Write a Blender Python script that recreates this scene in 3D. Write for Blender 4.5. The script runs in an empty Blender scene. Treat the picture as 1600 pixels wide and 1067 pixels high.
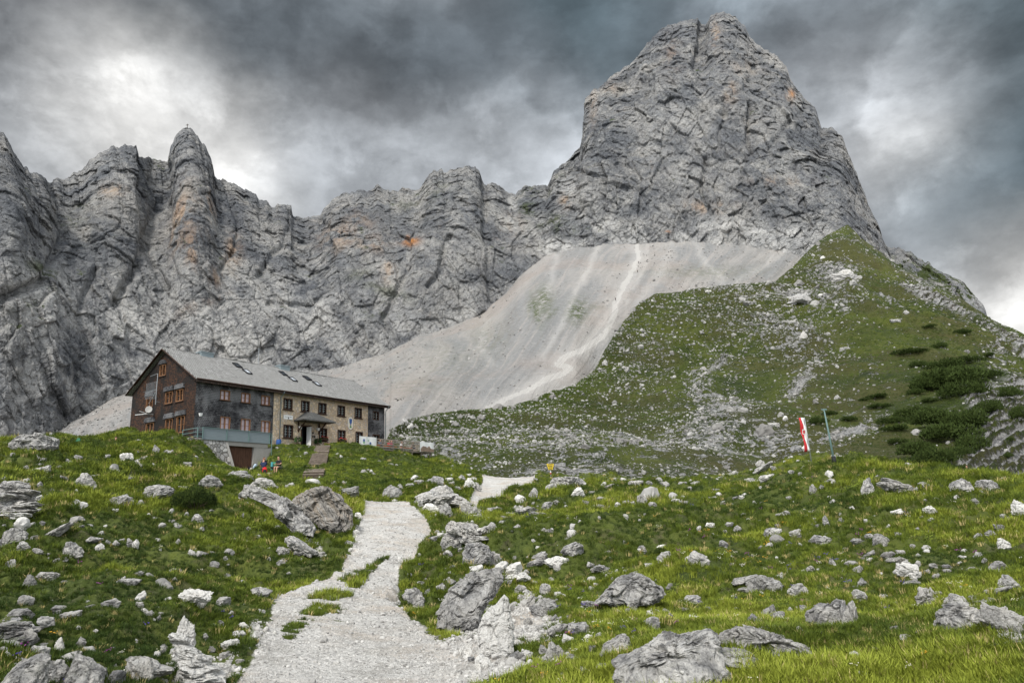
import bpy, bmesh, math, random
import numpy as np
from mathutils import Vector, Matrix, Euler
random.seed(7)
SC = bpy.context.scene
COL = SC.collection

# ------------------------------------------------------------------ camera
PITCH, ROLL, FPX, CAMH = .241, -.0433, 1112.4, 1.6
_F = np.array([0, math.cos(PITCH), math.sin(PITCH)]); _R0 = np.array([1., 0, 0]); _U0 = np.cross(_R0, _F)
_R = math.cos(ROLL)*_R0 + math.sin(ROLL)*_U0
_U = -math.sin(ROLL)*_R0 + math.cos(ROLL)*_U0
CAMP = np.array([0, 0, CAMH])
cd = bpy.data.cameras.new('camera'); cam = bpy.data.objects.new('camera', cd); COL.objects.link(cam)
cd.sensor_width = 36; cd.lens = FPX/1600*36; cd.clip_start = .1; cd.clip_end = 20000
M = Matrix.Identity(4)
for i in range(3):
    M[i][0] = _R[i]; M[i][1] = _U[i]; M[i][2] = -_F[i]; M[i][3] = CAMP[i]
cam.matrix_world = M
SC.camera = cam

def ray(px, py):
    px = np.asarray(px, float)[..., None]; py = np.asarray(py, float)[..., None]
    return _F + _R*(px-800)/FPX - _U*(py-533.5)/FPX
def at(px, py, r):
    """point seen at a pixel of the photograph, r metres away over the ground"""
    d = ray(px, py); h = np.hypot(d[..., 0], d[..., 1])
    return CAMP + d*(np.asarray(r, float)/h)[..., None]
def proj(P):
    d = P-CAMP; z = np.maximum(d@_F, 1e-3)
    return 800+FPX*(d@_R)/z, 533.5-FPX*(d@_U)/z, z

# ------------------------------------------------------------------ node helper
class NT:
    def __init__(s, tree): s.t = tree; s.n = tree.nodes; s.l = tree.links
    def node(s, typ, **k):
        n = s.n.new(typ)
        for a, b in k.items():
            setattr(n, a, b)
        return n
    def put(s, sock, v):
        if v is None: return
        if isinstance(v, bpy.types.NodeSocket): s.l.new(v, sock)
        elif isinstance(v, (tuple, list)) and hasattr(sock.default_value, '__len__') and len(sock.default_value) == 4 and len(v) == 3: sock.default_value = (*v, 1)
        else: sock.default_value = v
    def m(s, op, a, b=None, c=None, clamp=False):
        n = s.node('ShaderNodeMath', operation=op); n.use_clamp = clamp
        for i, v in enumerate((a, b, c)): s.put(n.inputs[i], v)
        return n.outputs[0]
    def vm(s, op, a, b=None, c=None):
        n = s.node('ShaderNodeVectorMath', operation=op)
        s.put(n.inputs[0], a); s.put(n.inputs[1], b)
        if c is not None: s.put(n.inputs['Scale'] if op == 'SCALE' else n.inputs[2], c)
        return n.outputs['Value'] if op in ('DOT_PRODUCT', 'LENGTH', 'DISTANCE') else n.outputs[0]
    def mix(s, f, a, b, mode='MIX'):
        n = s.node('ShaderNodeMix', data_type='RGBA', blend_type=mode)
        s.put(n.inputs[0], f); s.put(n.inputs[6], a); s.put(n.inputs[7], b)
        return n.outputs[2]
    def noise(s, vec, scale, detail=6, rough=.6, dist=0, typ=None, lac=2.0):
        n = s.node('ShaderNodeTexNoise')
        if typ: n.noise_type = typ
        s.put(n.inputs['Vector'], vec); s.put(n.inputs['Scale'], scale); n.inputs['Detail'].default_value = detail
        n.inputs['Roughness'].default_value = rough; n.inputs['Distortion'].default_value = dist; n.inputs['Lacunarity'].default_value = lac
        return n.outputs[0]
    def noisec(s, vec, scale, detail=3):
        n = s.node('ShaderNodeTexNoise'); s.put(n.inputs['Vector'], vec); n.inputs['Scale'].default_value = scale; n.inputs['Detail'].default_value = detail
        return n.outputs['Color']
    def vor(s, vec, scale, feature='F1', out='Distance', rand=1):
        n = s.node('ShaderNodeTexVoronoi', feature=feature); s.put(n.inputs['Vector'], vec); s.put(n.inputs['Scale'], scale)
        n.inputs['Randomness'].default_value = rand
        return n.outputs[out]
    def ramp(s, f, lo, hi, a=0., b=1., smooth=True):
        n = s.node('ShaderNodeMapRange'); n.interpolation_type = 'SMOOTHSTEP' if smooth else 'LINEAR'
        for i, v in enumerate((f, lo, hi, a, b)): s.put(n.inputs[i], v)
        return n.outputs[0]
    def mapping(s, vec, scale=(1, 1, 1), rot=(0, 0, 0), loc=(0, 0, 0)):
        n = s.node('ShaderNodeMapping'); s.put(n.inputs[0], vec)
        n.inputs['Scale'].default_value = scale; n.inputs['Rotation'].default_value = rot; n.inputs['Location'].default_value = loc
        return n.outputs[0]
    def attr(s, name, out='Fac', typ='GEOMETRY'):
        n = s.node('ShaderNodeAttribute', attribute_name=name, attribute_type=typ); return n.outputs[out]
    def bump(s, h, dist, strength=1., normal=None):
        n = s.node('ShaderNodeBump'); s.put(n.inputs['Height'], h); n.inputs['Distance'].default_value = dist
        n.inputs['Strength'].default_value = strength
        if normal: s.put(n.inputs['Normal'], normal)
        return n.outputs[0]
    def pos(s): return s.node('ShaderNodeNewGeometry').outputs['Position']
    def obj(s): return s.node('ShaderNodeTexCoord').outputs['Object']

def material(name, build=None, color=None, rough=.85, metal=0, spec=.3):
    mt = bpy.data.materials.new(name); mt.use_nodes = True
    t = NT(mt.node_tree); b = mt.node_tree.nodes['Principled BSDF']
    b.inputs['Roughness'].default_value = rough; b.inputs['Metallic'].default_value = metal
    b.inputs['Specular IOR Level'].default_value = spec
    if color is not None: b.inputs['Base Color'].default_value = (*color, 1)
    if build:
        c, nrm, *rest = build(t)
        t.put(b.inputs['Base Color'], c)
        if nrm is not None: t.put(b.inputs['Normal'], nrm)
        if rest: t.put(b.inputs['Roughness'], rest[0])
    return mt

# ------------------------------------------------------------------ sky, sun, exposure
SUN_AZ, SUN_EL = math.radians(-22), math.radians(46)     # high behind the left shoulder, veiled by cloud
W = bpy.data.worlds.new('World'); SC.world = W; W.use_nodes = True
t = NT(W.node_tree); W.node_tree.nodes.clear()
sky = t.node('ShaderNodeTexSky', sky_type='NISHITA'); sky.sun_disc = False
sky.sun_elevation = SUN_EL; sky.sun_rotation = SUN_AZ
tc = t.node('ShaderNodeTexCoord').outputs['Generated']
# cloud brightness sampled where the photo shows it (direction, value, tint)
SK = [(0, 0, .150, 0), (100, 40, .23, 0), (170, 125, 1.15, 1), (215, 120, .95, 1), (145, 158, .8, 1), (200, 160, .85, 1), (250, 150, .7, 1), (230, 185, .7, 1), (300, 195, .8, 1), (105, 200, .36, 0), (60, 110, .40, 0), (300, 165, .50, 0), (30, 210, .36, 0), (250, 20, .105, -1), (400, 100, .092, -1),
      (330, 60, .085, -1), (335, 230, 1.0, 1), (370, 258, .95, 1), (440, 250, .55, 0), (480, 190, .36, 0), (540, 120, .155, 0), (500, 30, .13, -1), (620, 60, .105, -1), (700, 110, .125, -1), (600, 210, .30, 0), (520, 300, .48, 0), (700, 200, .35, 0),
      (790, 100, .115, -1), (800, 210, .50, 0), (800, 270, .52, 0), (880, 210, .66, 0), (860, 130, .19, -1), (880, 40, .105, -2), (960, 30, .12, -2), (1010, 10, .16, -1),
      (1180, 20, .20, -1), (1280, 40, .145, -1), (1240, 100, .36, 0), (1330, 130, .58, 0), (1420, 100, .42, 0), (1400, 210, .85, 1), (1330, 200, .6, 0), (1470, 120, .52, 0), (1440, 30, .12, -2), (1560, 30, .085, -2),
      (1560, 130, .085, -2), (1540, 220, .088, -2), (1500, 260, .22, -1), (1370, 310, .55, 0), (1440, 330, .14, -2), (1590, 300, .075, -2), (1520, 370, .10, -2), (1400, 370, .30, 0), (1440, 400, .34, 0), (1580, 410, .42, 1),
      (1580, 460, .72, 1), (1520, 430, .55, 1), (1470, 400, .34, 0), (1640, 480, .70, 1), (1750, 300, .14, -2), (-150, 200, .35, 0), (-150, 0, .16, 0)]
nz = t.noisec(tc, 3.2, 5); nz = t.vm('SUBTRACT', nz, (.5, .5, .5))
nz2 = t.noisec(tc, 9., 8); nz2 = t.vm('SUBTRACT', nz2, (.5, .5, .5))
wd = t.vm('ADD', tc, t.vm('SCALE', nz, c=.10)); wd = t.vm('ADD', wd, t.vm('SCALE', nz2, c=.075))
wd = t.vm('NORMALIZE', wd)
def dirv(px, py):
    d = ray(px, py); d = d/np.linalg.norm(d); return tuple(float(a) for a in d)
TINT = {1: (1.0, .99, .965), 0: (.91, .965, 1.03), -1: (.83, 1.0, 1.15), -2: (.60, .90, 1.07)}
wsum = None; csum = None
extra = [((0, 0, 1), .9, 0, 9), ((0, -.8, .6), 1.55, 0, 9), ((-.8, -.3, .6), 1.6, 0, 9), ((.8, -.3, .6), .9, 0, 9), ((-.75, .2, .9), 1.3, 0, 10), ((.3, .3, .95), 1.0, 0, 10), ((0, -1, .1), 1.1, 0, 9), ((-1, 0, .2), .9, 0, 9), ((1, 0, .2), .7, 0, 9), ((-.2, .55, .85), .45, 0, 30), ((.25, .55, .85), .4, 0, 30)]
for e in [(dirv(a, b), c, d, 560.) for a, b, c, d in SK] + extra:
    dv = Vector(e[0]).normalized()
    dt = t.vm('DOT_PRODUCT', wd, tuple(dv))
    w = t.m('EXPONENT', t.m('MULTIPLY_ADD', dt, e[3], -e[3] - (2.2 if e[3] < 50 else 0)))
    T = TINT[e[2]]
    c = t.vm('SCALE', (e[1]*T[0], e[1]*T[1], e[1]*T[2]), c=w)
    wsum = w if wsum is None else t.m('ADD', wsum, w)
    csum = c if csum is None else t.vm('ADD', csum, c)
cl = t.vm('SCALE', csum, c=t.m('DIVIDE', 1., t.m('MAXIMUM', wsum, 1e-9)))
# wisps: finer structure, stretched along the drifting cloud bands
w1 = t.noise(t.mapping(tc, (1.6, 1.6, 2.6), (0, .35, 0)), 2.2, 10, .6, .15)
w2 = t.noise(t.mapping(tc, (1, 1, 1.6), (0, -.3, 0)), 6.5, 10, .62, .1)
mod = t.m('MULTIPLY', t.ramp(w1, .32, .68, .52, 1.34, False), t.ramp(w2, .33, .67, .80, 1.20, False))
w3 = t.noise(t.vm('ADD', tc, t.vm('SCALE', nz2, c=.10)), 3.4, 12, .56, .0)
w4 = t.noise(t.vm('ADD', t.mapping(tc, (1, 1, 1.7), loc=(4, 2, 1)), t.vm('SCALE', nz2, c=.06)), 6.5, 12, .58, .0)
mod = t.m('MULTIPLY', mod, t.m('MULTIPLY', t.ramp(w3, .455, .535, .86, 1.16), t.ramp(w4, .44, .55, .90, 1.10)))
cl = t.vm('SCALE', cl, c=mod)
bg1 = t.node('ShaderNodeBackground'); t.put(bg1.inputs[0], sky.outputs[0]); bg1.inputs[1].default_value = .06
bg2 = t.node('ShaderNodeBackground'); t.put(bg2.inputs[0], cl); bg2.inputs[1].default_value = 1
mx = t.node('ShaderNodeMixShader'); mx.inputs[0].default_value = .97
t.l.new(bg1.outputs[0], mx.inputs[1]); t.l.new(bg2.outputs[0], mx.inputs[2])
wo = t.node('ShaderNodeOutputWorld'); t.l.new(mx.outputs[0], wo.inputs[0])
W.cycles.sampling_method = 'MANUAL'; W.cycles.sample_map_resolution = 512

sl = bpy.data.lights.new('sun', 'SUN'); sl.energy = 2.8; sl.angle = math.radians(9); sl.color = (1, .96, .9)
sun = bpy.data.objects.new('sun', sl); COL.objects.link(sun)
sd = Vector((math.sin(SUN_AZ)*math.cos(SUN_EL), -math.cos(SUN_AZ)*math.cos(SUN_EL), math.sin(SUN_EL))).normalized()
sun.rotation_euler = sd.to_track_quat('Z', 'Y').to_euler()
sky.sun_rotation = math.atan2(sd.x, sd.y); sky.sun_elevation = math.asin(sd.normalized().z)
SC.view_settings.view_transform = 'Standard'; SC.view_settings.look = 'None'
SC.view_settings.exposure = .33; SC.view_settings.gamma = 1
SC.cycles.max_bounces = 5; SC.cycles.diffuse_bounces = 3; SC.cycles.transparent_max_bounces = 6

# ------------------------------------------------------------------ numpy noise
def _hash(ix, iy, iz, seed):
    with np.errstate(over='ignore'):
        h = (ix.astype(np.uint32)*np.uint32(374761393)) ^ (iy.astype(np.uint32)*np.uint32(668265263)) ^ (iz.astype(np.uint32)*np.uint32(2147483647-19)) ^ np.uint32((seed*2654435761) & 0xffffffff)
        h = (h ^ (h >> np.uint32(13)))*np.uint32(1274126177)
        h = (h ^ (h >> np.uint32(16)))*np.uint32(2246822519)
        h = h ^ (h >> np.uint32(13))
    return h
def _h01(ix, iy, iz, seed): return (_hash(ix, iy, iz, seed) & np.uint32(0xffffff)).astype(np.float32)/np.float32(0xffffff)
def vnoise(P, seed=0):
    F0 = np.floor(P); f = (P-F0).astype(np.float32); I = F0.astype(np.int64)
    f = f*f*f*(f*(f*6-15)+10)
    r = 0
    for a in (0, 1):
        for b in (0, 1):
            for c in (0, 1):
                w = (f[..., 0] if a else 1-f[..., 0])*(f[..., 1] if b else 1-f[..., 1])*(f[..., 2] if c else 1-f[..., 2])
                r = r + w*_h01(I[..., 0]+a, I[..., 1]+b, I[..., 2]+c, seed)
    return r*2-1
def fbm(P, oct=5, gain=.5, lac=2.03, seed=0, ridged=False):
    s = 0; a = 1; n = 0
    for o in range(oct):
        v = vnoise(P, seed+o*17)
        if ridged: v = 1-2*np.abs(v)
        s = s+a*v; n += a; a *= gain; P = P*lac+13.7
    return s/n
def facets(P, seed=0, tilt=1.):
    """planar blocks: each cell carries its own tilted plane; returns (height, distance to the crack)"""
    F0 = np.floor(P).astype(np.int64); sh = P.shape[:-1]
    d1 = np.full(sh, 9., np.float32); d2 = np.full(sh, 9., np.float32); H = np.zeros(sh, np.float32)
    for a in (-1, 0, 1):
        for b in (-1, 0, 1):
            for c in (-1, 0, 1):
                ix, iy, iz = F0[..., 0]+a, F0[..., 1]+b, F0[..., 2]+c
                h = _hash(ix, iy, iz, seed)
                q = [(h >> np.uint32(s) & np.uint32(0x3ff)).astype(np.float32)/1023. for s in (0, 10, 20)]
                dx = P[..., 0]-ix-q[0]; dy = P[..., 1]-iy-q[1]; dz = P[..., 2]-iz-q[2]
                d = (dx*dx+dy*dy+dz*dz).astype(np.float32)
                g = _hash(ix, iy, iz, seed+5)
                n = [((g >> np.uint32(s) & np.uint32(0x3ff)).astype(np.float32)/1023.-.5) for s in (0, 10, 20)]
                hh = (tilt*2*(dx*n[0]+dy*n[1]+dz*n[2]) + (q[0]+q[1]-1)*.5).astype(np.float32)
                m = d < d1
                d2 = np.where(m, d1, np.minimum(d2, d)); H = np.where(m, hh, H); d1 = np.where(m, d, d1)
    return H, np.sqrt(d2)-np.sqrt(d1)
def sstep(x, a, b):
    x = np.clip((x-a)/(b-a), 0, 1); return x*x*(3-2*x)

# ------------------------------------------------------------------ mesh helpers
def tagp(o, label=None, cat=None, group=None, kind=None):
    if label: o['label'] = label
    if cat: o['category'] = cat
    if group: o['group'] = group
    if kind: o['kind'] = kind
    return o
def mesh_obj(name, V, Fc, mat, parent=None, smooth=False, attrs=None, fmat=None, mats=None):
    """V (n,3), Fc list of polys or (m,4) array"""
    me = bpy.data.meshes.new(name)
    V = np.asarray(V, np.float32)
    if isinstance(Fc, np.ndarray):
        n = len(Fc); k = Fc.shape[1]
        me.vertices.add(len(V)); me.vertices.foreach_set('co', V.ravel())
        me.loops.add(n*k); me.loops.foreach_set('vertex_index', Fc.astype(np.int32).ravel())
        me.polygons.add(n); me.polygons.foreach_set('loop_start', np.arange(n, dtype=np.int32)*k)
        me.update(calc_edges=True)
    else:
        me.from_pydata([tuple(map(float, v)) for v in V], [], Fc)
    if smooth: me.polygons.foreach_set('use_smooth', np.ones(len(me.polygons), bool))
    for k_, a in (attrs or {}).items():
        at_ = me.attributes.new(k_, 'FLOAT', 'POINT'); at_.data.foreach_set('value', np.asarray(a, np.float32).ravel())
    for m_ in (mats or [mat]): me.materials.append(m_)
    if fmat is not None: me.polygons.foreach_set('material_index', np.asarray(fmat, np.int32))
    me.update()
    o = bpy.data.objects.new(name, me); COL.objects.link(o)
    if parent: o.parent = parent
    return o
def grid_faces(nr, nc):
    i = np.arange((nr-1)*(nc-1)); r = i//(nc-1); c = i % (nc-1); a = r*nc+c
    return np.stack([a, a+1, a+nc+1, a+nc], 1)
def split_objs(specs, V, Fq, fid, attrs):
    """one sheet cut into several objects along face borders: specs = [(name, mat, kind)]"""
    out = []
    for k, (nm, mt, kd) in enumerate(specs):
        f = Fq[fid == k]; used = np.unique(f); mp = np.full(len(V), -1, np.int64); mp[used] = np.arange(len(used))
        o = mesh_obj(nm, V[used], mp[f], mt, smooth=True, attrs={a: np.asarray(b)[used] for a, b in attrs.items()})
        o['kind'] = kd; out.append(o)
    return out
class MB:
    """collects boxes, bars, prisms and tubes into one mesh"""
    def __init__(s): s.v = []; s.f = []
    def add(s, v, f):
        n = len(s.v); s.v += [tuple(map(float, a)) for a in v]; s.f += [tuple(i+n for i in q) for q in f]; return s
    def box(s, x0, x1, y0, y1, z0, z1):
        return s.add([(x0, y0, z0), (x1, y0, z0), (x1, y1, z0), (x0, y1, z0), (x0, y0, z1), (x1, y0, z1), (x1, y1, z1), (x0, y1, z1)],
                     [(0, 3, 2, 1), (4, 5, 6, 7), (0, 1, 5, 4), (1, 2, 6, 5), (2, 3, 7, 6), (3, 0, 4, 7)])
    def bar(s, a, b, w, h=None, up=(0, 0, 1)):
        a = Vector(a); b = Vector(b); h = h or w; d = (b-a).normalized(); up = Vector(up)
        if abs(d.dot(up)) > .98: up = Vector((1, 0, 0))
        x = d.cross(up).normalized()*w/2; y = x.cross(d).normalized()*h/2
        return s.add([a-x-y, a+x-y, a+x+y, a-x+y, b-x-y, b+x-y, b+x+y, b-x+y],
                     [(0, 3, 2, 1), (4, 5, 6, 7), (0, 1, 5, 4), (1, 2, 6, 5), (2, 3, 7, 6), (3, 0, 4, 7)])
    def tube(s, pts, rad, n=8, cap=True):
        pts = [Vector(p) for p in pts]; rads = rad if isinstance(rad, (list, tuple)) else [rad]*len(pts)
        base = len(s.v); x = None
        for i, p in enumerate(pts):
            d = (pts[min(i+1, len(pts)-1)]-pts[max(i-1, 0)]).normalized()
            if x is None:
                x = d.orthogonal().normalized()
            x = (x-d*x.dot(d)).normalized(); y = d.cross(x)
            for k in range(n):
                a = 2*math.pi*k/n; s.v.append(tuple(p+(x*math.cos(a)+y*math.sin(a))*rads[i]))
        for i in range(len(pts)-1):
            for k in range(n):
                a = base+i*n+k; b = base+i*n+(k+1) % n; s.f.append((a, b, b+n, a+n))
        if cap:
            s.f.append(tuple(base+k for k in reversed(range(n)))); s.f.append(tuple(base+(len(pts)-1)*n+k for k in range(n)))
        return s
    def prism(s, pts, y0, y1, ax='y'):
        """polygon in the x-z plane pushed along y (or along x when ax='x')"""
        n = len(pts)
        f = (lambda p, q: (p[0], q, p[1])) if ax == 'y' else ((lambda p, q: (q, p[0], p[1])) if ax == 'x' else (lambda p, q: (p[0], p[1], q)))
        return s.add([f(p, y0) for p in pts]+[f(p, y1) for p in pts],
                     [tuple(range(n)), tuple(reversed(range(n, 2*n)))]+[(i, (i+n), (i+1) % n+n, (i+1) % n) for i in range(n)])
    def build(s, name, mat, parent=None, smooth=False, bevel=0):
        me = bpy.data.meshes.new(name); me.from_pydata(s.v, [], s.f)
        bm = bmesh.new(); bm.from_mesh(me); bmesh.ops.recalc_face_normals(bm, faces=bm.faces); bm.to_mesh(me); bm.free()
        if smooth: me.polygons.foreach_set('use_smooth', np.ones(len(me.polygons), bool))
        me.materials.append(mat)
        o = bpy.data.objects.new(name, me); COL.objects.link(o)
        if parent: o.parent = parent
        if bevel:
            b = o.modifiers.new('bevel', 'BEVEL'); b.width = bevel; b.segments = 1
        return o
def thing(name, label, cat, loc=(0, 0, 0), rz=0, group=None):
    o = bpy.data.objects.new(name, None); COL.objects.link(o); o.empty_display_size = .3
    o.location = tuple(map(float, loc)); o.rotation_euler = (0, 0, rz)
    return tagp(o, label, cat, group)
# ------------------------------------------------------------------ terrain materials
def rock_colour(t, P, s, pale=0.0, lichen=.5):
    """weathered limestone; s = size of the features in metres"""
    big = t.noise(P, .35/s, 4, .6); mid = t.noise(P, 1.6/s, 8, .68, .3); fine = t.noise(P, 9/s, 6, .7)
    c = t.mix(t.ramp(mid, .40, .60), (.15, .15, .155), (.50, .49, .47))
    c = t.mix(t.ramp(big, .35, .7), c, t.mix(.6, c, (.30, .285, .262)))
    c = t.mix(t.m('MULTIPLY', t.ramp(fine, .35, .8), .5), c, (.46, .455, .44))
    c = t.mix(t.m('MULTIPLY', t.ramp(fine, .46, .33), lichen), c, (.05, .052, .055))
    if pale: c = t.mix(pale, c, (.62, .60, .55))
    return c, mid, fine
def cliff_build(t):
    P = t.pos()
    Pw = t.vm('ADD', P, t.vm('SCALE', t.noisec(P, .02, 3), c=14.))
    Ps = t.mapping(t.mapping(Pw, (1, 1, 1), (0, .6, 0)), (1, .6, .25)); Pt = t.mapping(t.mapping(Pw, (1, 1, 1), (0, -.6, 0)), (1, .6, .25))
    big = t.noise(Pw, .011, 5, .6); mid = t.noise(Ps, .06, 10, .74, .3); mid2 = t.noise(Pt, .09, 9, .74, .3); fine = t.noise(t.mapping(Pw, (1, .7, .5)), .40, 7, .75)
    mid = t.m('MULTIPLY_ADD', mid2, .5, t.m('MULTIPLY', mid, .5)); micro = t.noise(P, 1.1, 5, .8)
    c = t.mix(t.ramp(mid, .41, .60), (.245, .252, .265), (.50, .495, .48))
    c = t.mix(t.ramp(big, .42, .66), c, t.mix(.5, c, (.50, .475, .44)))
    c = t.mix(t.m('MULTIPLY', t.ramp(fine, .50, .74), .60), c, (.64, .63, .61))
    c = t.mix(t.m('MULTIPLY', t.ramp(fine, .46, .28), .75), c, (.12, .125, .135))
    c = t.mix(t.m('MULTIPLY', t.ramp(micro, .50, .38), .55), c, (.13, .135, .145)); c = t.mix(t.m('MULTIPLY', t.ramp(micro, .52, .66), .4), c, (.66, .65, .62))
    lob = t.noise(Pw, .028, 7, .7, .6); c = t.mix(1, c, t.mix(t.ramp(lob, .40, .60), (.37, .385, .41), (.74, .725, .70)), 'MULTIPLY')
    # water streaks and rust stains
    st = t.noise(t.mapping(P, (.16, .16, .018)), 1., 5, .6)
    c = t.mix(t.m('MULTIPLY', t.ramp(st, .52, .68), .35), c, (.10, .105, .115))
    stain = t.attr('stain'); rs = t.noise(t.mapping(P, (.12, .12, .028), loc=(9, 4, 2)), 1., 5, .65)
    sm = t.m('MULTIPLY', stain, t.ramp(rs, .40, .62))
    sm = t.m('ADD', sm, t.m('MULTIPLY', t.ramp(rs, .63, .75), t.m('MULTIPLY', t.ramp(big, .42, .6), .35)))
    c = t.mix(t.m('MINIMUM', sm, .85), c, t.mix(t.ramp(mid, .4, .6), (.36, .235, .15), (.46, .36, .27)))
    c = t.mix(t.m('MULTIPLY', t.attr('rust'), t.ramp(rs, .38, .55)), c, (.47, .20, .06))
    pl = t.m('MULTIPLY', t.attr('pale'), t.ramp(mid, .40, .58))
    c = t.mix(t.m('MULTIPLY', pl, .85), c, (.60, .585, .555))
    # grass on ledges
    gz = t.node('ShaderNodeSeparateXYZ'); t.l.new(t.node('ShaderNodeNewGeometry').outputs['Normal'], gz.inputs[0])
    gn = t.noise(Pw, .06, 6, .7)
    gm = t.m('ADD', t.m('MULTIPLY', t.ramp(gz.outputs[2], .40, .66), t.ramp(gn, .62, .68)), t.m('MULTIPLY', t.attr('green'), t.ramp(t.noise(Pw, .11, 6, .7), .48, .54)))
    c = t.mix(t.m('MINIMUM', gm, 1.), c, t.mix(fine, (.018, .03, .008), (.075, .095, .022)))
    cr = t.vor(Ps, .10, 'DISTANCE_TO_EDGE'); cr2 = t.vor(Pw, .35, 'DISTANCE_TO_EDGE')
    c = t.mix(t.m('MULTIPLY', t.ramp(cr, .05, 0), t.m('MULTIPLY', t.ramp(big, .6, .4), .55)), c, (.05, .052, .058))
    h = t.m('ADD', t.m('MULTIPLY', mid, 4.), t.m('MULTIPLY', t.ramp(cr, 0, .12), .8))
    h = t.m('ADD', h, t.m('MULTIPLY', t.ramp(cr2, 0, .15), .35))
    h = t.m('ADD', h, t.m('MULTIPLY', fine, 1.6))
    return c, t.bump(h, 1.5, 1.), .95
def scree_build(t):
    P = t.pos()
    u = t.attr('flow'); v = t.attr('down'); cx = t.node('ShaderNodeCombineXYZ'); t.l.new(u, cx.inputs[0]); t.l.new(v, cx.inputs[1])
    F = t.vm('ADD', cx.outputs[0], t.vm('SCALE', t.noisec(P, .010, 2), c=1.2))
    st = t.noise(t.mapping(F, (1.3, .5, 1)), 1.2, 5, .55); st2 = t.noise(t.mapping(F, (4.5, .55, 1)), 1.4, 5, .6)
    grain = t.noise(P, 1.1, 6, .75); patch = t.noise(P, .018, 5, .55)
    c = t.mix(t.ramp(st, .36, .64), (.20, .20, .196), (.295, .277, .255))
    c = t.mix(t.m('MULTIPLY', t.ramp(st2, .51, .62), .55), c, (.31, .285, .262))
    c = t.mix(t.m('MULTIPLY', t.ramp(st2, .46, .36), .5), c, (.19, .178, .162))
    c = t.mix(t.m('MULTIPLY', t.ramp(patch, .50, .62), .4), c, (.26, .215, .185))
    c = t.mix(t.m('MULTIPLY', t.ramp(t.noise(P, .35, 6, .8), .50, .62), .35), c, (.36, .345, .325)); c = t.mix(t.m('MULTIPLY', t.ramp(t.noise(P, .22, 7, .8), .46, .36), .4), c, (.12, .115, .105))
    c = t.mix(t.m('MULTIPLY', t.ramp(grain, .55, .75), .5), c, (.36, .35, .335))
    c = t.mix(t.m('MULTIPLY', t.ramp(grain, .45, .28), .55), c, (.10, .098, .094))
    c = t.mix(t.m('MINIMUM', t.m('MULTIPLY', t.attr('pale'), .8), 1.), c, t.mix(grain, (.38, .36, .335), (.52, .50, .47)))
    g = t.m('MULTIPLY', t.attr('green'), t.ramp(t.noise(P, .28, 8, .85), .47, .50))
    c = t.mix(g, c, t.mix(grain, (.02, .032, .008), (.09, .11, .03)))
    h = t.m('ADD', t.m('MULTIPLY', grain, .9), t.m('MULTIPLY', st2, .9))
    return c, t.bump(h, 1.2, .8), .95
def grass_colour(t, P, s):
    n1 = t.noise(P, .25/s, 5, .6); n2 = t.noise(P, 1.7/s, 6, .7); n3 = t.noise(P, 9/s, 4, .7)
    c = t.mix(t.ramp(n1, .36, .64), (.056, .076, .010), (.135, .150, .022))
    c = t.mix(t.m('MULTIPLY', t.ramp(n2, .52, .68), .55), c, (.20, .198, .040))
    c = t.mix(t.m('MULTIPLY', t.ramp(n2, .46, .32), .65), c, (.020, .034, .008))
    c = t.mix(t.m('MULTIPLY', t.ramp(n3, .45, .30), .55), c, (.014, .022, .007))
    return c, n1, n2, n3
def hill_build(t):
    P = t.pos()
    c, n1, n2, n3 = grass_colour(t, P, 7.)
    c = t.mix(t.m('MULTIPLY', t.ramp(t.noise(P, .028, 5, .6), .45, .58), .7), c, (.105, .092, .030))
    c = t.mix(1, c, (.58, .64, .54), 'MULTIPLY')
    Pw = t.vm('ADD', P, t.vm('SCALE', t.noisec(P, .06, 3), c=5.))
    # broken limestone between the turf
    rk = t.noise(Pw, .30, 7, .78); rk2 = t.noise(P, 1.1, 5, .8)
    ro = t.attr('rocky')
    thr = t.m('MULTIPLY_ADD', ro, -.15, .60)
    m1 = t.ramp(t.m('SUBTRACT', rk, thr), 0, .03); m2 = t.ramp(t.m('SUBTRACT', rk2, t.m('MULTIPLY_ADD', ro, -.13, .635)), 0, .025)
    # tilted strata
    S = t.mapping(t.vm('ADD', P, t.vm('SCALE', t.noisec(P, .04, 4), c=6.)), (1, 1, 1), (0, 0, 0))
    band = t.attr('band'); sb = t.m('ADD', t.m('SINE', t.m('MULTIPLY', band, 6.2832)), t.m('MULTIPLY_ADD', rk2, 2.4, -1.2))
    m3 = t.m('MULTIPLY', t.ramp(t.attr('strata'), .25, .7), t.ramp(sb, -1., -.7))
    m = t.m('MAXIMUM', t.m('MAXIMUM', m1, m2), m3)
    rc = t.mix(t.ramp(t.noise(P, 1.6, 6, .75), .36, .62), (.13, .132, .135), (.42, .41, .39))
    rc = t.mix(t.m('MULTIPLY', t.ramp(sb, -.35, -.9), t.attr('strata')), rc, (.07, .065, .05))
    c = t.mix(m, c, rc)
    gr = t.attr('gravel'); gm = t.ramp(t.m('ADD', gr, t.m('MULTIPLY_ADD', rk2, .9, -.45)), .42, .6)
    c = t.mix(gm, c, t.mix(t.noise(P, 2.5, 4, .8), (.22, .21, .20), (.48, .46, .43)))
    br = t.m('MULTIPLY', t.attr('brown'), t.ramp(n2, .4, .6))
    c = t.mix(t.m('MULTIPLY', br, .6), c, (.11, .085, .04))
    h = t.m('ADD', t.m('MULTIPLY', rk, 2.5), t.m('MULTIPLY', m, .9)); h = t.m('ADD', h, t.m('MULTIPLY', rk2, .6))
    h = t.m('ADD', h, t.m('MULTIPLY', n2, 1.5))
    return c, t.bump(h, 1., .9), .95
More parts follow.
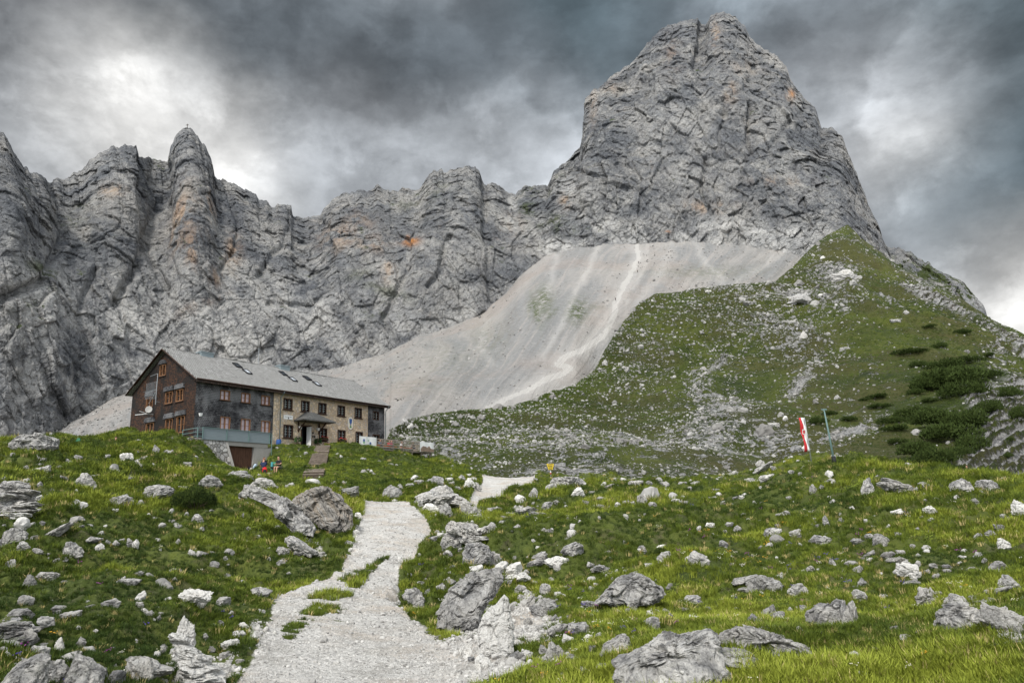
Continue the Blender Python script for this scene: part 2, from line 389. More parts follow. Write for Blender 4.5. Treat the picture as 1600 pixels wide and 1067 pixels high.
def ground_build(t):
    P = t.pos()
    c, n1, n2, n3 = grass_colour(t, P, 1.6)
    soil = t.mix(t.noise(P, 9, 5, .7), (.045, .034, .02), (.13, .105, .07))
    c = t.mix(1, c, (.55, .62, .55), 'MULTIPLY'); c = t.mix(t.m('MULTIPLY', t.ramp(t.noise(P, 22, 4, .8), .48, .62), .5), c, (.11, .13, .03)); c = t.mix(t.m('MULTIPLY', t.ramp(t.noise(P, 1.3, 5, .7), .52, .66), .5), c, soil)
    g1 = t.noise(P, 14, 6, .8); g2 = t.vor(P, 26, 'F1', 'Color'); g2s = t.node('ShaderNodeSeparateColor'); t.l.new(g2, g2s.inputs[0])
    gv = t.mix(g2s.outputs[0], (.36, .345, .32), (.60, .58, .545))
    gv = t.mix(t.m('MULTIPLY', t.ramp(g1, .50, .30), .75), gv, (.13, .12, .105))
    gv = t.mix(t.m('MULTIPLY', t.ramp(t.noise(P, .55, 5, .65), .46, .60), .5), gv, (.36, .29, .22)); gv = t.mix(t.m('MULTIPLY', t.ramp(t.noise(P, 1.6, 6, .75), .48, .38), .55), gv, (.22, .205, .18))
    gv = t.mix(t.m('MULTIPLY', t.ramp(t.noise(P, 2.2, 5, .65), .52, .68), .4), gv, (.60, .585, .55))
    gr = t.m('ADD', t.attr('gravel'), t.m('MULTIPLY_ADD', t.noise(P, 3.2, 6, .75), .8, -.4))
    gm = t.ramp(gr, .44, .56)
    c = t.mix(gm, c, gv)
    rc, a, b = rock_colour(t, P, .9)
    rm = t.ramp(t.m('ADD', t.attr('rock'), t.m('MULTIPLY_ADD', t.noise(P, 1.8, 6, .75), 1.1, -.55)), .46, .54)
    c = t.mix(rm, c, rc)
    h = t.m('ADD', t.m('MULTIPLY', g1, .05), t.m('MULTIPLY', t.m('MULTIPLY', t.vor(P, 26), -.016), gm))
    h = t.m('ADD', h, t.m('MULTIPLY', rm, .09)); h = t.m('ADD', h, t.m('MULTIPLY', a, t.m('MULTIPLY', rm, .25)))
    h = t.m('ADD', h, t.m('MULTIPLY', n3, .12))
    return c, t.bump(h, 1., .8), .95
M_CLIFF = material('cliff limestone', cliff_build)
M_SCREE = material('scree', scree_build)
M_HILL = material('alpine meadow', hill_build)
M_GROUND = material('meadow ground', ground_build)

# ------------------------------------------------------------------ lofted mountains
def cv(pts):
    a = np.array(pts, float)
    return lambda X, k: np.interp(X, a[:, 0], a[:, k])
def blob(px, py, L, warp=None):
    """soft ellipses given as (x, y, half width, half height, weight[, angle])"""
    s = np.zeros(px.shape, np.float32)
    for b in L:
        a = math.radians(b[5]) if len(b) > 5 else 0
        dx, dy = px-b[0], py-b[1]; ux = dx*math.cos(a)+dy*math.sin(a); uy = -dx*math.sin(a)+dy*math.cos(a)
        s = np.maximum(s, b[4]*np.exp(-((ux/b[2])**2+(uy/b[3])**2)).astype(np.float32)) if b[4] > 0 else s+b[4]*np.exp(-((ux/b[2])**2+(uy/b[3])**2)).astype(np.float32)
    return s
def blobsum(px, py, L):
    s = np.zeros(px.shape, np.float32)
    for b in L:
        a = math.radians(b[5]) if len(b) > 5 else 0
        dx, dy = px-b[0], py-b[1]; ux = dx*math.cos(a)+dy*math.sin(a); uy = -dx*math.sin(a)+dy*math.cos(a)
        s += b[4]*np.exp(-((ux/b[2])**2+(uy/b[3])**2)).astype(np.float32)
    return s
def line_dist(px, py, pts):
    d = np.full(px.shape, 1e9)
    for (x0, y0), (x1, y1) in zip(pts[:-1], pts[1:]):
        L2 = (x1-x0)**2+(y1-y0)**2; u = np.clip(((px-x0)*(x1-x0)+(py-y0)*(y1-y0))/L2, 0, 1)
        d = np.minimum(d, np.hypot(px-x0-u*(x1-x0), py-y0-u*(y1-y0)))
    return d
def loft(X, curves, rows, power=1.):
    """rows of points between (py, r) curves; Catmull-Rom through them"""
    C = [at(X, c(X, 1), c(X, 2)) for c in curves]
    C = [2*C[0]-C[1]]+C+[2*C[-1]-C[-2]]
    out = []; T = []
    for k in range(len(curves)-1):
        n = rows[k]; last = k == len(curves)-2
        for i in range(n+(1 if last else 0)):
            u = i/n; p0, p1, p2, p3 = C[k:k+4]
            if len(curves) == 2: out.append(p1+(p2-p1)*u)
            else: out.append(.5*((2*p1)+(-p0+p2)*u+(2*p0-5*p1+4*p2-p3)*u*u+(-p0+3*p1-3*p2+p3)*u**3))
            T.append((k+u)/(len(curves)-1))
    return np.array(out), np.array(T)
def gnormals(P):
    du = np.gradient(P, axis=1); dv = np.gradient(P, axis=0)
    n = np.cross(du, dv); n /= np.maximum(np.linalg.norm(n, axis=-1, keepdims=True), 1e-9)
    s = np.sign(np.sum(n*(CAMP-P), -1, keepdims=True)); return n*np.where(s == 0, 1, s)
def add_back(P, n=6, step=18., drop=14.):
    """the far side: falls away behind the crest"""
    top = P[-1]; h = top-CAMP; h[:, 2] = 0; h /= np.linalg.norm(h, axis=1, keepdims=True)
    rows = [top+h*step*(k+1)*(1+.3*k)-np.array([0, 0, 1.])*drop*(k+1)**1.5 for k in range(n)]
    return np.concatenate([P, np.array(rows)], 0), n
def ext(a, n): return np.concatenate([a, np.repeat(a[-1:], n, 0)], 0)

def crag(P, N, amp=1., seed=0):
    """rock face relief in metres: buttresses, diagonal ribs, fractured blocks"""
    w = np.stack([vnoise(P/60., seed+1), vnoise(P/60., seed+2), vnoise(P/60., seed+3)], -1)*14
    c, s_ = math.cos(.62), math.sin(.62)
    RA = np.array([[c, 0, -s_], [0, 1, 0], [s_, 0, c]]); RB = np.array([[c, 0, s_], [0, 1, 0], [-s_, 0, c]])
    A = ((P+w)@RA.T)*np.array([1, 1, .30]); B = ((P+w)@RB.T)*np.array([1, 1, .30]); S = (P+w*.5)*np.array([1, .6, .22])
    k = sstep(fbm(P/120., 3, .5, seed=seed+4), -.12, .12)
    T_ = (P+w*.5)*np.array([1, .8, .5])
    D0 = 6*fbm(T_/85., 3, .5, seed=seed+10)+2.6*fbm(S/55., 3, .5, seed=seed+12, ridged=True)
    D0 = D0+2.8*(k*fbm(A/30., 4, .6, seed=seed+30, ridged=True)+(1-k)*fbm(B/30., 4, .6, seed=seed+31, ridged=True))
    f, e = facets(T_/15., seed+50, 1.1); D0 = D0+5.2*f-1.2*sstep(e, .07, 0)
    A2 = ((P+w*.6)@RA.T)*np.array([1, .8, .5]); B2 = ((P+w*.6)@RB.T)*np.array([1, .8, .5])
    fa, ea = facets(A2/6., seed+60, 1.1); fb, eb = facets(B2/6., seed+61, 1.1); k2 = sstep(k, .35, .65)
    d = 2.9*(k2*fa+(1-k2)*fb)-.7*(k2*sstep(ea, .09, 0)+(1-k2)*sstep(eb, .09, 0))
    f, e = facets((P+w*.2)@RA.T*np.array([1, .8, .5])/2.5, seed+70, 1.1); d = d+1.35*f-.3*sstep(e, .12, 0)
    d = d+.7*fbm(S*np.array([1, 1, 1.8])/2., 3, .65, seed=seed+90, ridged=True)
    return .8*D0*amp, .85*d*amp
def build_cliff(name, X, foot, crest, nrow, seed, amp=1., bumps=(), stain=(), rust=(), green=(), pale=(), gullies=(), back=(18, 16)):
    cz = fbm(np.stack([X/17., X*0, X*0], -1), 4, .6, seed=seed+5, ridged=True)*5.0 + fbm(np.stack([X/5., X*0+9, X*0], -1), 3, .6, seed=seed+6)*3.0
    cr2 = lambda Xx, k: crest(Xx, k) - (cz if k == 1 else 0)
    ft2 = lambda Xx, k: foot(Xx, k)+(30 if k == 1 else -12)
    ns = max(3, int(34/(X[1]-X[0]))); kk = np.hanning(ns+2)[1:-1]; kk /= kk.sum()
    sm_ = lambda v: np.convolve(np.pad(v, (ns, ns), mode='edge'), kk, 'same')[ns:-ns]
    cy, cr_ = cr2(X, 1), crest(X, 2); cys, crs = sm_(cy), sm_(cr_)
    P, T = loft(X, [ft2, lambda Xx, k: cys if k == 1 else crs], [nrow])
    P = P+(at(X, cy, cr_)-at(X, cys, crs))[None]*((.25*T+.75*sstep(T, .45, 1.))*T**1.5)[:, None, None]
    tt = T[:, None]
    # steeper in the upper half, a flatter apron at the foot
    h = P[0:1]; hd = (P[-1]-P[0]); hor = hd.copy(); hor[:, 2] = 0
    P = P+hor[None]*(.10*np.sin(np.pi*T))[:, None, None]*-1.*1.2
    px, py, _ = proj(P)
    N = gnormals(P); N[..., 2] *= .6; N /= np.linalg.norm(N, axis=-1, keepdims=True)
    d, d1 = crag(P, N, amp, seed)
    for g in gullies:
        pts, wdt, dep = g
        ld = line_dist(px+6*vnoise(P/25., seed+7), py+6*vnoise(P/25., seed+8), pts); d = d-.6*dep*np.exp(-(ld/(wdt*1.2))**2)
    d = d+.30*blobsum(px, py, bumps)
    fade = sstep(tt, .02, .16)
    V = CAMP-P; V /= np.linalg.norm(V, axis=-1, keepdims=True)
    w = .15+.25*sstep(tt, 1., .80); N = V*(1-w[..., None])+N*w[..., None]
    d = d*(1 if name != 'rock_ridge' else .9)
    P = P+N*((d*(.75+.25*fade)+d1)*(1-.5*sstep(tt, .95, 1.)))[..., None]
    P, nb = add_back(P, 6, *back)
    A = dict(stain=blob(px, py, stain), rust=blob(px, py, rust), green=blob(px, py, green), pale=np.maximum(blob(px, py, pale), .8*sstep(tt, .16, 0)*np.ones_like(px)))
    A = {k: ext(v, nb) for k, v in A.items()}
    nr, nc = P.shape[:2]
    o = mesh_obj(name, P.reshape(-1, 3), grid_faces(nr, nc), M_CLIFF, smooth=False, attrs=A)
    o['kind'] = 'structure'; return o

hillcrest = cv([(-200, 800, 130), (560, 760, 120), (590, 715, 122), (612, 668, 140), (640, 655, 150), (680, 645, 165), (720, 640, 175), (760, 640, 182), (800, 635, 190), (850, 622, 200), (900, 600, 218),
                (930, 575, 240), (950, 540, 262), (975, 500, 295), (1000, 470, 320), (1025, 457, 335), (1100, 450, 355), (1150, 445, 370), (1210, 440, 385), (1240, 415, 415), (1270, 385, 450), (1300, 362, 475),
                (1325, 350, 490), (1345, 372, 485), (1370, 393, 480), (1400, 415, 470), (1440, 435, 455), (1480, 455, 440), (1530, 485, 420), (1570, 508, 405), (1600, 522, 395), (1800, 600, 330)])
def ridge_and_peak():
    X = np.arange(-170, 905, 1.25)
    foot = cv([(-300, 720, 300), (0, 700, 320), (85, 690, 335), (110, 668, 350), (150, 643, 365), (200, 617, 380), (300, 597, 392), (500, 585, 402), (530, 578, 408), (600, 558, 418), (650, 533, 424), (700, 513, 432), (750, 493, 442),
               (790, 458, 455), (810, 433, 465), (850, 400, 478), (905, 385, 500)])
    crest = cv([(-300, 60, 400), (-100, 150, 415), (-40, 185, 420), (0, 208, 425), (10, 215, 425), (22, 240, 430), (35, 262, 433), (45, 270, 436), (60, 275, 440), (75, 287, 450), (82, 287, 470), (95, 281, 480), (110, 275, 485), (130, 268, 490), (145, 250, 492), (155, 240, 492),
                (175, 231, 492), (200, 227, 492), (213, 230, 492), (217, 246, 500), (240, 249, 530), (262, 251, 525), (268, 226, 505), (278, 206, 500), (290, 199, 500), (300, 204, 500), (310, 216, 500), (322, 235, 502), (330, 255, 505),
                (335, 275, 508), (345, 283, 510), (360, 288, 512), (380, 299, 515), (400, 306, 518), (415, 316, 520), (425, 323, 522), (445, 321, 525), (455, 323, 525), (458, 340, 530), (480, 341, 535), (500, 339, 535), (508, 326, 530),
                (520, 313, 528), (540, 304, 528), (560, 301, 528), (580, 299, 528), (590, 293, 528), (600, 301, 528), (615, 299, 530), (622, 301, 530), (630, 296, 530), (640, 298, 530), (655, 298, 530), (665, 284, 530), (678, 268, 530),
                (700, 269, 530), (715, 263, 530), (730, 259, 532), (745, 266, 534), (749, 269, 536), (753, 286, 538), (760, 291, 540), (768, 285, 540), (780, 291, 542), (790, 301, 545), (805, 303, 548), (820, 294, 550), (835, 292, 552),
                (850, 291, 555), (865, 300, 560), (905, 350, 565)])
    build_cliff('rock_ridge', X, foot, crest, 400, 3, .66,
        bumps=[(30, 330, 55, 90, 26, 25), (240, 300, 26, 70, -34), (225, 400, 30, 60, -16, 25), (300, 330, 30, 150, 22), (180, 300, 38, 60, 16), (110, 560, 90, 50, 22, 35), (40, 450, 60, 50, 18, 20), (150, 420, 22, 110, -16, -25), (470, 400, 22, 60, -14), (390, 520, 60, 40, 12, 30),
               (640, 430, 90, 70, 14, 30), (720, 350, 50, 60, 14), (780, 380, 18, 80, -14), (560, 360, 40, 50, 10), (820, 340, 20, 30, -10), (740, 440, 40, 60, 10), (215, 590, 60, 30, 14)],
        stain=[(285, 345, 16, 45, 1, 8), (300, 390, 14, 30, .9), (322, 330, 12, 30, .7), (175, 302, 18, 9, .9), (365, 395, 12, 26, .9), (335, 435, 12, 14, .9), (530, 370, 30, 22, .7), (560, 350, 25, 14, .5), (580, 385, 26, 14, .6), (607, 425, 10, 20, .8), (310, 480, 40, 9, .6, -20), (800, 350, 20, 20, .3)],
        rust=[(642, 379, 13, 7, 1)], green=[(60, 425, 34, 10, .9, 20), (50, 470, 30, 9, .9, -25), (130, 325, 14, 8, .8), (105, 345, 20, 8, .6), (572, 392, 5, 4, 1), (830, 300, 12, 7, 1), (822, 325, 14, 10, .9), (560, 430, 20, 8, .5), (585, 490, 20, 8, .6), (850, 350, 16, 10, .6), (600, 455, 40, 9, .5, 20), (690, 300, 30, 14, .35), (640, 320, 30, 10, .35)],
        pale=[(890, 380, 60, 20, 1), (800, 325, 7, 16, 1), (700, 505, 60, 18, .8, -20), (560, 560, 80, 14, .7), (400, 560, 110, 20, .4), (130, 600, 130, 60, 1.), (70, 480, 70, 70, .9), (300, 520, 200, 70, .9), (480, 500, 110, 60, .7), (600, 520, 80, 40, .6)],
        gullies=[([(262, 255), (250, 330), (215, 420), (185, 470)], 6, 14), ([(217, 250), (222, 320), (235, 400), (262, 450)], 4, 10), ([(75, 290), (100, 370), (60, 440), (0, 470)], 6, 14), ([(350, 290), (375, 370), (345, 420)], 3, 7), ([(455, 330), (440, 390), (400, 430)], 4, 9),
                 ([(755, 290), (762, 400), (770, 470)], 4, 8), ([(705, 370), (690, 420), (672, 450)], 4, 8), ([(150, 420), (120, 500), (150, 600)], 5, 8), ([(540, 440), (480, 480), (420, 480)], 4, 6), ([(640, 420), (600, 500), (620, 540)], 4, 7), ([(505, 345), (520, 400), (500, 440)], 4, 8)])
    X = np.arange(770, 1432, 1.2)
    foot = cv([(700, 520, 480), (810, 445, 470), (850, 400, 475), (900, 384, 482), (960, 375, 488), (1000, 374, 490), (1050, 367, 493), (1130, 366, 495), (1200, 369, 497), (1250, 372, 496), (1300, 368, 500), (1330, 374, 500), (1360, 420, 490), (1400, 430, 495), (1450, 470, 480)])
    crest = cv([(700, 460, 520), (800, 400, 540), (840, 330, 560), (865, 271, 570), (880, 256, 575), (895, 246, 580), (908, 231, 585), (912, 211, 588), (913, 190, 590), (912, 161, 592), (918, 149, 595), (935, 139, 600), (950, 126, 605), (975, 109, 612), (990, 96, 616), (1005, 76, 622),
                (1020, 61, 628), (1035, 47, 632), (1055, 37, 636), (1075, 34, 640), (1090, 31, 642), (1097, 40, 646), (1104, 38, 648), (1110, 27, 645), (1118, 23, 645), (1127, 22, 645), (1140, 26, 645), (1155, 36, 645), (1165, 46, 645), (1170, 59, 645), (1185, 73, 642), (1200, 81, 640),
                (1215, 91, 638), (1228, 106, 635), (1233, 121, 632), (1245, 141, 628), (1262, 161, 622), (1275, 176, 618), (1281, 197, 612), (1284, 204, 610), (1300, 203, 606), (1315, 216, 602), (1325, 241, 596), (1335, 266, 590), (1345, 286, 586), (1355, 316, 580),
                (1370, 346, 570), (1380, 376, 560), (1393, 402, 545), (1397, 417, 535), (1405, 428, 520), (1450, 466, 500)])
    build_cliff('mountain', X, foot, crest, 430, 11, .82,
        bumps=[(935, 250, 22, 110, 16, 10), (1000, 250, 70, 110, -10, 20), (1180, 200, 40, 130, 14, -5), (1098, 90, 12, 60, -22), (1127, 60, 18, 50, 10), (1050, 120, 40, 60, 10, 30), (1060, 335, 22, 16, 18), (1290, 290, 50, 60, 10, 30), (1170, 190, 10, 60, -8), (1240, 180, 24, 50, 10),
               (900, 290, 40, 22, 10), (1110, 290, 60, 40, 8), (1320, 230, 14, 30, 12), (1000, 330, 40, 12, -6)],
        stain=[(1118, 55, 8, 20, .8), (1232, 152, 7, 10, 1), (1110, 325, 30, 9, .9), (885, 315, 10, 10, .8), (1080, 325, 12, 10, .5), (1215, 285, 40, 8, .5), (1140, 145, 10, 16, .6), (1050, 90, 12, 30, .4), (955, 140, 14, 10, .4), (1160, 110, 20, 10, .4), (927, 170, 6, 30, .4)],
        rust=[(1234, 150, 5, 6, .7), (1042, 363, 6, 2, .6)],
        green=[(872, 275, 8, 5, .8), (868, 345, 14, 10, .9), (880, 360, 20, 8, .7), (1380, 395, 10, 10, .4), (855, 300, 8, 8, .7)],
        pale=[(870, 385, 60, 18, 1), (900, 300, 50, 16, .5, 15), (1100, 355, 120, 9, 1), (1210, 365, 100, 9, 1), (1060, 215, 50, 50, .25), (940, 350, 30, 14, .6)],
        gullies=[([(1098, 35), (1092, 75), (1085, 105)], 4, 16), ([(1170, 170), (1168, 205), (1174, 240)], 2.5, 12), ([(1040, 60), (1010, 130), (1000, 170)], 4, 8), ([(1103, 250), (1098, 300), (1110, 340)], 3, 8), ([(990, 110), (960, 160), (945, 210)], 4, 6),
                 ([(920, 160), (935, 200), (925, 240)], 4, 8), ([(1190, 80), (1160, 150), (1100, 170)], 4, 6), ([(900, 262), (950, 292), (980, 300)], 3, 8), ([(1260, 170), (1230, 200), (1200, 240)], 4, 6), ([(1130, 170), (1125, 210), (1135, 250)], 3, 7)])
    X = np.arange(1375, 1600, 1.6)
    foot = cv([(1300, 500, 560), (1600, 560, 560)])
    crest = cv([(1360, 385, 640), (1392, 389, 640), (1400, 389, 640), (1420, 396, 640), (1428, 402, 640), (1440, 406, 640), (1470, 426, 640), (1500, 440, 640), (1508, 446, 640), (1515, 456, 640), (1530, 470, 640), (1538, 484, 640), (1545, 500, 640), (1620, 560, 640)])
    build_cliff('rock_spur', X, foot, crest, 110, 23, .8, green=[(1465, 432, 34, 12, 3.5, 35), (1495, 455, 26, 12, 3.5, 35), (1400, 420, 16, 14, 2.2), (1440, 425, 18, 12, 2.5)], pale=[(1520, 470, 20, 14, .3)])
ridge_and_peak()

def build_scree():
    X = np.arange(-170, 1780, 1.8)
    hc = hillcrest
    foot0 = cv([(-300, 714, 312), (0, 692, 330), (85, 683, 345), (110, 661, 362), (150, 637, 376), (200, 611, 392), (300, 592, 404), (500, 579, 414), (530, 572, 420), (600, 552, 430), (650, 527, 438), (700, 507, 446), (750, 487, 456), (790, 452, 468),
               (810, 427, 478), (850, 394, 492), (900, 378, 496), (960, 369, 502), (1000, 368, 504), (1050, 360, 507), (1130, 359, 510), (1200, 362, 512), (1250, 357, 520), (1285, 352, 528), (1310, 350, 532), (1330, 352, 535), (1400, 430, 520), (1600, 540, 500), (1800, 620, 450)])
    foot = lambda Xx, k: foot0(Xx, k)+(-6 if k == 1 else 16)
    def midc(Xx, k):
        y = hc(Xx, 1); r = hc(Xx, 2)
        if k == 1: return np.where(Xx < 610, np.interp(Xx, [-300, 200, 610], [745, 690, 668]), y+9)
        return np.where(Xx < 610, np.interp(Xx, [-300, 0, 200, 500, 610], [200, 215, 215, 200, 175]), r*1.10+4)
    def bot(Xx, k, hc=hillcrest):
        if k == 1: return np.where(Xx < 610, 785, hc(Xx, 1)+150)
        return np.where(Xx < 610, 122, hc(Xx, 2)*.96)
    Pa, Ta = loft(X, [bot, midc], [30]); Pb, Tb = loft(X, [midc, foot], [250])
    P = np.concatenate([Pa[:-1], Pb]); T = np.concatenate([Ta[:-1]*.5, .5+Tb*.5])
    px, py, _ = proj(P)
    tt = np.clip((T-.5)*2, 0, 1)[:, None]
    u = (px+.75*py)/60.
    rib = fbm(np.stack([u*1.0, T[:, None]*2+u*0, u*0], -1), 4, .5, seed=91, ridged=True)*1.8+fbm(np.stack([u*4, T[:, None]*3+u*0, u*0], -1), 3, .5, seed=95)*.4
    P[..., 2] += rib*np.sin(np.pi*np.clip(tt, 0, 1))**.7*1.0 + fbm(P/14., 4, .5, seed=97)*1.0*np.clip(tt*8, 0, 1)
    px, py, _ = proj(P)
    wx = px+3*vnoise(P/9., 5); wy = py+2*vnoise(P/9., 6)
    trail = [(996, 372), (994, 386), (998, 402), (985, 430), (972, 452), (962, 474), (961, 490), (955, 505), (940, 526), (912, 545), (880, 560), (872, 568), (892, 574), (880, 582), (852, 592), (836, 603), (830, 606), (800, 622), (758, 637)]
    ld = line_dist(wx, wy, trail); wd_ = np.interp(py, [370, 450, 560, 640], [2.2, 4.2, 4.5, 3.0])
    pale = np.maximum(.55*np.exp(-(ld/13)**2), .0)
    for pts, w_, k in [([(935, 385), (915, 430), (880, 500), (850, 560)], 5, .5), ([(1010, 380), (1010, 410), (990, 450)], 4, .45), ([(1085, 365), (1095, 400), (1130, 440)], 6, .4), ([(870, 400), (862, 440), (840, 490)], 5, .4), ([(1050, 380), (1030, 430), (1000, 470)], 9, .35),
                       ([(1240, 368), (1215, 400), (1150, 440)], 6, .35), ([(960, 560), (920, 590), (860, 615)], 6, .4), ([(760, 500), (750, 540), (770, 570)], 6, .3), ([(980, 470), (975, 520), (930, 570)], 8, .3)]:
        pale = np.maximum(pale, k*np.exp(-(line_dist(wx, wy, pts)/w_)**2))
    green = blob(px, py, [(838, 485, 7, 24, 1., -15), (850, 470, 14, 22, .9), (828, 480, 5, 14, .7), (902, 487, 15, 18, 1.0, 20), (862, 490, 14, 5, .7, -40), (925, 480, 18, 5, .35), (700, 560, 60, 30, .22), (650, 600, 60, 20, .2), (760, 530, 30, 30, .3), (985, 520, 30, 20, .3), (940, 600, 30, 14, .35), (1100, 425, 90, 10, .35)])
    nr, nc = P.shape[:2]; Fq = grid_faces(nr, nc)
    fc = (ld/wd_).reshape(-1)[Fq].mean(1)
    A = dict(pale=pale.ravel(), green=green.ravel(), flow=u.ravel(), down=(T[:, None]*6+0*u).ravel())
    sc_, tr = split_objs([('scree_slope', M_SCREE, 'structure'), ('path', M_SCREE, 'structure')], P.reshape(-1, 3), Fq, (fc < 1).astype(int), A)
    a = tr.data.attributes['pale']; a.data.foreach_set('value', np.full(len(tr.data.vertices), 1.0, np.float32))
build_scree()
# ------------------------------------------------------------------ the green hillside
HILL = {}
def build_hill():
    X = np.arange(540, 1800, 1.5)
    bot = cv([(400, 800, 98), (600, 790, 92), (1000, 785, 92), (1300, 790, 98), (1500, 815, 95), (1800, 830, 90)])
    low = cv([(500, 760, 110), (600, 738, 108), (700, 728, 112), (850, 716, 118), (1000, 700, 128), (1100, 700, 135), (1200, 705, 142), (1300, 700, 142), (1400, 700, 132), (1500, 720, 122), (1600, 735, 118), (1800, 760, 110)])
    mid = cv([(500, 740, 120), (600, 725, 116), (640, 690, 128), (700, 680, 138), (800, 672, 152), (900, 655, 168), (1000, 625, 195), (1060, 590, 222), (1150, 570, 245), (1250, 545, 260), (1350, 555, 248), (1450, 580, 220), (1520, 600, 195), (1600, 640, 175), (1800, 690, 150)])
    up = cv([(500, 735, 124), (600, 720, 119), (640, 665, 143), (700, 657, 155), (800, 645, 176), (900, 618, 200), (940, 590, 222), (1000, 535, 262), (1060, 505, 290), (1150, 490, 315), (1250, 465, 350), (1325, 430, 390), (1400, 470, 370), (1500, 520, 335), (1600, 570, 300), (1800, 640, 240)])
    P, T = loft(X, [bot, low, mid, up, hillcrest], [30, 90, 110, 110])
    px, py, _ = proj(P)
    rr = np.hypot(P[..., 0], P[..., 1]); top = sstep(T[:, None], 1., .9)*.8+.2
    a = np.clip(rr/200, .5, 1.6)
    ang = math.radians(35)
    d = fbm(P*np.array([1, 1, .4])/26., 4, .5, seed=201)*5.0*a+fbm(P/8., 4, .6, seed=210)*1.2*a
    f, e = facets(P/np.array([7., 7, 5]), 220); rocky = blob(px, py, [
        (1225, 520, 70, 30, .75, 15), (1290, 470, 60, 20, .6), (1305, 425, 40, 14, 1.0), (1244, 463, 34, 10, 1.1), (1180, 505, 60, 20, .5), (1130, 560, 30, 14, .7, -30), (1250, 600, 40, 16, .7, -30), (1130, 640, 60, 30, .95), (1090, 600, 20, 30, .7), (1110, 680, 90, 40, .8), (1010, 690, 120, 24, .7), (880, 690, 150, 30, .62),
        (700, 690, 80, 30, .62), (640, 680, 40, 20, .6), (900, 730, 140, 24, .75), (1080, 735, 90, 20, .6), (1350, 455, 70, 10, .7, 20), (1460, 470, 70, 9, .8, 22), (1560, 520, 50, 12, .8, 30), (1330, 670, 60, 12, 1.0, -25), (1200, 690, 80, 18, .8), (1440, 440, 60, 8, .6, 28), (1120, 450, 60, 6, .5), (1210, 445, 20, 5, .8),
        (1560, 560, 30, 60, .5), (1000, 560, 50, 60, .3), (1100, 500, 80, 60, .16), (1240, 700, 60, 20, .6), (1170, 470, 50, 8, .5), (1570, 620, 50, 20, .5, 30), (1400, 400, 10, 6, .4), (1320, 380, 20, 6, .4)])
    d = d+f*1.5*rocky*a
    # tilted limestone beds on the right
    strata = blob(px, py, [(1580, 700, 60, 75, 2.2), (1545, 745, 60, 34, 2.), (1590, 640, 34, 40, 1.5), (1490, 750, 55, 18, 1.6), (1535, 625, 34, 18, 1.3, 30), (1560, 530, 60, 7, 1., 30), (1460, 470, 70, 6, .9, 22), (1350, 455, 60, 5, .9, 15), (1330, 672, 40, 7, .8, -25), (1250, 605, 34, 5, .6, -28), (1125, 568, 28, 5, .6, -30), (1335, 640, 50, 5, .5, -25), (1650, 720, 60, 60, 1.3)])
    band = ((P[..., 0]*.78-P[..., 1]*.63)-.25*(P[..., 0]*.63+P[..., 1]*.78))/2.6 + .35*vnoise(P/9., 77)+.12*vnoise(P/2.5, 78)
    bandL = np.where(px < 1400, (P[..., 2]-(P[..., 0])*.45)/3., band)
    fr = bandL-np.floor(bandL); stp = np.where(fr < .75, fr/.75, (1-fr)/.25)
    d = d+np.clip(strata, 0, 1)*(stp*1.5+facets(P/np.array([1.6, 1.6, 2.6]), 230)[0]*.5)
    N = gnormals(P); N[..., 2] += .4; N /= np.linalg.norm(N, axis=-1, keepdims=True)
    P = P+N*(d*top*sstep(T[:, None], 0, .1))[..., None]
    HILL['P'] = P.copy(); HILL['pxy'] = proj(P)[:2]; HILL['rocky'] = rocky; HILL['strata'] = strata
    P, nb = add_back(P, 4, 10, 9.)
    gravel = blob(px, py, [(1125, 620, 30, 14, .5, 30), (1140, 650, 40, 16, .55, 25), (1110, 600, 14, 14, .5), (1160, 700, 60, 9, .5), (1195, 705, 30, 9, .45), (1110, 448, 80, 4, .5), (1290, 700, 50, 14, .35), (1360, 400, 0.1, .1, .1), (1000, 560, 30, 8, .3)])
    gravel = np.maximum(gravel, .9*np.exp(-(line_dist(px, py, [(1008, 668), (1006, 680), (1012, 684), (985, 692), (965, 690)])/2.5)**2))
    gravel = np.maximum(gravel, .42*sstep(py-hillcrest(px, 1), 14, 0)*(px > 600)*(px < 1230))
    brown = blob(px, py, [(1350, 420, 60, 12, .5, 25), (1280, 560, 60, 50, .35), (1500, 520, 60, 40, .4, 30), (1100, 730, 120, 12, .5), (1340, 600, 60, 40, .2)])
    A = dict(rocky=rocky, strata=np.clip(strata*1.3, 0, 1), band=bandL, gravel=gravel, brown=brown)
    A = {k: ext(v, nb).ravel() for k, v in A.items()}
    nr, nc = P.shape[:2]
    o = mesh_obj('hillside', P.reshape(-1, 3), grid_faces(nr, nc), M_HILL, smooth=True, attrs=A); o['kind'] = 'structure'
build_hill()

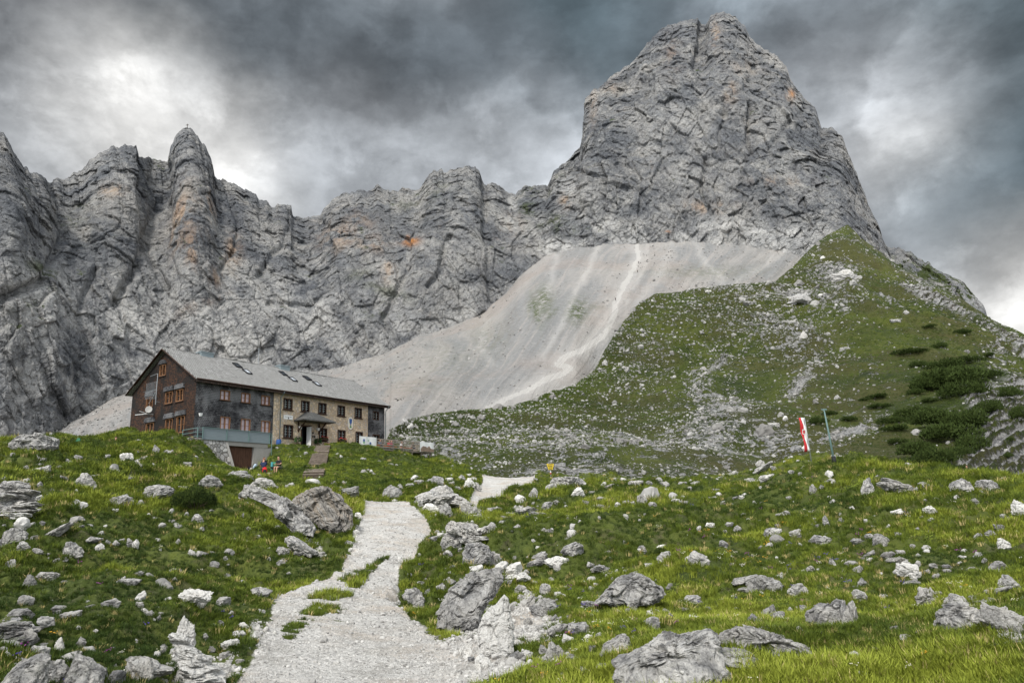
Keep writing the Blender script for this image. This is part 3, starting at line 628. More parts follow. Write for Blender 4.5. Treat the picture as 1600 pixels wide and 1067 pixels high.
# ------------------------------------------------------------------ the near ground
HZ = 10.3                                   # level of the lodge floor
HO = np.array([-32.037, 70.53, HZ]); HTH = .5863
HU = np.array([math.sin(HTH), math.cos(HTH), 0]); HV = np.array([-math.cos(HTH), math.sin(HTH), 0])
def house_pt(a, b, z=0): return HO+a*HU+b*HV+np.array([0, 0, z])
CP = [(-250, 1067, 7), (-250, 900, 13), (-250, 760, 36), (-250, 690, 74), (0, 1067, 6.6), (150, 1067, 6.6), (290, 1060, 7.2), (0, 925, 10.5), (100, 915, 11), (200, 905, 11.5), (262, 925, 11.2), (295, 985, 9.5), (335, 1040, 8.3),
      (100, 990, 8.4), (220, 980, 8.8), (100, 935, 14), (220, 930, 14.5), (0, 938, 13), (60, 880, 19), (200, 888, 19.5), (280, 928, 16), (350, 937, 15.3), (420, 947, 14), (430, 902, 18.5), (470, 880, 21.5),
      (0, 840, 23), (150, 840, 26), (300, 850, 26.5), (420, 850, 27), (500, 850, 27.5), (400, 770, 38), (460, 770, 39), (520, 773, 40), (550, 790, 39), (430, 800, 34), (440, 835, 30), (480, 848, 29), (540, 835, 31),
      (450, 766, 47), (520, 777, 47), (0, 760, 37), (60, 790, 32), (150, 780, 38), (250, 770, 42), (350, 768, 42), (305, 790, 38), (0, 730, 52), (100, 730, 52), (200, 740, 50), (300, 748, 50), (380, 753, 52), (420, 750, 57), (475, 749, 62),
      (0, 692, 72), (50, 692, 74), (100, 686, 76), (200, 683, 79), (250, 682, 76), (298, 690, 73),
      (320, 738, 67), (345, 738, 70), (375, 735, 74.5), (400, 733, 75), (400, 743, 68), (430, 737, 67), (470, 740, 66), (430, 715, 72), (465, 715, 73), (300, 720, 66),
      (560, 783, 47), (530, 765, 54), (600, 785, 47), (600, 745, 66), (650, 745, 68), (560, 730, 70), (700, 748, 66), (735, 748, 68), (690, 731, 76), (620, 723, 79), (740, 760, 62),
      # the track
      (580, 1067, 7.6), (560, 1000, 10), (535, 950, 14), (530, 924, 16.5), (575, 893, 20.5), (603, 862, 25), (615, 831, 29.5), (612, 801, 36), (602, 787, 42), (700, 1067, 7.7), (450, 1067, 7.4), (440, 1000, 9.8), (650, 1000, 10.3), (560, 870, 23.5), (650, 870, 24.5), (560, 800, 35.5), (660, 801, 36),
      (650, 797, 40), (700, 792, 43), (690, 772, 50), (740, 790, 50), (770, 750, 67), (830, 750, 67), (790, 775, 57), (750, 785, 52), (800, 757, 82), (860, 745, 74),
      (720, 832, 34), (760, 833, 33), (655, 850, 28), (650, 900, 20.5), (620, 930, 17), (640, 952, 14.3), (690, 907, 18.5), (745, 864, 24), (800, 823, 29), (860, 808, 32), (1000, 795, 34), (1150, 790, 34), (1230, 767, 35), (1290, 752, 36), (1370, 747, 38), (1450, 757, 36), (1520, 767, 34),
      (1600, 767, 33), (1800, 767, 33), (900, 817, 40), (880, 803, 44), (1000, 787, 48), (1120, 778, 52), (1230, 775, 48), (1370, 765, 55), (1500, 785, 55), (1600, 785, 50), (1800, 785, 50),
      (900, 767, 60), (1000, 760, 64), (940, 750, 74), (1060, 752, 80), (1090, 753, 82), (1130, 747, 78), (1180, 734, 83), (1230, 724, 87), (1270, 718, 90), (1330, 718, 90), (1400, 730, 86), (1470, 750, 80), (1540, 772, 72), (1600, 785, 70),
      (1150, 770, 60), (1180, 760, 66), (1250, 750, 66), (1300, 742, 68), (1270, 745, 118), (1400, 765, 112), (1150, 765, 108), (1000, 770, 100), (850, 765, 100), (700, 765, 100), (1500, 790, 105), (1650, 800, 105),
      (700, 1000, 10.6), (780, 1067, 7.8), (780, 962, 12.7), (850, 922, 15.7), (850, 872, 20), (860, 1060, 7.9), (950, 932, 13.7), (1000, 1067, 6.9), (1150, 1050, 7.1), (1300, 1067, 6.8), (1600, 1067, 6.4), (1800, 1067, 6.2), (1000, 980, 10), (1150, 960, 10.8), (1300, 962, 10.5),
      (1450, 972, 9.8), (1600, 962, 10), (1800, 960, 10), (1000, 880, 17), (1150, 882, 16.5), (1300, 872, 17), (1450, 882, 15.5), (1600, 872, 15.5), (1800, 870, 15), (1000, 832, 24), (1150, 832, 23), (1280, 803, 27), (1400, 803, 26), (1500, 812, 23), (1600, 812, 22), (1800, 812, 22),
      (1370, 770, 31), (940, 830, 25)]
for x in (700, 850, 1000, 1150, 1300, 1450, 1600, 1800): CP.append((x, 800, 135))
CPX = [house_pt(a, b) for a in (0, 9, 18, 27) for b in (0, 6, 12)]+[house_pt(a, -2.2, -.1) for a in (9, 14, 20, 27)]+[house_pt(33, -2, -.6), house_pt(33, 6, -.5), house_pt(-4, 8, -.25), house_pt(-3.5, 1, .0), house_pt(10, 20, -.5), house_pt(-6, 18, -1.5), house_pt(40, 4, -2.5), house_pt(28, 18, -1.5), house_pt(-.5, -3, -.1), house_pt(20, -5, -.75), house_pt(25, -5, -1.), house_pt(30, -5, -1.3), house_pt(34, -4.5, -1.5)]
for az in (-38, -30, -22, -14): CPX.append(np.array([math.sin(math.radians(az))*135, math.cos(math.radians(az))*135, 7.]))
for az in range(-75, 80, 25):
    for r in (.8, 2.2, 4.5): CPX.append(np.array([math.sin(math.radians(az))*r, math.cos(math.radians(az))*r, 0.]))
for az in (-70, 70):
    for r in (12, 30, 60, 130): CPX.append(np.array([math.sin(math.radians(az))*r, math.cos(math.radians(az))*r, r*.06]))
for az in (-130, -180, 180, 130):
    for r in (.8, 4, 12, 40, 130): CPX.append(np.array([math.sin(math.radians(az))*r, math.cos(math.radians(az))*r, -.02*r]))
cpt = np.array([at(a, b, c) for a, b, c in CP]+CPX)
def logpol(P): r = np.hypot(P[..., 0], P[..., 1]); return np.arctan2(P[..., 0], P[..., 1]), np.log(np.maximum(r, .3))
ca, cl_ = logpol(cpt); ca[len(ca)-20:] = np.repeat(np.radians([-130, -180, 180, 130]), 5)
ctrl = np.stack([ca*1.6, cl_*.9], 1)
def kern(a, b):
    d2 = ((a[:, None]-b[None])**2).sum(-1); return np.sqrt(d2+.02**2)
cq = cpt[:, 2]/np.exp(cl_)
K = kern(ctrl, ctrl); n_ = len(ctrl)
Kb = np.block([[-K-np.eye(n_)*.0015, np.ones((n_, 1))], [np.ones((1, n_)), np.zeros((1, 1))]])
sol = np.linalg.solve(Kb, np.concatenate([cq, [0]]))
def base_h(az, lr):
    sh = az.shape; q = np.stack([az.ravel()*1.6, lr.ravel()*.9], 1); out = np.empty(len(q))
    for i in range(0, len(q), 20000): out[i:i+20000] = -kern(q[i:i+20000], ctrl)@sol[:-1]+sol[-1]
    return out.reshape(sh)*np.exp(lr)
azs = np.radians(np.concatenate([np.arange(-180, -46, 4.), np.arange(-44, 44, .085), np.arange(44, 181, 4.)])); azs[-1] = math.pi
lrs = np.concatenate([np.linspace(math.log(.5), math.log(5.5), 26)[:-1], np.linspace(math.log(5.5), math.log(138), 640)])
AZ, LR = np.meshgrid(azs, lrs)
# coarse evaluation, then bilinear up-sampling keeps the script quick
ga = np.radians(np.concatenate([np.arange(-180, -46, 6.), np.arange(-46, 46.01, .5), np.arange(48, 181, 6.)])); ga[0] = -math.pi; ga[-1] = math.pi
gl = np.linspace(lrs[0], lrs[-1], 330)
GH = base_h(*np.meshgrid(ga, gl))
def bilin(az, lr, G, xa, xl):
    i = np.clip(np.searchsorted(xa, az)-1, 0, len(xa)-2); j = np.clip(np.searchsorted(xl, lr)-1, 0, len(xl)-2)
    u = np.clip((az-xa[i])/(xa[i+1]-xa[i]), 0, 1); v = np.clip((lr-xl[j])/(xl[j+1]-xl[j]), 0, 1)
    u = u*u*(3-2*u)*.0+u
    return (G[j, i]*(1-u)+G[j, i+1]*u)*(1-v)+(G[j+1, i]*(1-u)+G[j+1, i+1]*u)*v
def track_mask(px, py):
    """1 inside the gravel track, soft edge"""
    Y = [787, 801, 831, 862, 893, 924, 950, 1000, 1040, 1067, 1400]
    L = [568, 566, 560, 547, 531, 432, 425, 408, 388, 372, 330]; Rr = [637, 661, 673, 662, 624, 622, 640, 682, 706, 726, 800]
    l = np.interp(py, Y, L); r = np.interp(py, Y, Rr); w = np.interp(py, [787, 900, 1067], [7, 18, 44])
    m = sstep(px, l-w, l+w)*(1-sstep(px, r-w, r+w))*(py > 780)
    return m
def far_track(px, py):
    Y = [749, 752, 765, 775, 785, 790]; L = [758, 758, 752, 740, 735, 738]; Rr = [832, 830, 808, 785, 762, 745]
    l = np.interp(py, Y, L); r = np.interp(py, Y, Rr)
    return sstep(px, l-9, l)*(1-sstep(px, r, r+9))*(py > 745)*(py < 800)
XX = np.sin(AZ)*np.exp(LR); YY = np.cos(AZ)*np.exp(LR); HH = bilin(AZ, LR, GH, ga, gl)
P0 = np.stack([XX, YY, HH], -1); px, py, _ = proj(P0); rr = np.exp(LR)
front = (YY > 0)*(np.abs(AZ) < 1.2)
px = np.where(front, px, -999); py = np.where(front, py, 3000.)
tm = track_mask(px, py)*(rr < 47)+0.; ft = far_track(px, py)*(rr > 46)*(rr < 75)
rub = blob(px, py, [(790, 985, 80, 60, .95), (830, 905, 26, 18, .8), (860, 1000, 50, 30, .55), (720, 1040, 90, 36, .9), (760, 1067, 90, 30, .9), (860, 1050, 60, 20, .5), (500, 860, 22, 12, .5), (470, 845, 40, 14, .45, 30), (560, 845, 14, 20, .7), (330, 1040, 60, 36, .75), (400, 990, 22, 24, .6), (285, 1030, 26, 40, .7),
                    (745, 803, 40, 14, .5), (700, 845, 30, 16, .6), (740, 838, 30, 10, .6), (215, 735, 10, 18, .6, -30), (205, 752, 18, 6, .55), (1178, 763, 22, 5, .9, 15), (1140, 745, 40, 5, .55, -20), (370, 750, 40, 8, .45), (660, 790, 20, 8, .5), (820, 800, 40, 8, .6), (900, 797, 60, 6, .4), (340, 735, 14, 8, .6), (445, 745, 30, 6, .4),
                    (495, 752, 20, 6, .6), (1330, 770, 30, 6, .35), (650, 915, 10, 14, .5)])
rub = rub*(rr < 95)
gravel = np.maximum(np.maximum(tm, ft), rub)
strip = blob(px, py, [(540, 905, 40, 9, .8, -20), (510, 925, 44, 8, .9, -10), (500, 950, 50, 8, .85, -10), (480, 968, 40, 9, .75), (530, 965, 30, 6, .5), (590, 880, 18, 4, .4)])*(rr > 8)*(rr < 26)
strip = np.maximum(strip, .9*np.exp(-(line_dist(px, py, [(604, 872), (560, 905), (520, 935), (480, 962), (452, 985)])/np.interp(py, [870, 985], [3.5, 17]))**2)*(rr > 8)*(rr < 27))
gravel = gravel-strip*1.15*sstep(fbm(P0*2.6, 4, .65, seed=3), -.12, .12)
rockm = blob(px, py, [(40, 790, 45, 30, .62), (470, 800, 46, 16, .62, 40), (520, 800, 40, 36, .5), (700, 790, 50, 14, .5), (20, 975, 40, 30, .55), (110, 1050, 90, 24, .62), (285, 1040, 30, 45, .62), (230, 1050, 50, 30, .45), (740, 940, 60, 40, .4), (1330, 770, 60, 9, .3), (1200, 752, 24, 6, .45),
                     (700, 755, 60, 8, .45), (100, 735, 60, 10, .35), (900, 790, 80, 8, .35), (1520, 965, 60, 24, .3), (950, 752, 120, 10, .42), (1080, 748, 80, 8, .4), (260, 705, 40, 12, .25)])*(rr < 97)
rockm = np.maximum(rockm, .44*sstep(rr, 70, 92)*(AZ > -.1))
ha = (XX-HO[0])*HU[0]+(YY-HO[1])*HU[1]; hb = (XX-HO[0])*HV[0]+(YY-HO[1])*HV[1]
flat = sstep(ha, -4, 0)*(1-sstep(ha, 27, 31))*sstep(hb, -2.6, -1.2)*(1-sstep(hb, 12, 15))
calm = (1-.8*np.maximum(tm, ft))*(1-flat)
near = np.clip(rr/14, .25, 3.2)
hum = fbm(P0/8.5, 3, .5, seed=350)*.42*np.clip(rr/14, .4, 1.9)+fbm(P0/np.array([3.4, 3.4, 3.4]), 4, .55, seed=301)*.60*np.clip(rr/14, .45, 1.55)+fbm(P0/.9, 4, .6, seed=310, ridged=True)*.17*np.clip(rr/10, .6, 1.9)
f1, e1 = facets(P0/np.array([.9, .9, .7])/np.clip(rr/16, .7, 3)[..., None], 320); rk = np.clip(rockm*1.6, 0, 1)
HH = HH+calm*(hum*(1-.35*rk)+rk*f1*.28*np.clip(rr/16, .7, 3)) + (1-calm)*(1-flat)*fbm(P0/.6, 3, .6, seed=330)*.022
# the lodge stands on level ground; a cutting in front of the cellar door
HH = HH*(1-flat)+flat*(HZ-.04)
cut = sstep(ha, -1.6, 1.6)*(1-sstep(ha, 6.6, 7.6))*(1-sstep(hb, -2.0, -1.7))*sstep(hb, -9, -4.)
HH = HH*(1-cut)+np.minimum(HH, HZ-2.85)*cut
HH = HH*(1-sstep(rr, 126, 138))+(-2.)*sstep(rr, 126, 138)
def ground_z(x, y):
    a = np.arctan2(x, y); l = np.log(np.maximum(np.hypot(x, y), .5)); return bilin(np.atleast_1d(a), np.atleast_1d(l), HH, azs, lrs)
def hit(px_, py_, rmin=5.6, rmax=130):
    """where the line of sight through a pixel meets the near ground"""
    d = ray(px_, py_); h = math.hypot(d[0], d[1]); r = np.exp(np.linspace(math.log(rmin), math.log(rmax), 900))
    Q = CAMP+d*(r/h)[:, None]; z = ground_z(Q[:, 0], Q[:, 1]); u = np.nonzero(Q[:, 2] < z)[0]
    k = u[0] if len(u) else len(r)-1
    return np.array([Q[k, 0], Q[k, 1], z[k]])
V0 = np.stack([XX, YY, HH], -1)
Fq = grid_faces(len(lrs), len(azs))
tmf = (np.maximum(tm, ft)+.75*fbm(P0/np.clip(rr/18, .6, 2)[..., None]/.8, 4, .6, seed=340)*(np.maximum(tm, ft) > .02)).reshape(-1)[Fq].mean(1)
split_objs([('ground', M_GROUND, 'structure'), ('gravel_track', M_GROUND, 'structure')], V0.reshape(-1, 3), Fq, (tmf > .5).astype(int), dict(gravel=gravel.ravel(), rock=rockm.ravel()))
# ------------------------------------------------------------------ rocks
def icos(sub):
    bm = bmesh.new(); bmesh.ops.create_icosphere(bm, subdivisions=sub, radius=1)
    V = np.array([v.co[:] for v in bm.verts]); Fc = np.array([[v.index for v in f.verts] for f in bm.faces]); bm.free(); return V, Fc
ICO = {}
def rock_mesh(name, seed, kind='block', sub=4, mat=None):
    if sub not in ICO: ICO[sub] = icos(sub)
    V, Fc = ICO[sub]; rg = np.random.RandomState(seed)
    n = {'block': 13, 'slab': 16, 'round': 26, 'shard': 9}[kind]
    N = rg.normal(size=(n, 3)); N /= np.linalg.norm(N, axis=1, keepdims=True); h = rg.uniform(.62, .95, n)
    if kind == 'slab': N = np.concatenate([N, [[.12, -.15, 1.]]]); h = np.append(h, .55)
    N /= np.linalg.norm(N, axis=1, keepdims=True)
    dd = V@N.T; q = np.where(dd > .05, h/np.maximum(dd, .05), 9.)
    k = 45.; r = -np.log(np.exp(-k*q).sum(1)+math.exp(-k*1.25))/k
    P = V*r[:, None]
    o = seed*3.1
    st = fbm(np.stack([P[:, 2]*5+P[:, 0]*1.5+o, P[:, 1]*.6, P[:, 0]*.6], -1), 3, .5, seed=seed)  # bedding
    f, e = facets(P*2.3+o, seed+2)
    f2, e2 = facets(P*5.5+o, seed+4)
    P = P+V*(.05*fbm(P*1.3+o, 3, .5, seed=seed+1)+.045*st+.14*f-.12*sstep(e, .07, 0)+.05*f2-.05*sstep(e2, .10, 0)+.025*fbm(P*9+o, 3, .6, seed=seed+3, ridged=True))[:, None]
    s = np.abs(P).max(0); P = P/s
    me = bpy.data.meshes.new(name); me.from_pydata([tuple(map(float, p)) for p in P], [], Fc.tolist())
    me.polygons.foreach_set('use_smooth', np.ones(len(Fc), bool)); me.materials.append(mat or M_ROCK); me.set_sharp_from_angle(angle=.50)
    return me
def rockmat(pale, lich):
    def b(t):
        P = t.pos(); c, mid, fine = rock_colour(t, P, .35, pale, lich)
        oi = t.node('ShaderNodeObjectInfo'); rnd = oi.outputs['Random']
        c = t.mix(1, c, t.mix(rnd, (1.02, 1.01, 1.0), (1.45, 1.42, 1.37)), 'MULTIPLY')
        gz = t.node('ShaderNodeSeparateXYZ'); t.l.new(t.node('ShaderNodeNewGeometry').outputs['Normal'], gz.inputs[0])
        mo = t.m('MULTIPLY', t.ramp(gz.outputs[2], .55, .85), t.ramp(t.noise(P, 2.2, 5, .7), .58, .66))
        c = t.mix(t.m('MULTIPLY', mo, .55 if not pale else .1), c, (.05, .06, .02))
        pit = t.noise(P, 16, 5, .8); c = t.mix(t.m('MULTIPLY', t.ramp(pit, .42, .35), .7 if not pale else .3), c, (.045, .045, .043))
        c = t.mix(t.m('MULTIPLY', t.ramp(t.noise(P, 4.5, 6, .75), .54, .64), .55), c, (.62, .61, .585))
        cr = t.vor(t.vm('ADD', P, t.vm('SCALE', t.noisec(P, 3., 2), c=.25)), 3.2, 'DISTANCE_TO_EDGE')
        c = t.mix(t.m('MULTIPLY', t.ramp(cr, .035, 0), .45), c, (.04, .04, .038))
        if pale: c = t.mix(.6, c, (.80, .78, .74))
        h = t.m('ADD', t.m('MULTIPLY', mid, .13), t.m('MULTIPLY', fine, .06)); h = t.m('ADD', h, t.m('MULTIPLY', pit, .035)); h = t.m('ADD', h, t.m('MULTIPLY', t.ramp(cr, 0, .07), .03))
        return c, t.bump(h, 1., 1.), .93
    return b
M_ROCK = material('grey limestone', rockmat(0, .55))
M_ROCKW = material('fresh white limestone', rockmat(.7, .2))
M_ROCKD = material('dark weathered limestone', rockmat(0, 1.))
def gstone(t):
    c = t.mix(t.attr('tint', 'Fac', 'INSTANCER'), (.17, .163, .152), (.50, .485, .455)); P = t.pos()
    return t.mix(t.m('MULTIPLY', t.ramp(t.noise(P, 30, 4, .7), .5, .3), .5), c, (.10, .09, .08)), t.bump(t.noise(P, 25, 5, .7), .02, .6), .9
M_STONE = material('gravel stone', gstone)
ROCKS = {k: [rock_mesh(f'rock_{k}', 50+i*7+j, k, 4) for j in range(5)] for i, k in enumerate(('block', 'slab', 'round', 'shard'))}
_rk = [0]
def put_rock(px_, py_, w, h, kind='block', tone='g', label=None, group=None, P=None, hero=False, name='boulder', yaw=None, tilt=0, deep=.7, cat='boulder', scr=None):
    _rk[0] += 1; rg = random.Random(_rk[0]*13)
    if P is None: P = hit(px_, py_)
    z = (P-CAMP)@_F; Wd = w*z/FPX; Hh = h*z/FPX; D = max(Wd*deep, Hh*.6)
    me = rock_mesh(name, 400+_rk[0], kind, 5) if hero else rg.choice(ROCKS[kind])
    me2 = me
    if tone != 'g':
        key = me.name+tone
        me2 = bpy.data.meshes.get(key) or me.copy(); me2.name = key; me2.materials[0] = M_ROCKW if tone == 'w' else M_ROCKD
    o = bpy.data.objects.new(name, me2); COL.objects.link(o)
    az = math.atan2(P[0], P[1]); fwd = Vector((math.sin(az), math.cos(az), 0))
    c = Vector(P)+fwd*D*.30; c.z = P[2]+Hh*.30
    gz = float(ground_z(np.array([c.x]), np.array([c.y]))[0]) if scr is None else P[2]
    c.z = max(P[2], min(gz, P[2]+Hh*.4))+Hh*.14
    o.location = c; o.scale = (Wd*.55, D*.55, Hh*.80)
    o.rotation_euler = (rg.uniform(-.12, .12), math.radians(tilt)+rg.uniform(-.10, .10), -az+(rg.uniform(-.45, .45) if yaw is None else yaw))
    if rg.random() < .5 and not hero: o.scale.x *= -1
    return tagp(o, label, cat, group)
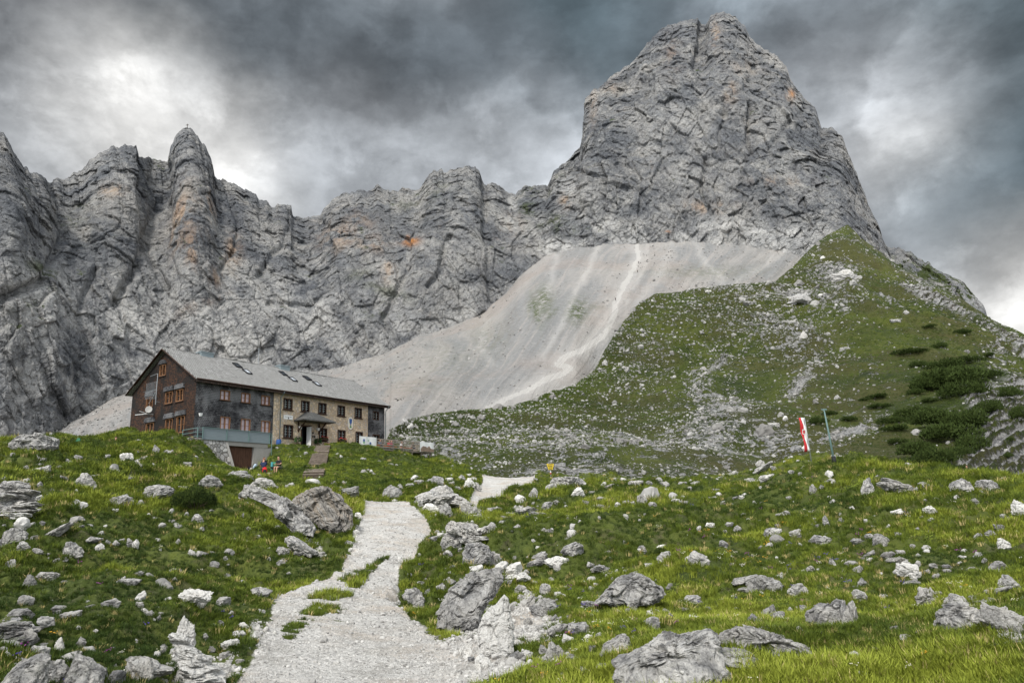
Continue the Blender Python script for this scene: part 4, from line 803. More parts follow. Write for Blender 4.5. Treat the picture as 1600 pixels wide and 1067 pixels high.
# the boulders one can name: x, foot y, width, height (photo), shape, tone, tilt, label
HERO = [
 (197, 719, 20, 15, 'round', 'w', 0, 'bright white rounded boulder on the slope below the brown gable'),
 (242, 711, 11, 16, 'block', 'g', 20, 'tilted grey rock poking from the turf below the gable windows'),
 (66, 740, 28, 15, 'block', 'd', 0, 'dark broken rock below the big boulder on the left crest'),
 (130, 764, 34, 22, 'block', 'd', 0, 'dark pitted rock step in the middle of the left slope'),
 (185, 791, 40, 25, 'slab', 'g', -20, 'pale wedge-shaped boulder in the left meadow, its right side higher'),
 (245, 782, 48, 20, 'block', 'g', 0, 'long grey boulder just left of the round dwarf pine'),
 (328, 763, 34, 17, 'block', 'd', 0, 'brownish rock mound just above the round dwarf pine'),
 (308, 819, 19, 13, 'block', 'g', 0, 'small square grey rock under the round dwarf pine'),
 (18, 792, 55, 42, 'slab', 'g', 25, 'layered outcrop cut by the left edge of the picture, highest of the left stack'),
 (22, 813, 46, 12, 'slab', 'w', 0, 'flat white slab at the foot of the left layered outcrop'),
 (84, 837, 54, 12, 'slab', 'g', -22, 'thin slab lying tilted in the grass of the left slope'),
 (18, 850, 42, 26, 'block', 'g', -15, 'pale grey boulder at the left edge below the layered outcrop'),
 (110, 871, 32, 22, 'block', 'g', -10, 'grey boulder with an overhung side in the lower left meadow'),
 (157, 861, 15, 11, 'block', 'w', 0, 'small pale cube-like rock right of the overhung boulder'),
 (76, 910, 32, 16, 'slab', 'g', 0, 'low pale rock near the top of the left foreground hummock'),
 (45, 916, 20, 18, 'block', 'g', 0, 'notched rock beside the low pale rock on the left hummock'),
 (202, 916, 34, 14, 'slab', 'd', 0, 'flat-topped dark rock crowning the left foreground hummock'),
 (172, 950, 28, 11, 'slab', 'g', 0, 'small flat rock in the turf of the left foreground hummock'),
 (32, 962, 36, 16, 'slab', 'g', 0, 'smooth rock sheet at the left edge of the foreground hummock'),
 (18, 984, 50, 22, 'slab', 'g', 0, 'thick layered slab at the left edge, under the smooth rock sheet'),
 (112, 966, 32, 13, 'block', 'g', 0, 'grey rock in the middle of the left foreground hummock'),
 (45, 1012, 28, 32, 'shard', 'g', 0, 'upright pointed rock beside a dark hollow at lower left'),
 (60, 1028, 32, 18, 'slab', 'g', 0, 'low slab under the upright pointed rock at lower left'),
 (300, 945, 60, 23, 'slab', 'w', 8, 'long pale slab bordering the grass left of the track'),
 (346, 947, 30, 18, 'block', 'g', 0, 'grey block at the right end of the long pale slab'),
 (285, 1006, 38, 42, 'block', 'w', 10, 'crumbling pale rock face on the track side of the left hummock'),
 (300, 1054, 56, 42, 'block', 'w', 0, 'cracked pale rock wall beside the bottom left of the track'),
 (72, 1074, 62, 42, 'slab', 'g', -20, 'smooth grey slab in the bottom left corner'),
 (132, 1074, 62, 46, 'slab', 'g', 12, 'second smooth grey slab from the bottom left corner'),
 (178, 1072, 34, 26, 'block', 'g', 0, 'lumpy rock between smooth slab and cracked wall at bottom left'),
 (216, 1062, 42, 34, 'block', 'g', 0, 'fractured rock under the flowering turf at bottom left'),
 (360, 1011, 28, 13, 'round', 'w', 0, 'flat rounded boulder lying alone at the left edge of the track'),
 (370, 996, 25, 12, 'slab', 'w', 0, 'white stone just above the flat rounded boulder by the track'),
 (395, 776, 40, 20, 'slab', 'g', 20, 'pale rock at the upper left end of the ridge beside the track'),
 (410, 766, 42, 20, 'block', 'g', 0, 'grey rock mound at the top of the ridge beside the track'),
 (546, 779, 36, 18, 'block', 'g', 0, 'broken rock behind the great tilted slab'),
 (610, 782, 34, 22, 'block', 'd', 0, 'grey boulder beside the point where the track disappears'),
 (407, 932, 36, 13, 'round', 'g', 0, 'low grey boulder in yellow grass left of the track'),
 (692, 791, 62, 30, 'block', 'd', -8, 'dark mossy rock ridge right of the point where the track disappears'),
 (672, 803, 32, 17, 'block', 'w', 0, 'pale boulder under the dark mossy ridge, nearest the track'),
 (698, 810, 24, 20, 'block', 'g', 0, 'rounded grey boulder under the dark mossy ridge'),
 (728, 803, 20, 20, 'block', 'g', 0, 'pale broken block right of the dark mossy ridge'),
 (705, 853, 40, 26, 'slab', 'd', 25, 'dark slanting block in the stony gap right of the track'),
 (730, 838, 34, 22, 'block', 'g', 0, 'grey block in the stony gap above the dark slanting block'),
 (771, 886, 34, 28, 'slab', 'g', -25, 'grey slab leaning against the big dark cracked boulder'),
 (742, 901, 28, 16, 'slab', 'w', -20, 'white wedge at the foot of the big dark cracked boulder'),
 (895, 868, 38, 20, 'slab', 'g', -20, 'grey tilted rock in flowery grass on the right meadow'),
 (845, 879, 26, 20, 'slab', 'g', -25, 'leaning grey rock left of the white-topped one on the meadow'),
 (869, 885, 36, 15, 'round', 'w', 0, 'white-topped rock in the meadow above the rubble'),
 (888, 760, 56, 22, 'block', 'd', 0, 'long grey boulder behind the yellow signpost'),
 (860, 769, 24, 15, 'block', 'g', 0, 'pale block in front of the yellow signpost'),
 (904, 777, 20, 14, 'block', 'w', 0, 'white rock in front of the long grey boulder by the signpost'),
 (855, 798, 24, 13, 'block', 'd', 0, 'dark rounded rock in the hollow behind the right meadow'),
 (652, 952, 32, 40, 'slab', 'g', -40, 'lichened rock half sunk in the bank at the right edge of the track'),
 (848, 962, 42, 30, 'slab', 'g', -25, 'dark grey wedge above the rubble, left of the meadow'),
 (832, 947, 22, 18, 'round', 'd', 0, 'dark round stone above the grey wedge in the rubble'),
 (853, 930, 20, 18, 'round', 'd', 0, 'round stone under the turf edge above the rubble'),
 (872, 991, 36, 22, 'slab', 'd', -12, 'grey rock, left one of the touching pair beside the rubble'),
 (908, 991, 40, 22, 'slab', 'd', 12, 'grey rock, right one of the touching pair beside the rubble'),
 (870, 1036, 30, 34, 'shard', 'g', 0, 'pointed pale stone at the lower end of the rubble'),
 (834, 1004, 28, 18, 'block', 'w', 0, 'white angular stone just right of the tall white block'),
 (808, 1032, 26, 20, 'slab', 'g', -30, 'grey angular stone at the foot of the tall white block'),
 (1091, 885, 38, 21, 'slab', 'g', 20, 'pointed rock tilted to the left in the middle of the right meadow'),
 (1198, 926, 58, 22, 'slab', 'g', 10, 'broad grey slab edging the turf in the right meadow'),
 (1160, 918, 50, 10, 'slab', 'g', -8, 'thin pale slab left of the broad grey slab'),
 (1172, 931, 36, 9, 'slab', 'g', 0, 'low slab in the grass below the broad grey slab'),
 (1250, 930, 34, 16, 'block', 'g', 10, 'pale rounded rock right of the broad grey slab'),
 (1178, 976, 30, 20, 'slab', 'g', 15, 'grey rock at the left end of the row with the split block'),
 (1202, 968, 26, 26, 'slab', 'g', 45, 'steeply leaning slab beside the dark hollow in the meadow'),
 (1216, 972, 24, 22, 'shard', 'g', 30, 'small dark-edged rock in the hollow left of the split block'),
 (1290, 979, 46, 33, 'block', 'g', 0, 'broad left part of the split upright block'),
 (1312, 979, 20, 48, 'shard', 'g', 14, 'tall middle blade of the split upright block'),
 (1328, 980, 20, 44, 'shard', 'g', 20, 'right blade of the split upright block'),
 (1420, 902, 36, 18, 'slab', 'w', 18, 'slanting white slab in the scattered rocks of the right meadow'),
 (1400, 880, 32, 8, 'slab', 'g', 0, 'narrow flat slab above the slanting white slab'),
 (1451, 943, 34, 34, 'slab', 'g', 35, 'grey slab leaning right beside the dark bushes of the meadow'),
 (1347, 917, 20, 18, 'slab', 'g', 30, 'grey rock left of the dark green bank on the right meadow'),
 (1345, 940, 24, 20, 'slab', 'g', 25, 'grey stone below the dark green bank on the right meadow'),
 (1560, 893, 30, 14, 'block', 'g', 0, 'two-layered pale rock near the right edge of the meadow'),
 (1575, 921, 34, 22, 'block', 'g', 0, 'brownish rock beside a dark hollow at the right edge'),
 (1495, 952, 44, 20, 'block', 'g', 0, 'rough top block of the right-hand rock cluster'),
 (1500, 968, 62, 16, 'slab', 'w', 0, 'pale cap slab of the right-hand rock cluster'),
 (1542, 948, 42, 11, 'slab', 'g', 0, 'flat slab right of the cap slab in the right-hand cluster'),
 (1500, 988, 66, 32, 'block', 'g', 0, 'cracked blocky base of the right-hand rock cluster'),
 (1565, 990, 66, 44, 'round', 'g', 20, 'smooth humped rock, highest of the right-hand rock cluster'),
 (1532, 989, 40, 15, 'block', 'w', 0, 'small rounded rock wedged in front of the right-hand cluster'),
 (1582, 1006, 62, 18, 'slab', 'w', 0, 'flat white slab below the smooth humped rock at the right edge'),
 (1339, 1037, 24, 17, 'round', 'w', 0, 'white rounded stone in the bottom right grass, left of its neighbour'),
 (1378, 1043, 22, 15, 'block', 'w', 0, 'white blocky stone in the bottom right grass, right of its neighbour'),
 (1346, 1066, 27, 17, 'round', 'w', 0, 'white stone touching the bottom edge on the right'),
 (1358, 773, 22, 26, 'block', 'g', 0, 'upright pale rock on the right knoll'),
 (1405, 774, 56, 18, 'slab', 'g', 8, 'broad undercut slab on the right knoll'),
 (1395, 757, 34, 11, 'slab', 'g', 20, 'thin slanting slab above the broad one on the right knoll'),
 (1448, 762, 26, 12, 'slab', 'g', 25, 'narrow slab at the right end of the right knoll'),
 (1506, 768, 36, 20, 'block', 'g', 0, 'pale pile-like rock near the two resting hikers at right'),
 (1547, 768, 36, 20, 'block', 'd', 0, 'grey rock just below the hikers at the right edge'),
 (1405, 807, 22, 10, 'slab', 'w', 0, 'small white slab in the right meadow under the knoll'),
 (1454, 808, 22, 11, 'block', 'w', 0, 'pale angular rock right of the small white slab under the knoll'),
 (1284, 849, 33, 18, 'slab', 'g', 12, 'pale rock with dark top cracks, left of the small rock row'),
 (1375, 851, 26, 15, 'block', 'g', -10, 'cracked pale rock in the small rock row of the right meadow'),
 (1342, 849, 22, 9, 'slab', 'g', 0, 'low smooth rock at the left end of the small rock row'),
 (1592, 808, 24, 22, 'block', 'w', 0, 'pale block cut by the right edge of the picture'),
 (1209, 841, 28, 15, 'round', 'g', 0, 'round-backed brownish rock, left of two in the centre right meadow'),
 (1245, 841, 20, 13, 'round', 'g', 0, 'smaller round-backed rock, right of two in the centre right meadow'),
 (1190, 730, 16, 11, 'block', 'g', 0, 'grey rock at the left foot of the flag hillock'),
 (1173, 755, 16, 9, 'round', 'g', 0, 'rock with a red and white waymark under the flag hillock'),
 (1198, 752, 26, 15, 'block', 'g', 0, 'pale rocks beside the waymarked rock under the flag hillock'),
 (1190, 739, 40, 9, 'slab', 'g', -25, 'slanting rock rib at the left side of the flag hillock'),
 (375, 748, 50, 14, 'block', 'g', 0, 'pale rock wall the resting hikers sit on below the cellar'),
 (1042, 875, 30, 14, 'block', 'g', 0, 'pale rocks around a dark tuft in the right meadow'),
]
for e in HERO:
    big = e[2]*e[3] > 900
    put_rock(*e[:4], kind=e[4], tone=e[5], tilt=e[6], label=e[7], hero=big)
SMALL = {
 'small rocks scattered over the slope left of the lodge path': [(122,722,12,10),(92,735,11,9),(268,711,11,10),(294,729,16,10),(258,722,8,6),(150,748,14,6),(181,802,11,7),(314,833,10,6),(289,764,20,5),(215,712,8,8),(226,718,14,8),(40,735,12,8),(168,724,6,4),(38,772,10,8),(240,729,8,5),(205,752,10,5),(100,752,14,6),(63,760,9,8),(110,790,8,4),(165,786,8,5),(60,800,8,4),(220,788,10,8),
   (35,862,18,14),(145,850,26,10),(168,851,9,6),(203,857,10,15),(212,857,11,16),(278,852,9,7),(298,867,10,9),(318,867,14,6),(60,868,20,7),(301,869,10,9),(335,886,14,9),(216,900,18,6),(275,895,18,7),(272,909,10,6),(100,880,10,6),(88,883,12,5),(75,873,8,4),(190,845,9,5),(125,827,12,5),(66,822,9,6),(52,845,14,8),(245,845,8,4),(232,806,7,4),(365,845,8,5),(388,830,8,6),(378,812,6,8),(370,822,10,6),(420,878,6,5),(450,900,8,7),(495,874,14,8),(250,862,6,5),(330,800,8,5),(385,790,10,7)],
 'small rocks in the turf of the left foreground hummock': [(100,912,11,6),(218,938,16,16),(217,950,14,14),(225,958,14,8),(250,962,10,7),(40,946,22,14),(95,958,26,13),(125,1014,14,17),(30,1040,18,18),(5,1025,20,18),(92,1020,16,22),(122,985,10,5),(140,950,14,6),(248,970,8,10),(68,1010,12,7),(175,1015,9,7),(257,1020,16,14),(120,1030,14,16),(232,962,16,7),(18,1048,16,12),(42,1060,10,8),(245,1050,20,18),(150,990,9,6)],
 'pale stones along the edges of the gravel track': [(380,985,18,12),(345,978,9,9),(292,1034,12,12),(393,1000,10,6),(408,992,8,5),(330,1020,12,8),(320,1000,10,12),(350,1030,16,9),(375,1035,14,8),(465,872,16,9),(440,885,16,9),(455,866,18,12),(470,858,14,9),(545,850,12,6),(560,812,14,14),(556,835,10,7),(548,862,9,6),(430,990,8,5),(653,790,16,8),(648,806,8,5),(658,912,12,6),(690,925,18,15),(668,930,10,7),(655,870,8,5),(640,900,8,5),(622,945,8,5)],
 'angular stones in the rubble beside the track': [(730,1023,28,16),(757,1046,28,20),(812,927,22,12),(921,1000,18,10),(936,1000,13,13),(885,1005,22,18),(823,1030,20,16),(848,1021,15,12),(900,1038,30,16),(835,915,14,8),(806,905,10,8),(822,898,12,7),(795,915,14,10),(815,940,16,10),(790,898,9,7),(800,955,12,9),(845,985,14,9),(825,975,16,10),(700,1010,12,7),(715,1000,14,8),(690,1040,10,7),(745,1062,22,12),(770,1060,16,10),(715,1055,14,9),(850,1050,18,10),(830,1055,14,8),(800,1058,18,10),(885,1058,20,12),(940,1048,20,12),(915,1058,24,12),(925,1020,14,10),(855,1005,12,8),(868,970,14,10),(890,965,10,7),(668,990,10,6),(685,1000,12,7),(735,1000,12,8),(860,912,12,8),(752,1010,10,8),(735,1035,12,9)],
 'rocks in the stony gap right of the track': [(725,803,12,10),(739,804,14,12),(769,802,16,10),(768,830,16,14),(750,840,16,14),(712,838,22,16),(755,906,28,10),(690,842,16,9),(678,846,12,8),(700,868,16,8),(720,862,12,7),(707,889,9,8),(765,815,14,7),(785,818,12,7),(797,808,20,7),(815,803,46,9),(840,806,30,9),(780,800,14,7),(648,751,15,11),(655,759,20,11),(684,758,20,15),(702,753,12,9),(706,759,14,10),(733,761,18,12),(745,766,18,12),(722,754,14,9),(670,755,12,8),(640,762,14,8),(625,765,12,7),(715,766,12,7),(813,786,18,14),(833,781,14,16),(790,812,16,6)],
 'small rocks in the hollow below the signpost': [(914,790,14,8),(935,796,24,9),(995,760,24,12),(952,762,20,6),(1003,786,16,15),(980,790,14,8),(966,793,12,7),(1042,771,12,8),(1058,786,16,8),(1068,789,15,8),(1020,790,14,7),(1090,757,22,6),(1065,757,16,6),(1113,773,10,5),(1120,770,12,5),(1137,726,15,8),(1150,783,10,5),(1160,782,12,6),(925,772,10,6),(940,782,14,6),(870,790,10,7),(1272,771,14,13),(1284,768,10,8),(1237,742,10,6),(1250,745,8,6),(1210,737,12,6),(1295,757,14,7),(1130,786,9,4),(1015,760,12,6),(1035,758,10,5)],
 'small rocks dotted over the flowery right meadow': [(860,832,14,7),(850,833,9,5),(836,886,26,9),(870,893,13,11),(922,893,15,9),(952,867,13,6),(945,896,38,11),(932,899,18,8),(925,949,34,8),(983,962,11,13),(1018,985,30,18),(1082,943,32,12),(1072,956,20,8),(1088,974,26,13),(1005,866,14,14),(1031,862,22,10),(1015,888,15,8),(1131,856,15,10),(1110,825,15,8),(1152,834,14,10),(1140,826,14,7),(1113,836,8,5),(1133,836,9,4),(1268,896,15,9),(1320,897,11,8),(1340,894,17,9),(1188,858,8,5),(1205,986,52,10),(1230,978,14,8),(1260,978,16,9),(1258,958,14,14),(1235,960,10,10),(1213,1030,16,9),(1148,955,12,6),(1160,975,9,7),(1040,960,12,8),(990,1000,10,8),(1163,808,14,6),(1230,806,14,6)],
 'small rocks dotted over the far right of the meadow': [(1425,914,28,10),(1478,890,16,6),(1560,928,40,8),(1372,1021,18,8),(1560,1015,32,10),(1570,1028,18,9),(1398,986,16,8),(1368,1003,22,5),(1292,823,10,14),(1314,816,9,8),(1331,796,8,6),(1523,789,11,11),(1447,786,7,5),(1483,788,8,4),(1360,842,17,10),(1407,841,17,7),(1382,855,12,9),(1530,845,14,9),(1550,842,17,9),(1568,857,19,14),(1588,836,10,7),(1562,832,15,12),(1434,830,9,4),(1390,828,9,5),(1427,858,10,6),(1365,826,9,5),(1388,874,22,10),(1360,870,20,8),(1408,868,14,12),(1435,885,10,8),(1460,888,14,7),(1480,895,12,7),(1465,902,16,6),(1448,896,12,6),(1500,882,9,5),(1330,884,20,9),(1345,898,11,11),(1300,884,10,8),(1257,895,9,7),(1440,813,7,5),(1475,890,8,5),(1580,812,14,8),(1500,905,10,6),(1515,920,10,6),(1470,930,9,6),(1380,935,14,7),(1400,945,10,5),(1470,958,9,6),(1540,880,10,6),(1250,985,10,6)]}
for lab, L in SMALL.items():
    for i, (a, b, c, d) in enumerate(L):
        rg = random.Random(a*7+b)
        put_rock(a, b, c, d, kind=rg.choice(['block', 'slab', 'slab', 'slab'] if d < c*.6 else ['block', 'block', 'slab', 'shard']), tone=rg.choice('gggw' if 'track' in lab or 'rubble' in lab else 'gggggw'), tilt=rg.uniform(-18, 18), label='one of the '+lab if False else lab[0].upper()*0+lab.replace('rocks', 'rock').replace('stones', 'stone'), group=lab, name='rock', cat='rock')
def poly_rock(pts, depth, label, seed, mat=None, lean=.35, name='boulder', cat='boulder', rough=1., full=.42):
    """a boulder whose outline is given corner by corner (photo pixels, clockwise), with real depth behind it"""
    pts = np.array(pts, float); by = pts[:, 1].max(); bx = pts[pts[:, 1] > by-8, 0].mean(); P = hit(bx, by-2); q = ((P-CAMP)@_F)/FPX
    L = np.stack([(pts[:, 0]-bx), by-pts[:, 1]], 1)*q; c = L.mean(0); D = L-c; an = np.arctan2(D[:, 1], D[:, 0]); o_ = np.argsort(an); an = an[o_]; D = D[o_]
    if 6 not in ICO: ICO[6] = icos(6)
    V, Fc = ICO[5 if len(pts) < 8 else 6]if False else ICO[6]
    th = np.arctan2(V[:, 2], V[:, 0]); n = len(an); k = np.searchsorted(an, th) % n; A_ = D[k-1]; B_ = D[k]
    e = np.stack([np.cos(th), np.sin(th)], 1); dn = B_-A_; num = A_[:, 0]*dn[:, 1]-A_[:, 1]*dn[:, 0]; den = e[:, 0]*dn[:, 1]-e[:, 1]*dn[:, 0]; R = np.clip(num/np.where(abs(den) < 1e-6, 1e-6, den), 0, np.abs(D).max()*1.5)
    rho = np.hypot(V[:, 0], V[:, 2]); R = R*rho**full; dp = depth*q; S_ = np.abs(D).max()
    X_ = np.stack([c[0]+e[:, 0]*R, np.sign(V[:, 1])*np.abs(V[:, 1])**.75*dp, c[1]+e[:, 1]*R], 1); X_[:, 1] += lean*(X_[:, 2])+dp*.35
    nd = V; u = X_/S_*2.1+seed; f, g = facets(u, seed, 1.2); f2, g2 = facets(u*2.7, seed+2, 1.2); f3, g3 = facets(u*7., seed+3, 1.2); m_ = .62+.38*np.abs(V[:, 1])
    d_ = (.13*f-.06*sstep(g, .06, 0)+.065*f2-.045*sstep(g2, .07, 0)+.022*f3-.012*sstep(g3, .1, 0)+.012*fbm(u*14, 3, .6, seed=seed))*S_*rough
    X_ = X_+nd*(d_*m_)[:, None]
    me = bpy.data.meshes.new(name); me.from_pydata([tuple(map(float, a)) for a in X_], [], Fc.tolist()); me.polygons.foreach_set('use_smooth', np.ones(len(Fc), bool)); me.materials.append(mat or M_ROCK); me.set_sharp_from_angle(angle=.45)
    o = bpy.data.objects.new(name, me); COL.objects.link(o); o.location = (P[0], P[1], P[2]-.03); o.rotation_euler = (0, 0, -math.atan2(P[0], P[1])); return tagp(o, label, cat)
poly_rock([(684, 978), (690, 948), (702, 924), (728, 908), (758, 897), (786, 898), (792, 914), (782, 934), (764, 946), (752, 966), (742, 984), (712, 986)], 34, 'huge sloping grey slab at the right edge of the track', 1, lean=.5)
poly_rock([(748, 1024), (750, 985), (757, 965), (778, 950), (792, 937), (798, 945), (802, 975), (806, 1000), (803, 1020), (792, 1030), (765, 1030)], 20, 'tall white block standing in the rubble, brightest of all', 2, M_ROCKW, .25, rough=.55)
poly_rock([(931, 940), (950, 924), (975, 904), (990, 900), (1012, 904), (1038, 922), (1042, 932), (1020, 943), (992, 948), (958, 946)], 34, 'large wedge-shaped boulder alone in the right meadow', 3)
poly_rock([(960, 1062), (962, 1046), (985, 1036), (1008, 1026), (1050, 1014), (1085, 1006), (1125, 1002), (1140, 1014), (1136, 1030), (1142, 1058), (1120, 1085), (1040, 1090), (975, 1085)], 60, 'largest outcrop, pitted and cracked, at the bottom of the meadow', 4, lean=.8, name='outcrop', cat='outcrop')
poly_rock([(1120, 1012), (1135, 988), (1165, 984), (1195, 990), (1235, 1000), (1270, 1014), (1290, 1027), (1262, 1028), (1215, 1024), (1160, 1026)], 34, 'long low tail of the large outcrop running to the right', 5, name='outcrop', cat='outcrop')
poly_rock([(936, 1022), (944, 1008), (972, 994), (980, 994), (991, 1012), (984, 1022), (960, 1027)], 20, 'square-cut boulder between the rubble and the large outcrop', 6, rough=.7)
poly_rock([(1024, 1070), (1030, 1052), (1078, 1040), (1108, 1033), (1120, 1046), (1126, 1075), (1100, 1090), (1040, 1090)], 26, 'pale block in front of the large outcrop at the bottom edge', 7, M_ROCKW, rough=.7)
poly_rock([(724, 882), (724, 866), (732, 853), (750, 852), (764, 858), (768, 870), (760, 884), (742, 890)], 18, 'big dark cracked boulder standing above the pale sloping slab', 8, M_ROCKD)
poly_rock([(19, 700), (24, 688), (36, 681), (62, 680), (82, 688), (84, 700), (76, 707), (50, 710), (32, 711)], 26, 'large grey boulder on the grassy crest far left of the lodge', 9, M_ROCKD)
poly_rock([(1470, 972), (1474, 956), (1496, 950), (1528, 952), (1532, 962), (1520, 984), (1500, 990), (1476, 988)], 24, 'square jointed block at the left end of the right-hand cluster', 10)
poly_rock([(1536, 968), (1548, 954), (1566, 950), (1584, 960), (1600, 976), (1606, 992), (1580, 990), (1556, 976)], 24, 'smooth curved rock sloping down at the right end of the right-hand cluster', 11, rough=.7)
poly_rock([(1264, 970), (1268, 956), (1286, 946), (1302, 944), (1312, 938), (1322, 940), (1336, 966), (1338, 978), (1310, 980), (1284, 980)], 18, 'upright split block with parallel cracks in the right meadow', 12)
poly_rock([(0, 1067), (20, 1040), (52, 1028), (66, 1034), (62, 1080), (20, 1090)], 30, 'smooth pale slab rising at the very bottom left corner', 13, rough=.7)
poly_rock([(98, 1080), (104, 1050), (116, 1024), (134, 1032), (158, 1052), (156, 1080), (130, 1092)], 26, 'smooth pointed slab at the bottom left, second from the corner', 14, rough=.7)
def put_plates(px_, py_, plates, label, seed, mat=None, depth=1.1):
    """an outcrop of parallel beds; each plate = (dx, dz, length, thickness, dip in degrees) in photo pixels from the foot"""
    P = hit(px_, py_); q = ((P-CAMP)@_F)/FPX; V = []; Fc = []; n0 = 0
    for i, (dx, dz, L_, th, an) in enumerate(plates):
        me = rock_mesh('tmp', seed+i, 'slab' if i % 2 else 'block', 4); v = np.empty(len(me.vertices)*3); me.vertices.foreach_get('co', v); v = v.reshape(-1, 3); f = [tuple(k+n0 for k in pl.vertices) for pl in me.polygons]; bpy.data.meshes.remove(me)
        v = np.clip(v*1.12, -1, 1)*np.array([L_/2, max(L_*.42, th)*depth, th*.78])*q; a = math.radians(an)
        v = np.stack([v[:, 0]*math.cos(a)+v[:, 2]*math.sin(a), v[:, 1], -v[:, 0]*math.sin(a)+v[:, 2]*math.cos(a)], 1)+np.array([dx, 3+.25*dz, dz])*q
        V.append(v); Fc += f; n0 += len(v)
    me = bpy.data.meshes.new('outcrop'); me.from_pydata([tuple(map(float, a)) for a in np.concatenate(V)], [], Fc); me.polygons.foreach_set('use_smooth', np.ones(len(Fc), bool)); me.materials.append(mat or M_ROCK); me.set_sharp_from_angle(angle=.50)
    o = bpy.data.objects.new('outcrop', me); COL.objects.link(o); o.location = tuple(P); o.rotation_euler = (0, 0, -math.atan2(P[0], P[1])); return tagp(o, label, 'outcrop')
def brownrock(t):
    c, nrm, r = rockmat(0, .6)(t); P = t.obj(); st = t.noise(t.mapping(t.mapping(P, (1, 1, 1), (0, math.radians(-60), 0)), (.35, 1, 3.5)), 1.6, 6, .7)
    c = t.mix(.5, c, (.20, .18, .155)); c = t.mix(t.ramp(st, .46, .62), c, (.30, .255, .205)); c = t.mix(t.m('MULTIPLY', t.ramp(st, .48, .38), .8), c, (.055, .05, .045)); return c, nrm, r
M_ROCKB = material('brown-streaked limestone', brownrock)
poly_rock([(458, 790), (468, 772), (486, 764), (512, 766), (530, 778), (548, 802), (552, 834), (530, 838), (508, 832), (490, 818), (472, 804)], 30, 'great tilted brownish slab left of the bend in the track', 21, M_ROCKB, .3, name='outcrop', cat='outcrop', rough=1.1, full=.35)
poly_rock([(382, 772), (398, 764), (420, 768), (446, 780), (470, 800), (494, 828), (488, 840), (464, 838), (446, 816), (420, 792)], 22, 'long slanting rock spine running down towards the track', 22, None, .3, name='outcrop', cat='outcrop', rough=.8)
put_plates(300, 1066, [(-22, 62, 36, 14, 24), (-12, 46, 50, 14, 20), (0, 30, 58, 15, 16), (8, 14, 66, 16, 10), (14, 0, 70, 16, 4)], 'crumbling bedded rock corner where the left hummock meets the track', 740, M_ROCKW)
put_plates(20, 800, [(0, 40, 40, 9, 8), (6, 30, 56, 10, 10), (2, 20, 64, 10, 6), (10, 10, 66, 10, 4), (0, 0, 60, 9, 0)], 'stack of thin beds at the left edge below the lodge slope', 760)
put_plates(1050, 1062, [(-64, 16, 80, 22, -24), (-30, 26, 90, 24, -16), (10, 34, 110, 22, -4), (60, 34, 100, 20, 6), (112, 24, 110, 18, 12), (-70, 0, 60, 20, -10), (-10, 8, 100, 26, -6), (150, 14, 70, 12, 16)], 'jointed beds along the crest of the large bottom outcrop', 780)
put_plates(1508, 985, [(-10, 34, 44, 9, -4), (0, 24, 62, 10, 0), (-6, 12, 56, 12, 2), (46, 22, 60, 16, 24), (60, 8, 60, 14, 18)], 'layered stack of blocks in the right-hand rock cluster', 800)
put_plates(700, 800, [(-30, 24, 46, 12, -14), (-10, 20, 56, 14, -8), (16, 14, 50, 13, 10), (30, 6, 40, 10, 20), (-20, 6, 40, 12, 0)], 'knobbly bedded ridge between the track and its farther bend', 820, M_ROCKD)
put_plates(730, 975, [(-26, 16, 60, 26, -36), (0, 34, 84, 30, -34), (20, 48, 60, 24, -30), (-36, 0, 40, 20, -28)], 'bulging bedded underside of the huge sloping slab by the rubble', 840)
put_plates(48, 1002, [(-30, 22, 60, 12, 4), (-20, 12, 76, 12, 0), (-26, 0, 70, 13, -4), (20, 26, 30, 12, 10)], 'cracked flat beds under brown turf near the left edge of the foreground hummock', 860)
put_plates(236, 1060, [(-14, 22, 50, 14, 12), (4, 10, 56, 14, 6), (-28, 4, 40, 14, 18)], 'jagged rock face under the flowering turf at the bottom left', 880)
put_plates(470, 866, [(-14, 16, 34, 12, 35), (0, 10, 44, 12, 30), (10, 2, 36, 10, 20), (-24, 4, 26, 10, 30)], 'shattered pale rock patch between the slanting spine and the track', 900)
put_plates(745, 842, [(-30, 14, 40, 13, 30), (-10, 10, 44, 13, 24), (14, 12, 38, 12, -20), (0, 0, 60, 11, 0)], 'broken pale ledge in the stony gap right of the track', 920)
put_plates(795, 905, [(-14, 12, 34, 12, -30), (6, 10, 34, 12, -20), (20, 0, 30, 10, 10), (-6, 0, 40, 9, -6)], 'crumbled ledge at the head of the rubble below the turf edge', 940, M_ROCKW)
def hit_hill(px_, py_):
    hx, hy = HILL['pxy']; d = np.abs(hx-px_)*1.0+np.abs(hy-py_); r = np.linalg.norm(HILL['P']-CAMP, axis=-1)
    m = d < d.min()+1.2; k = np.argmin(np.where(m, r, 1e9)); return HILL['P'].reshape(-1, 3)[k].copy()
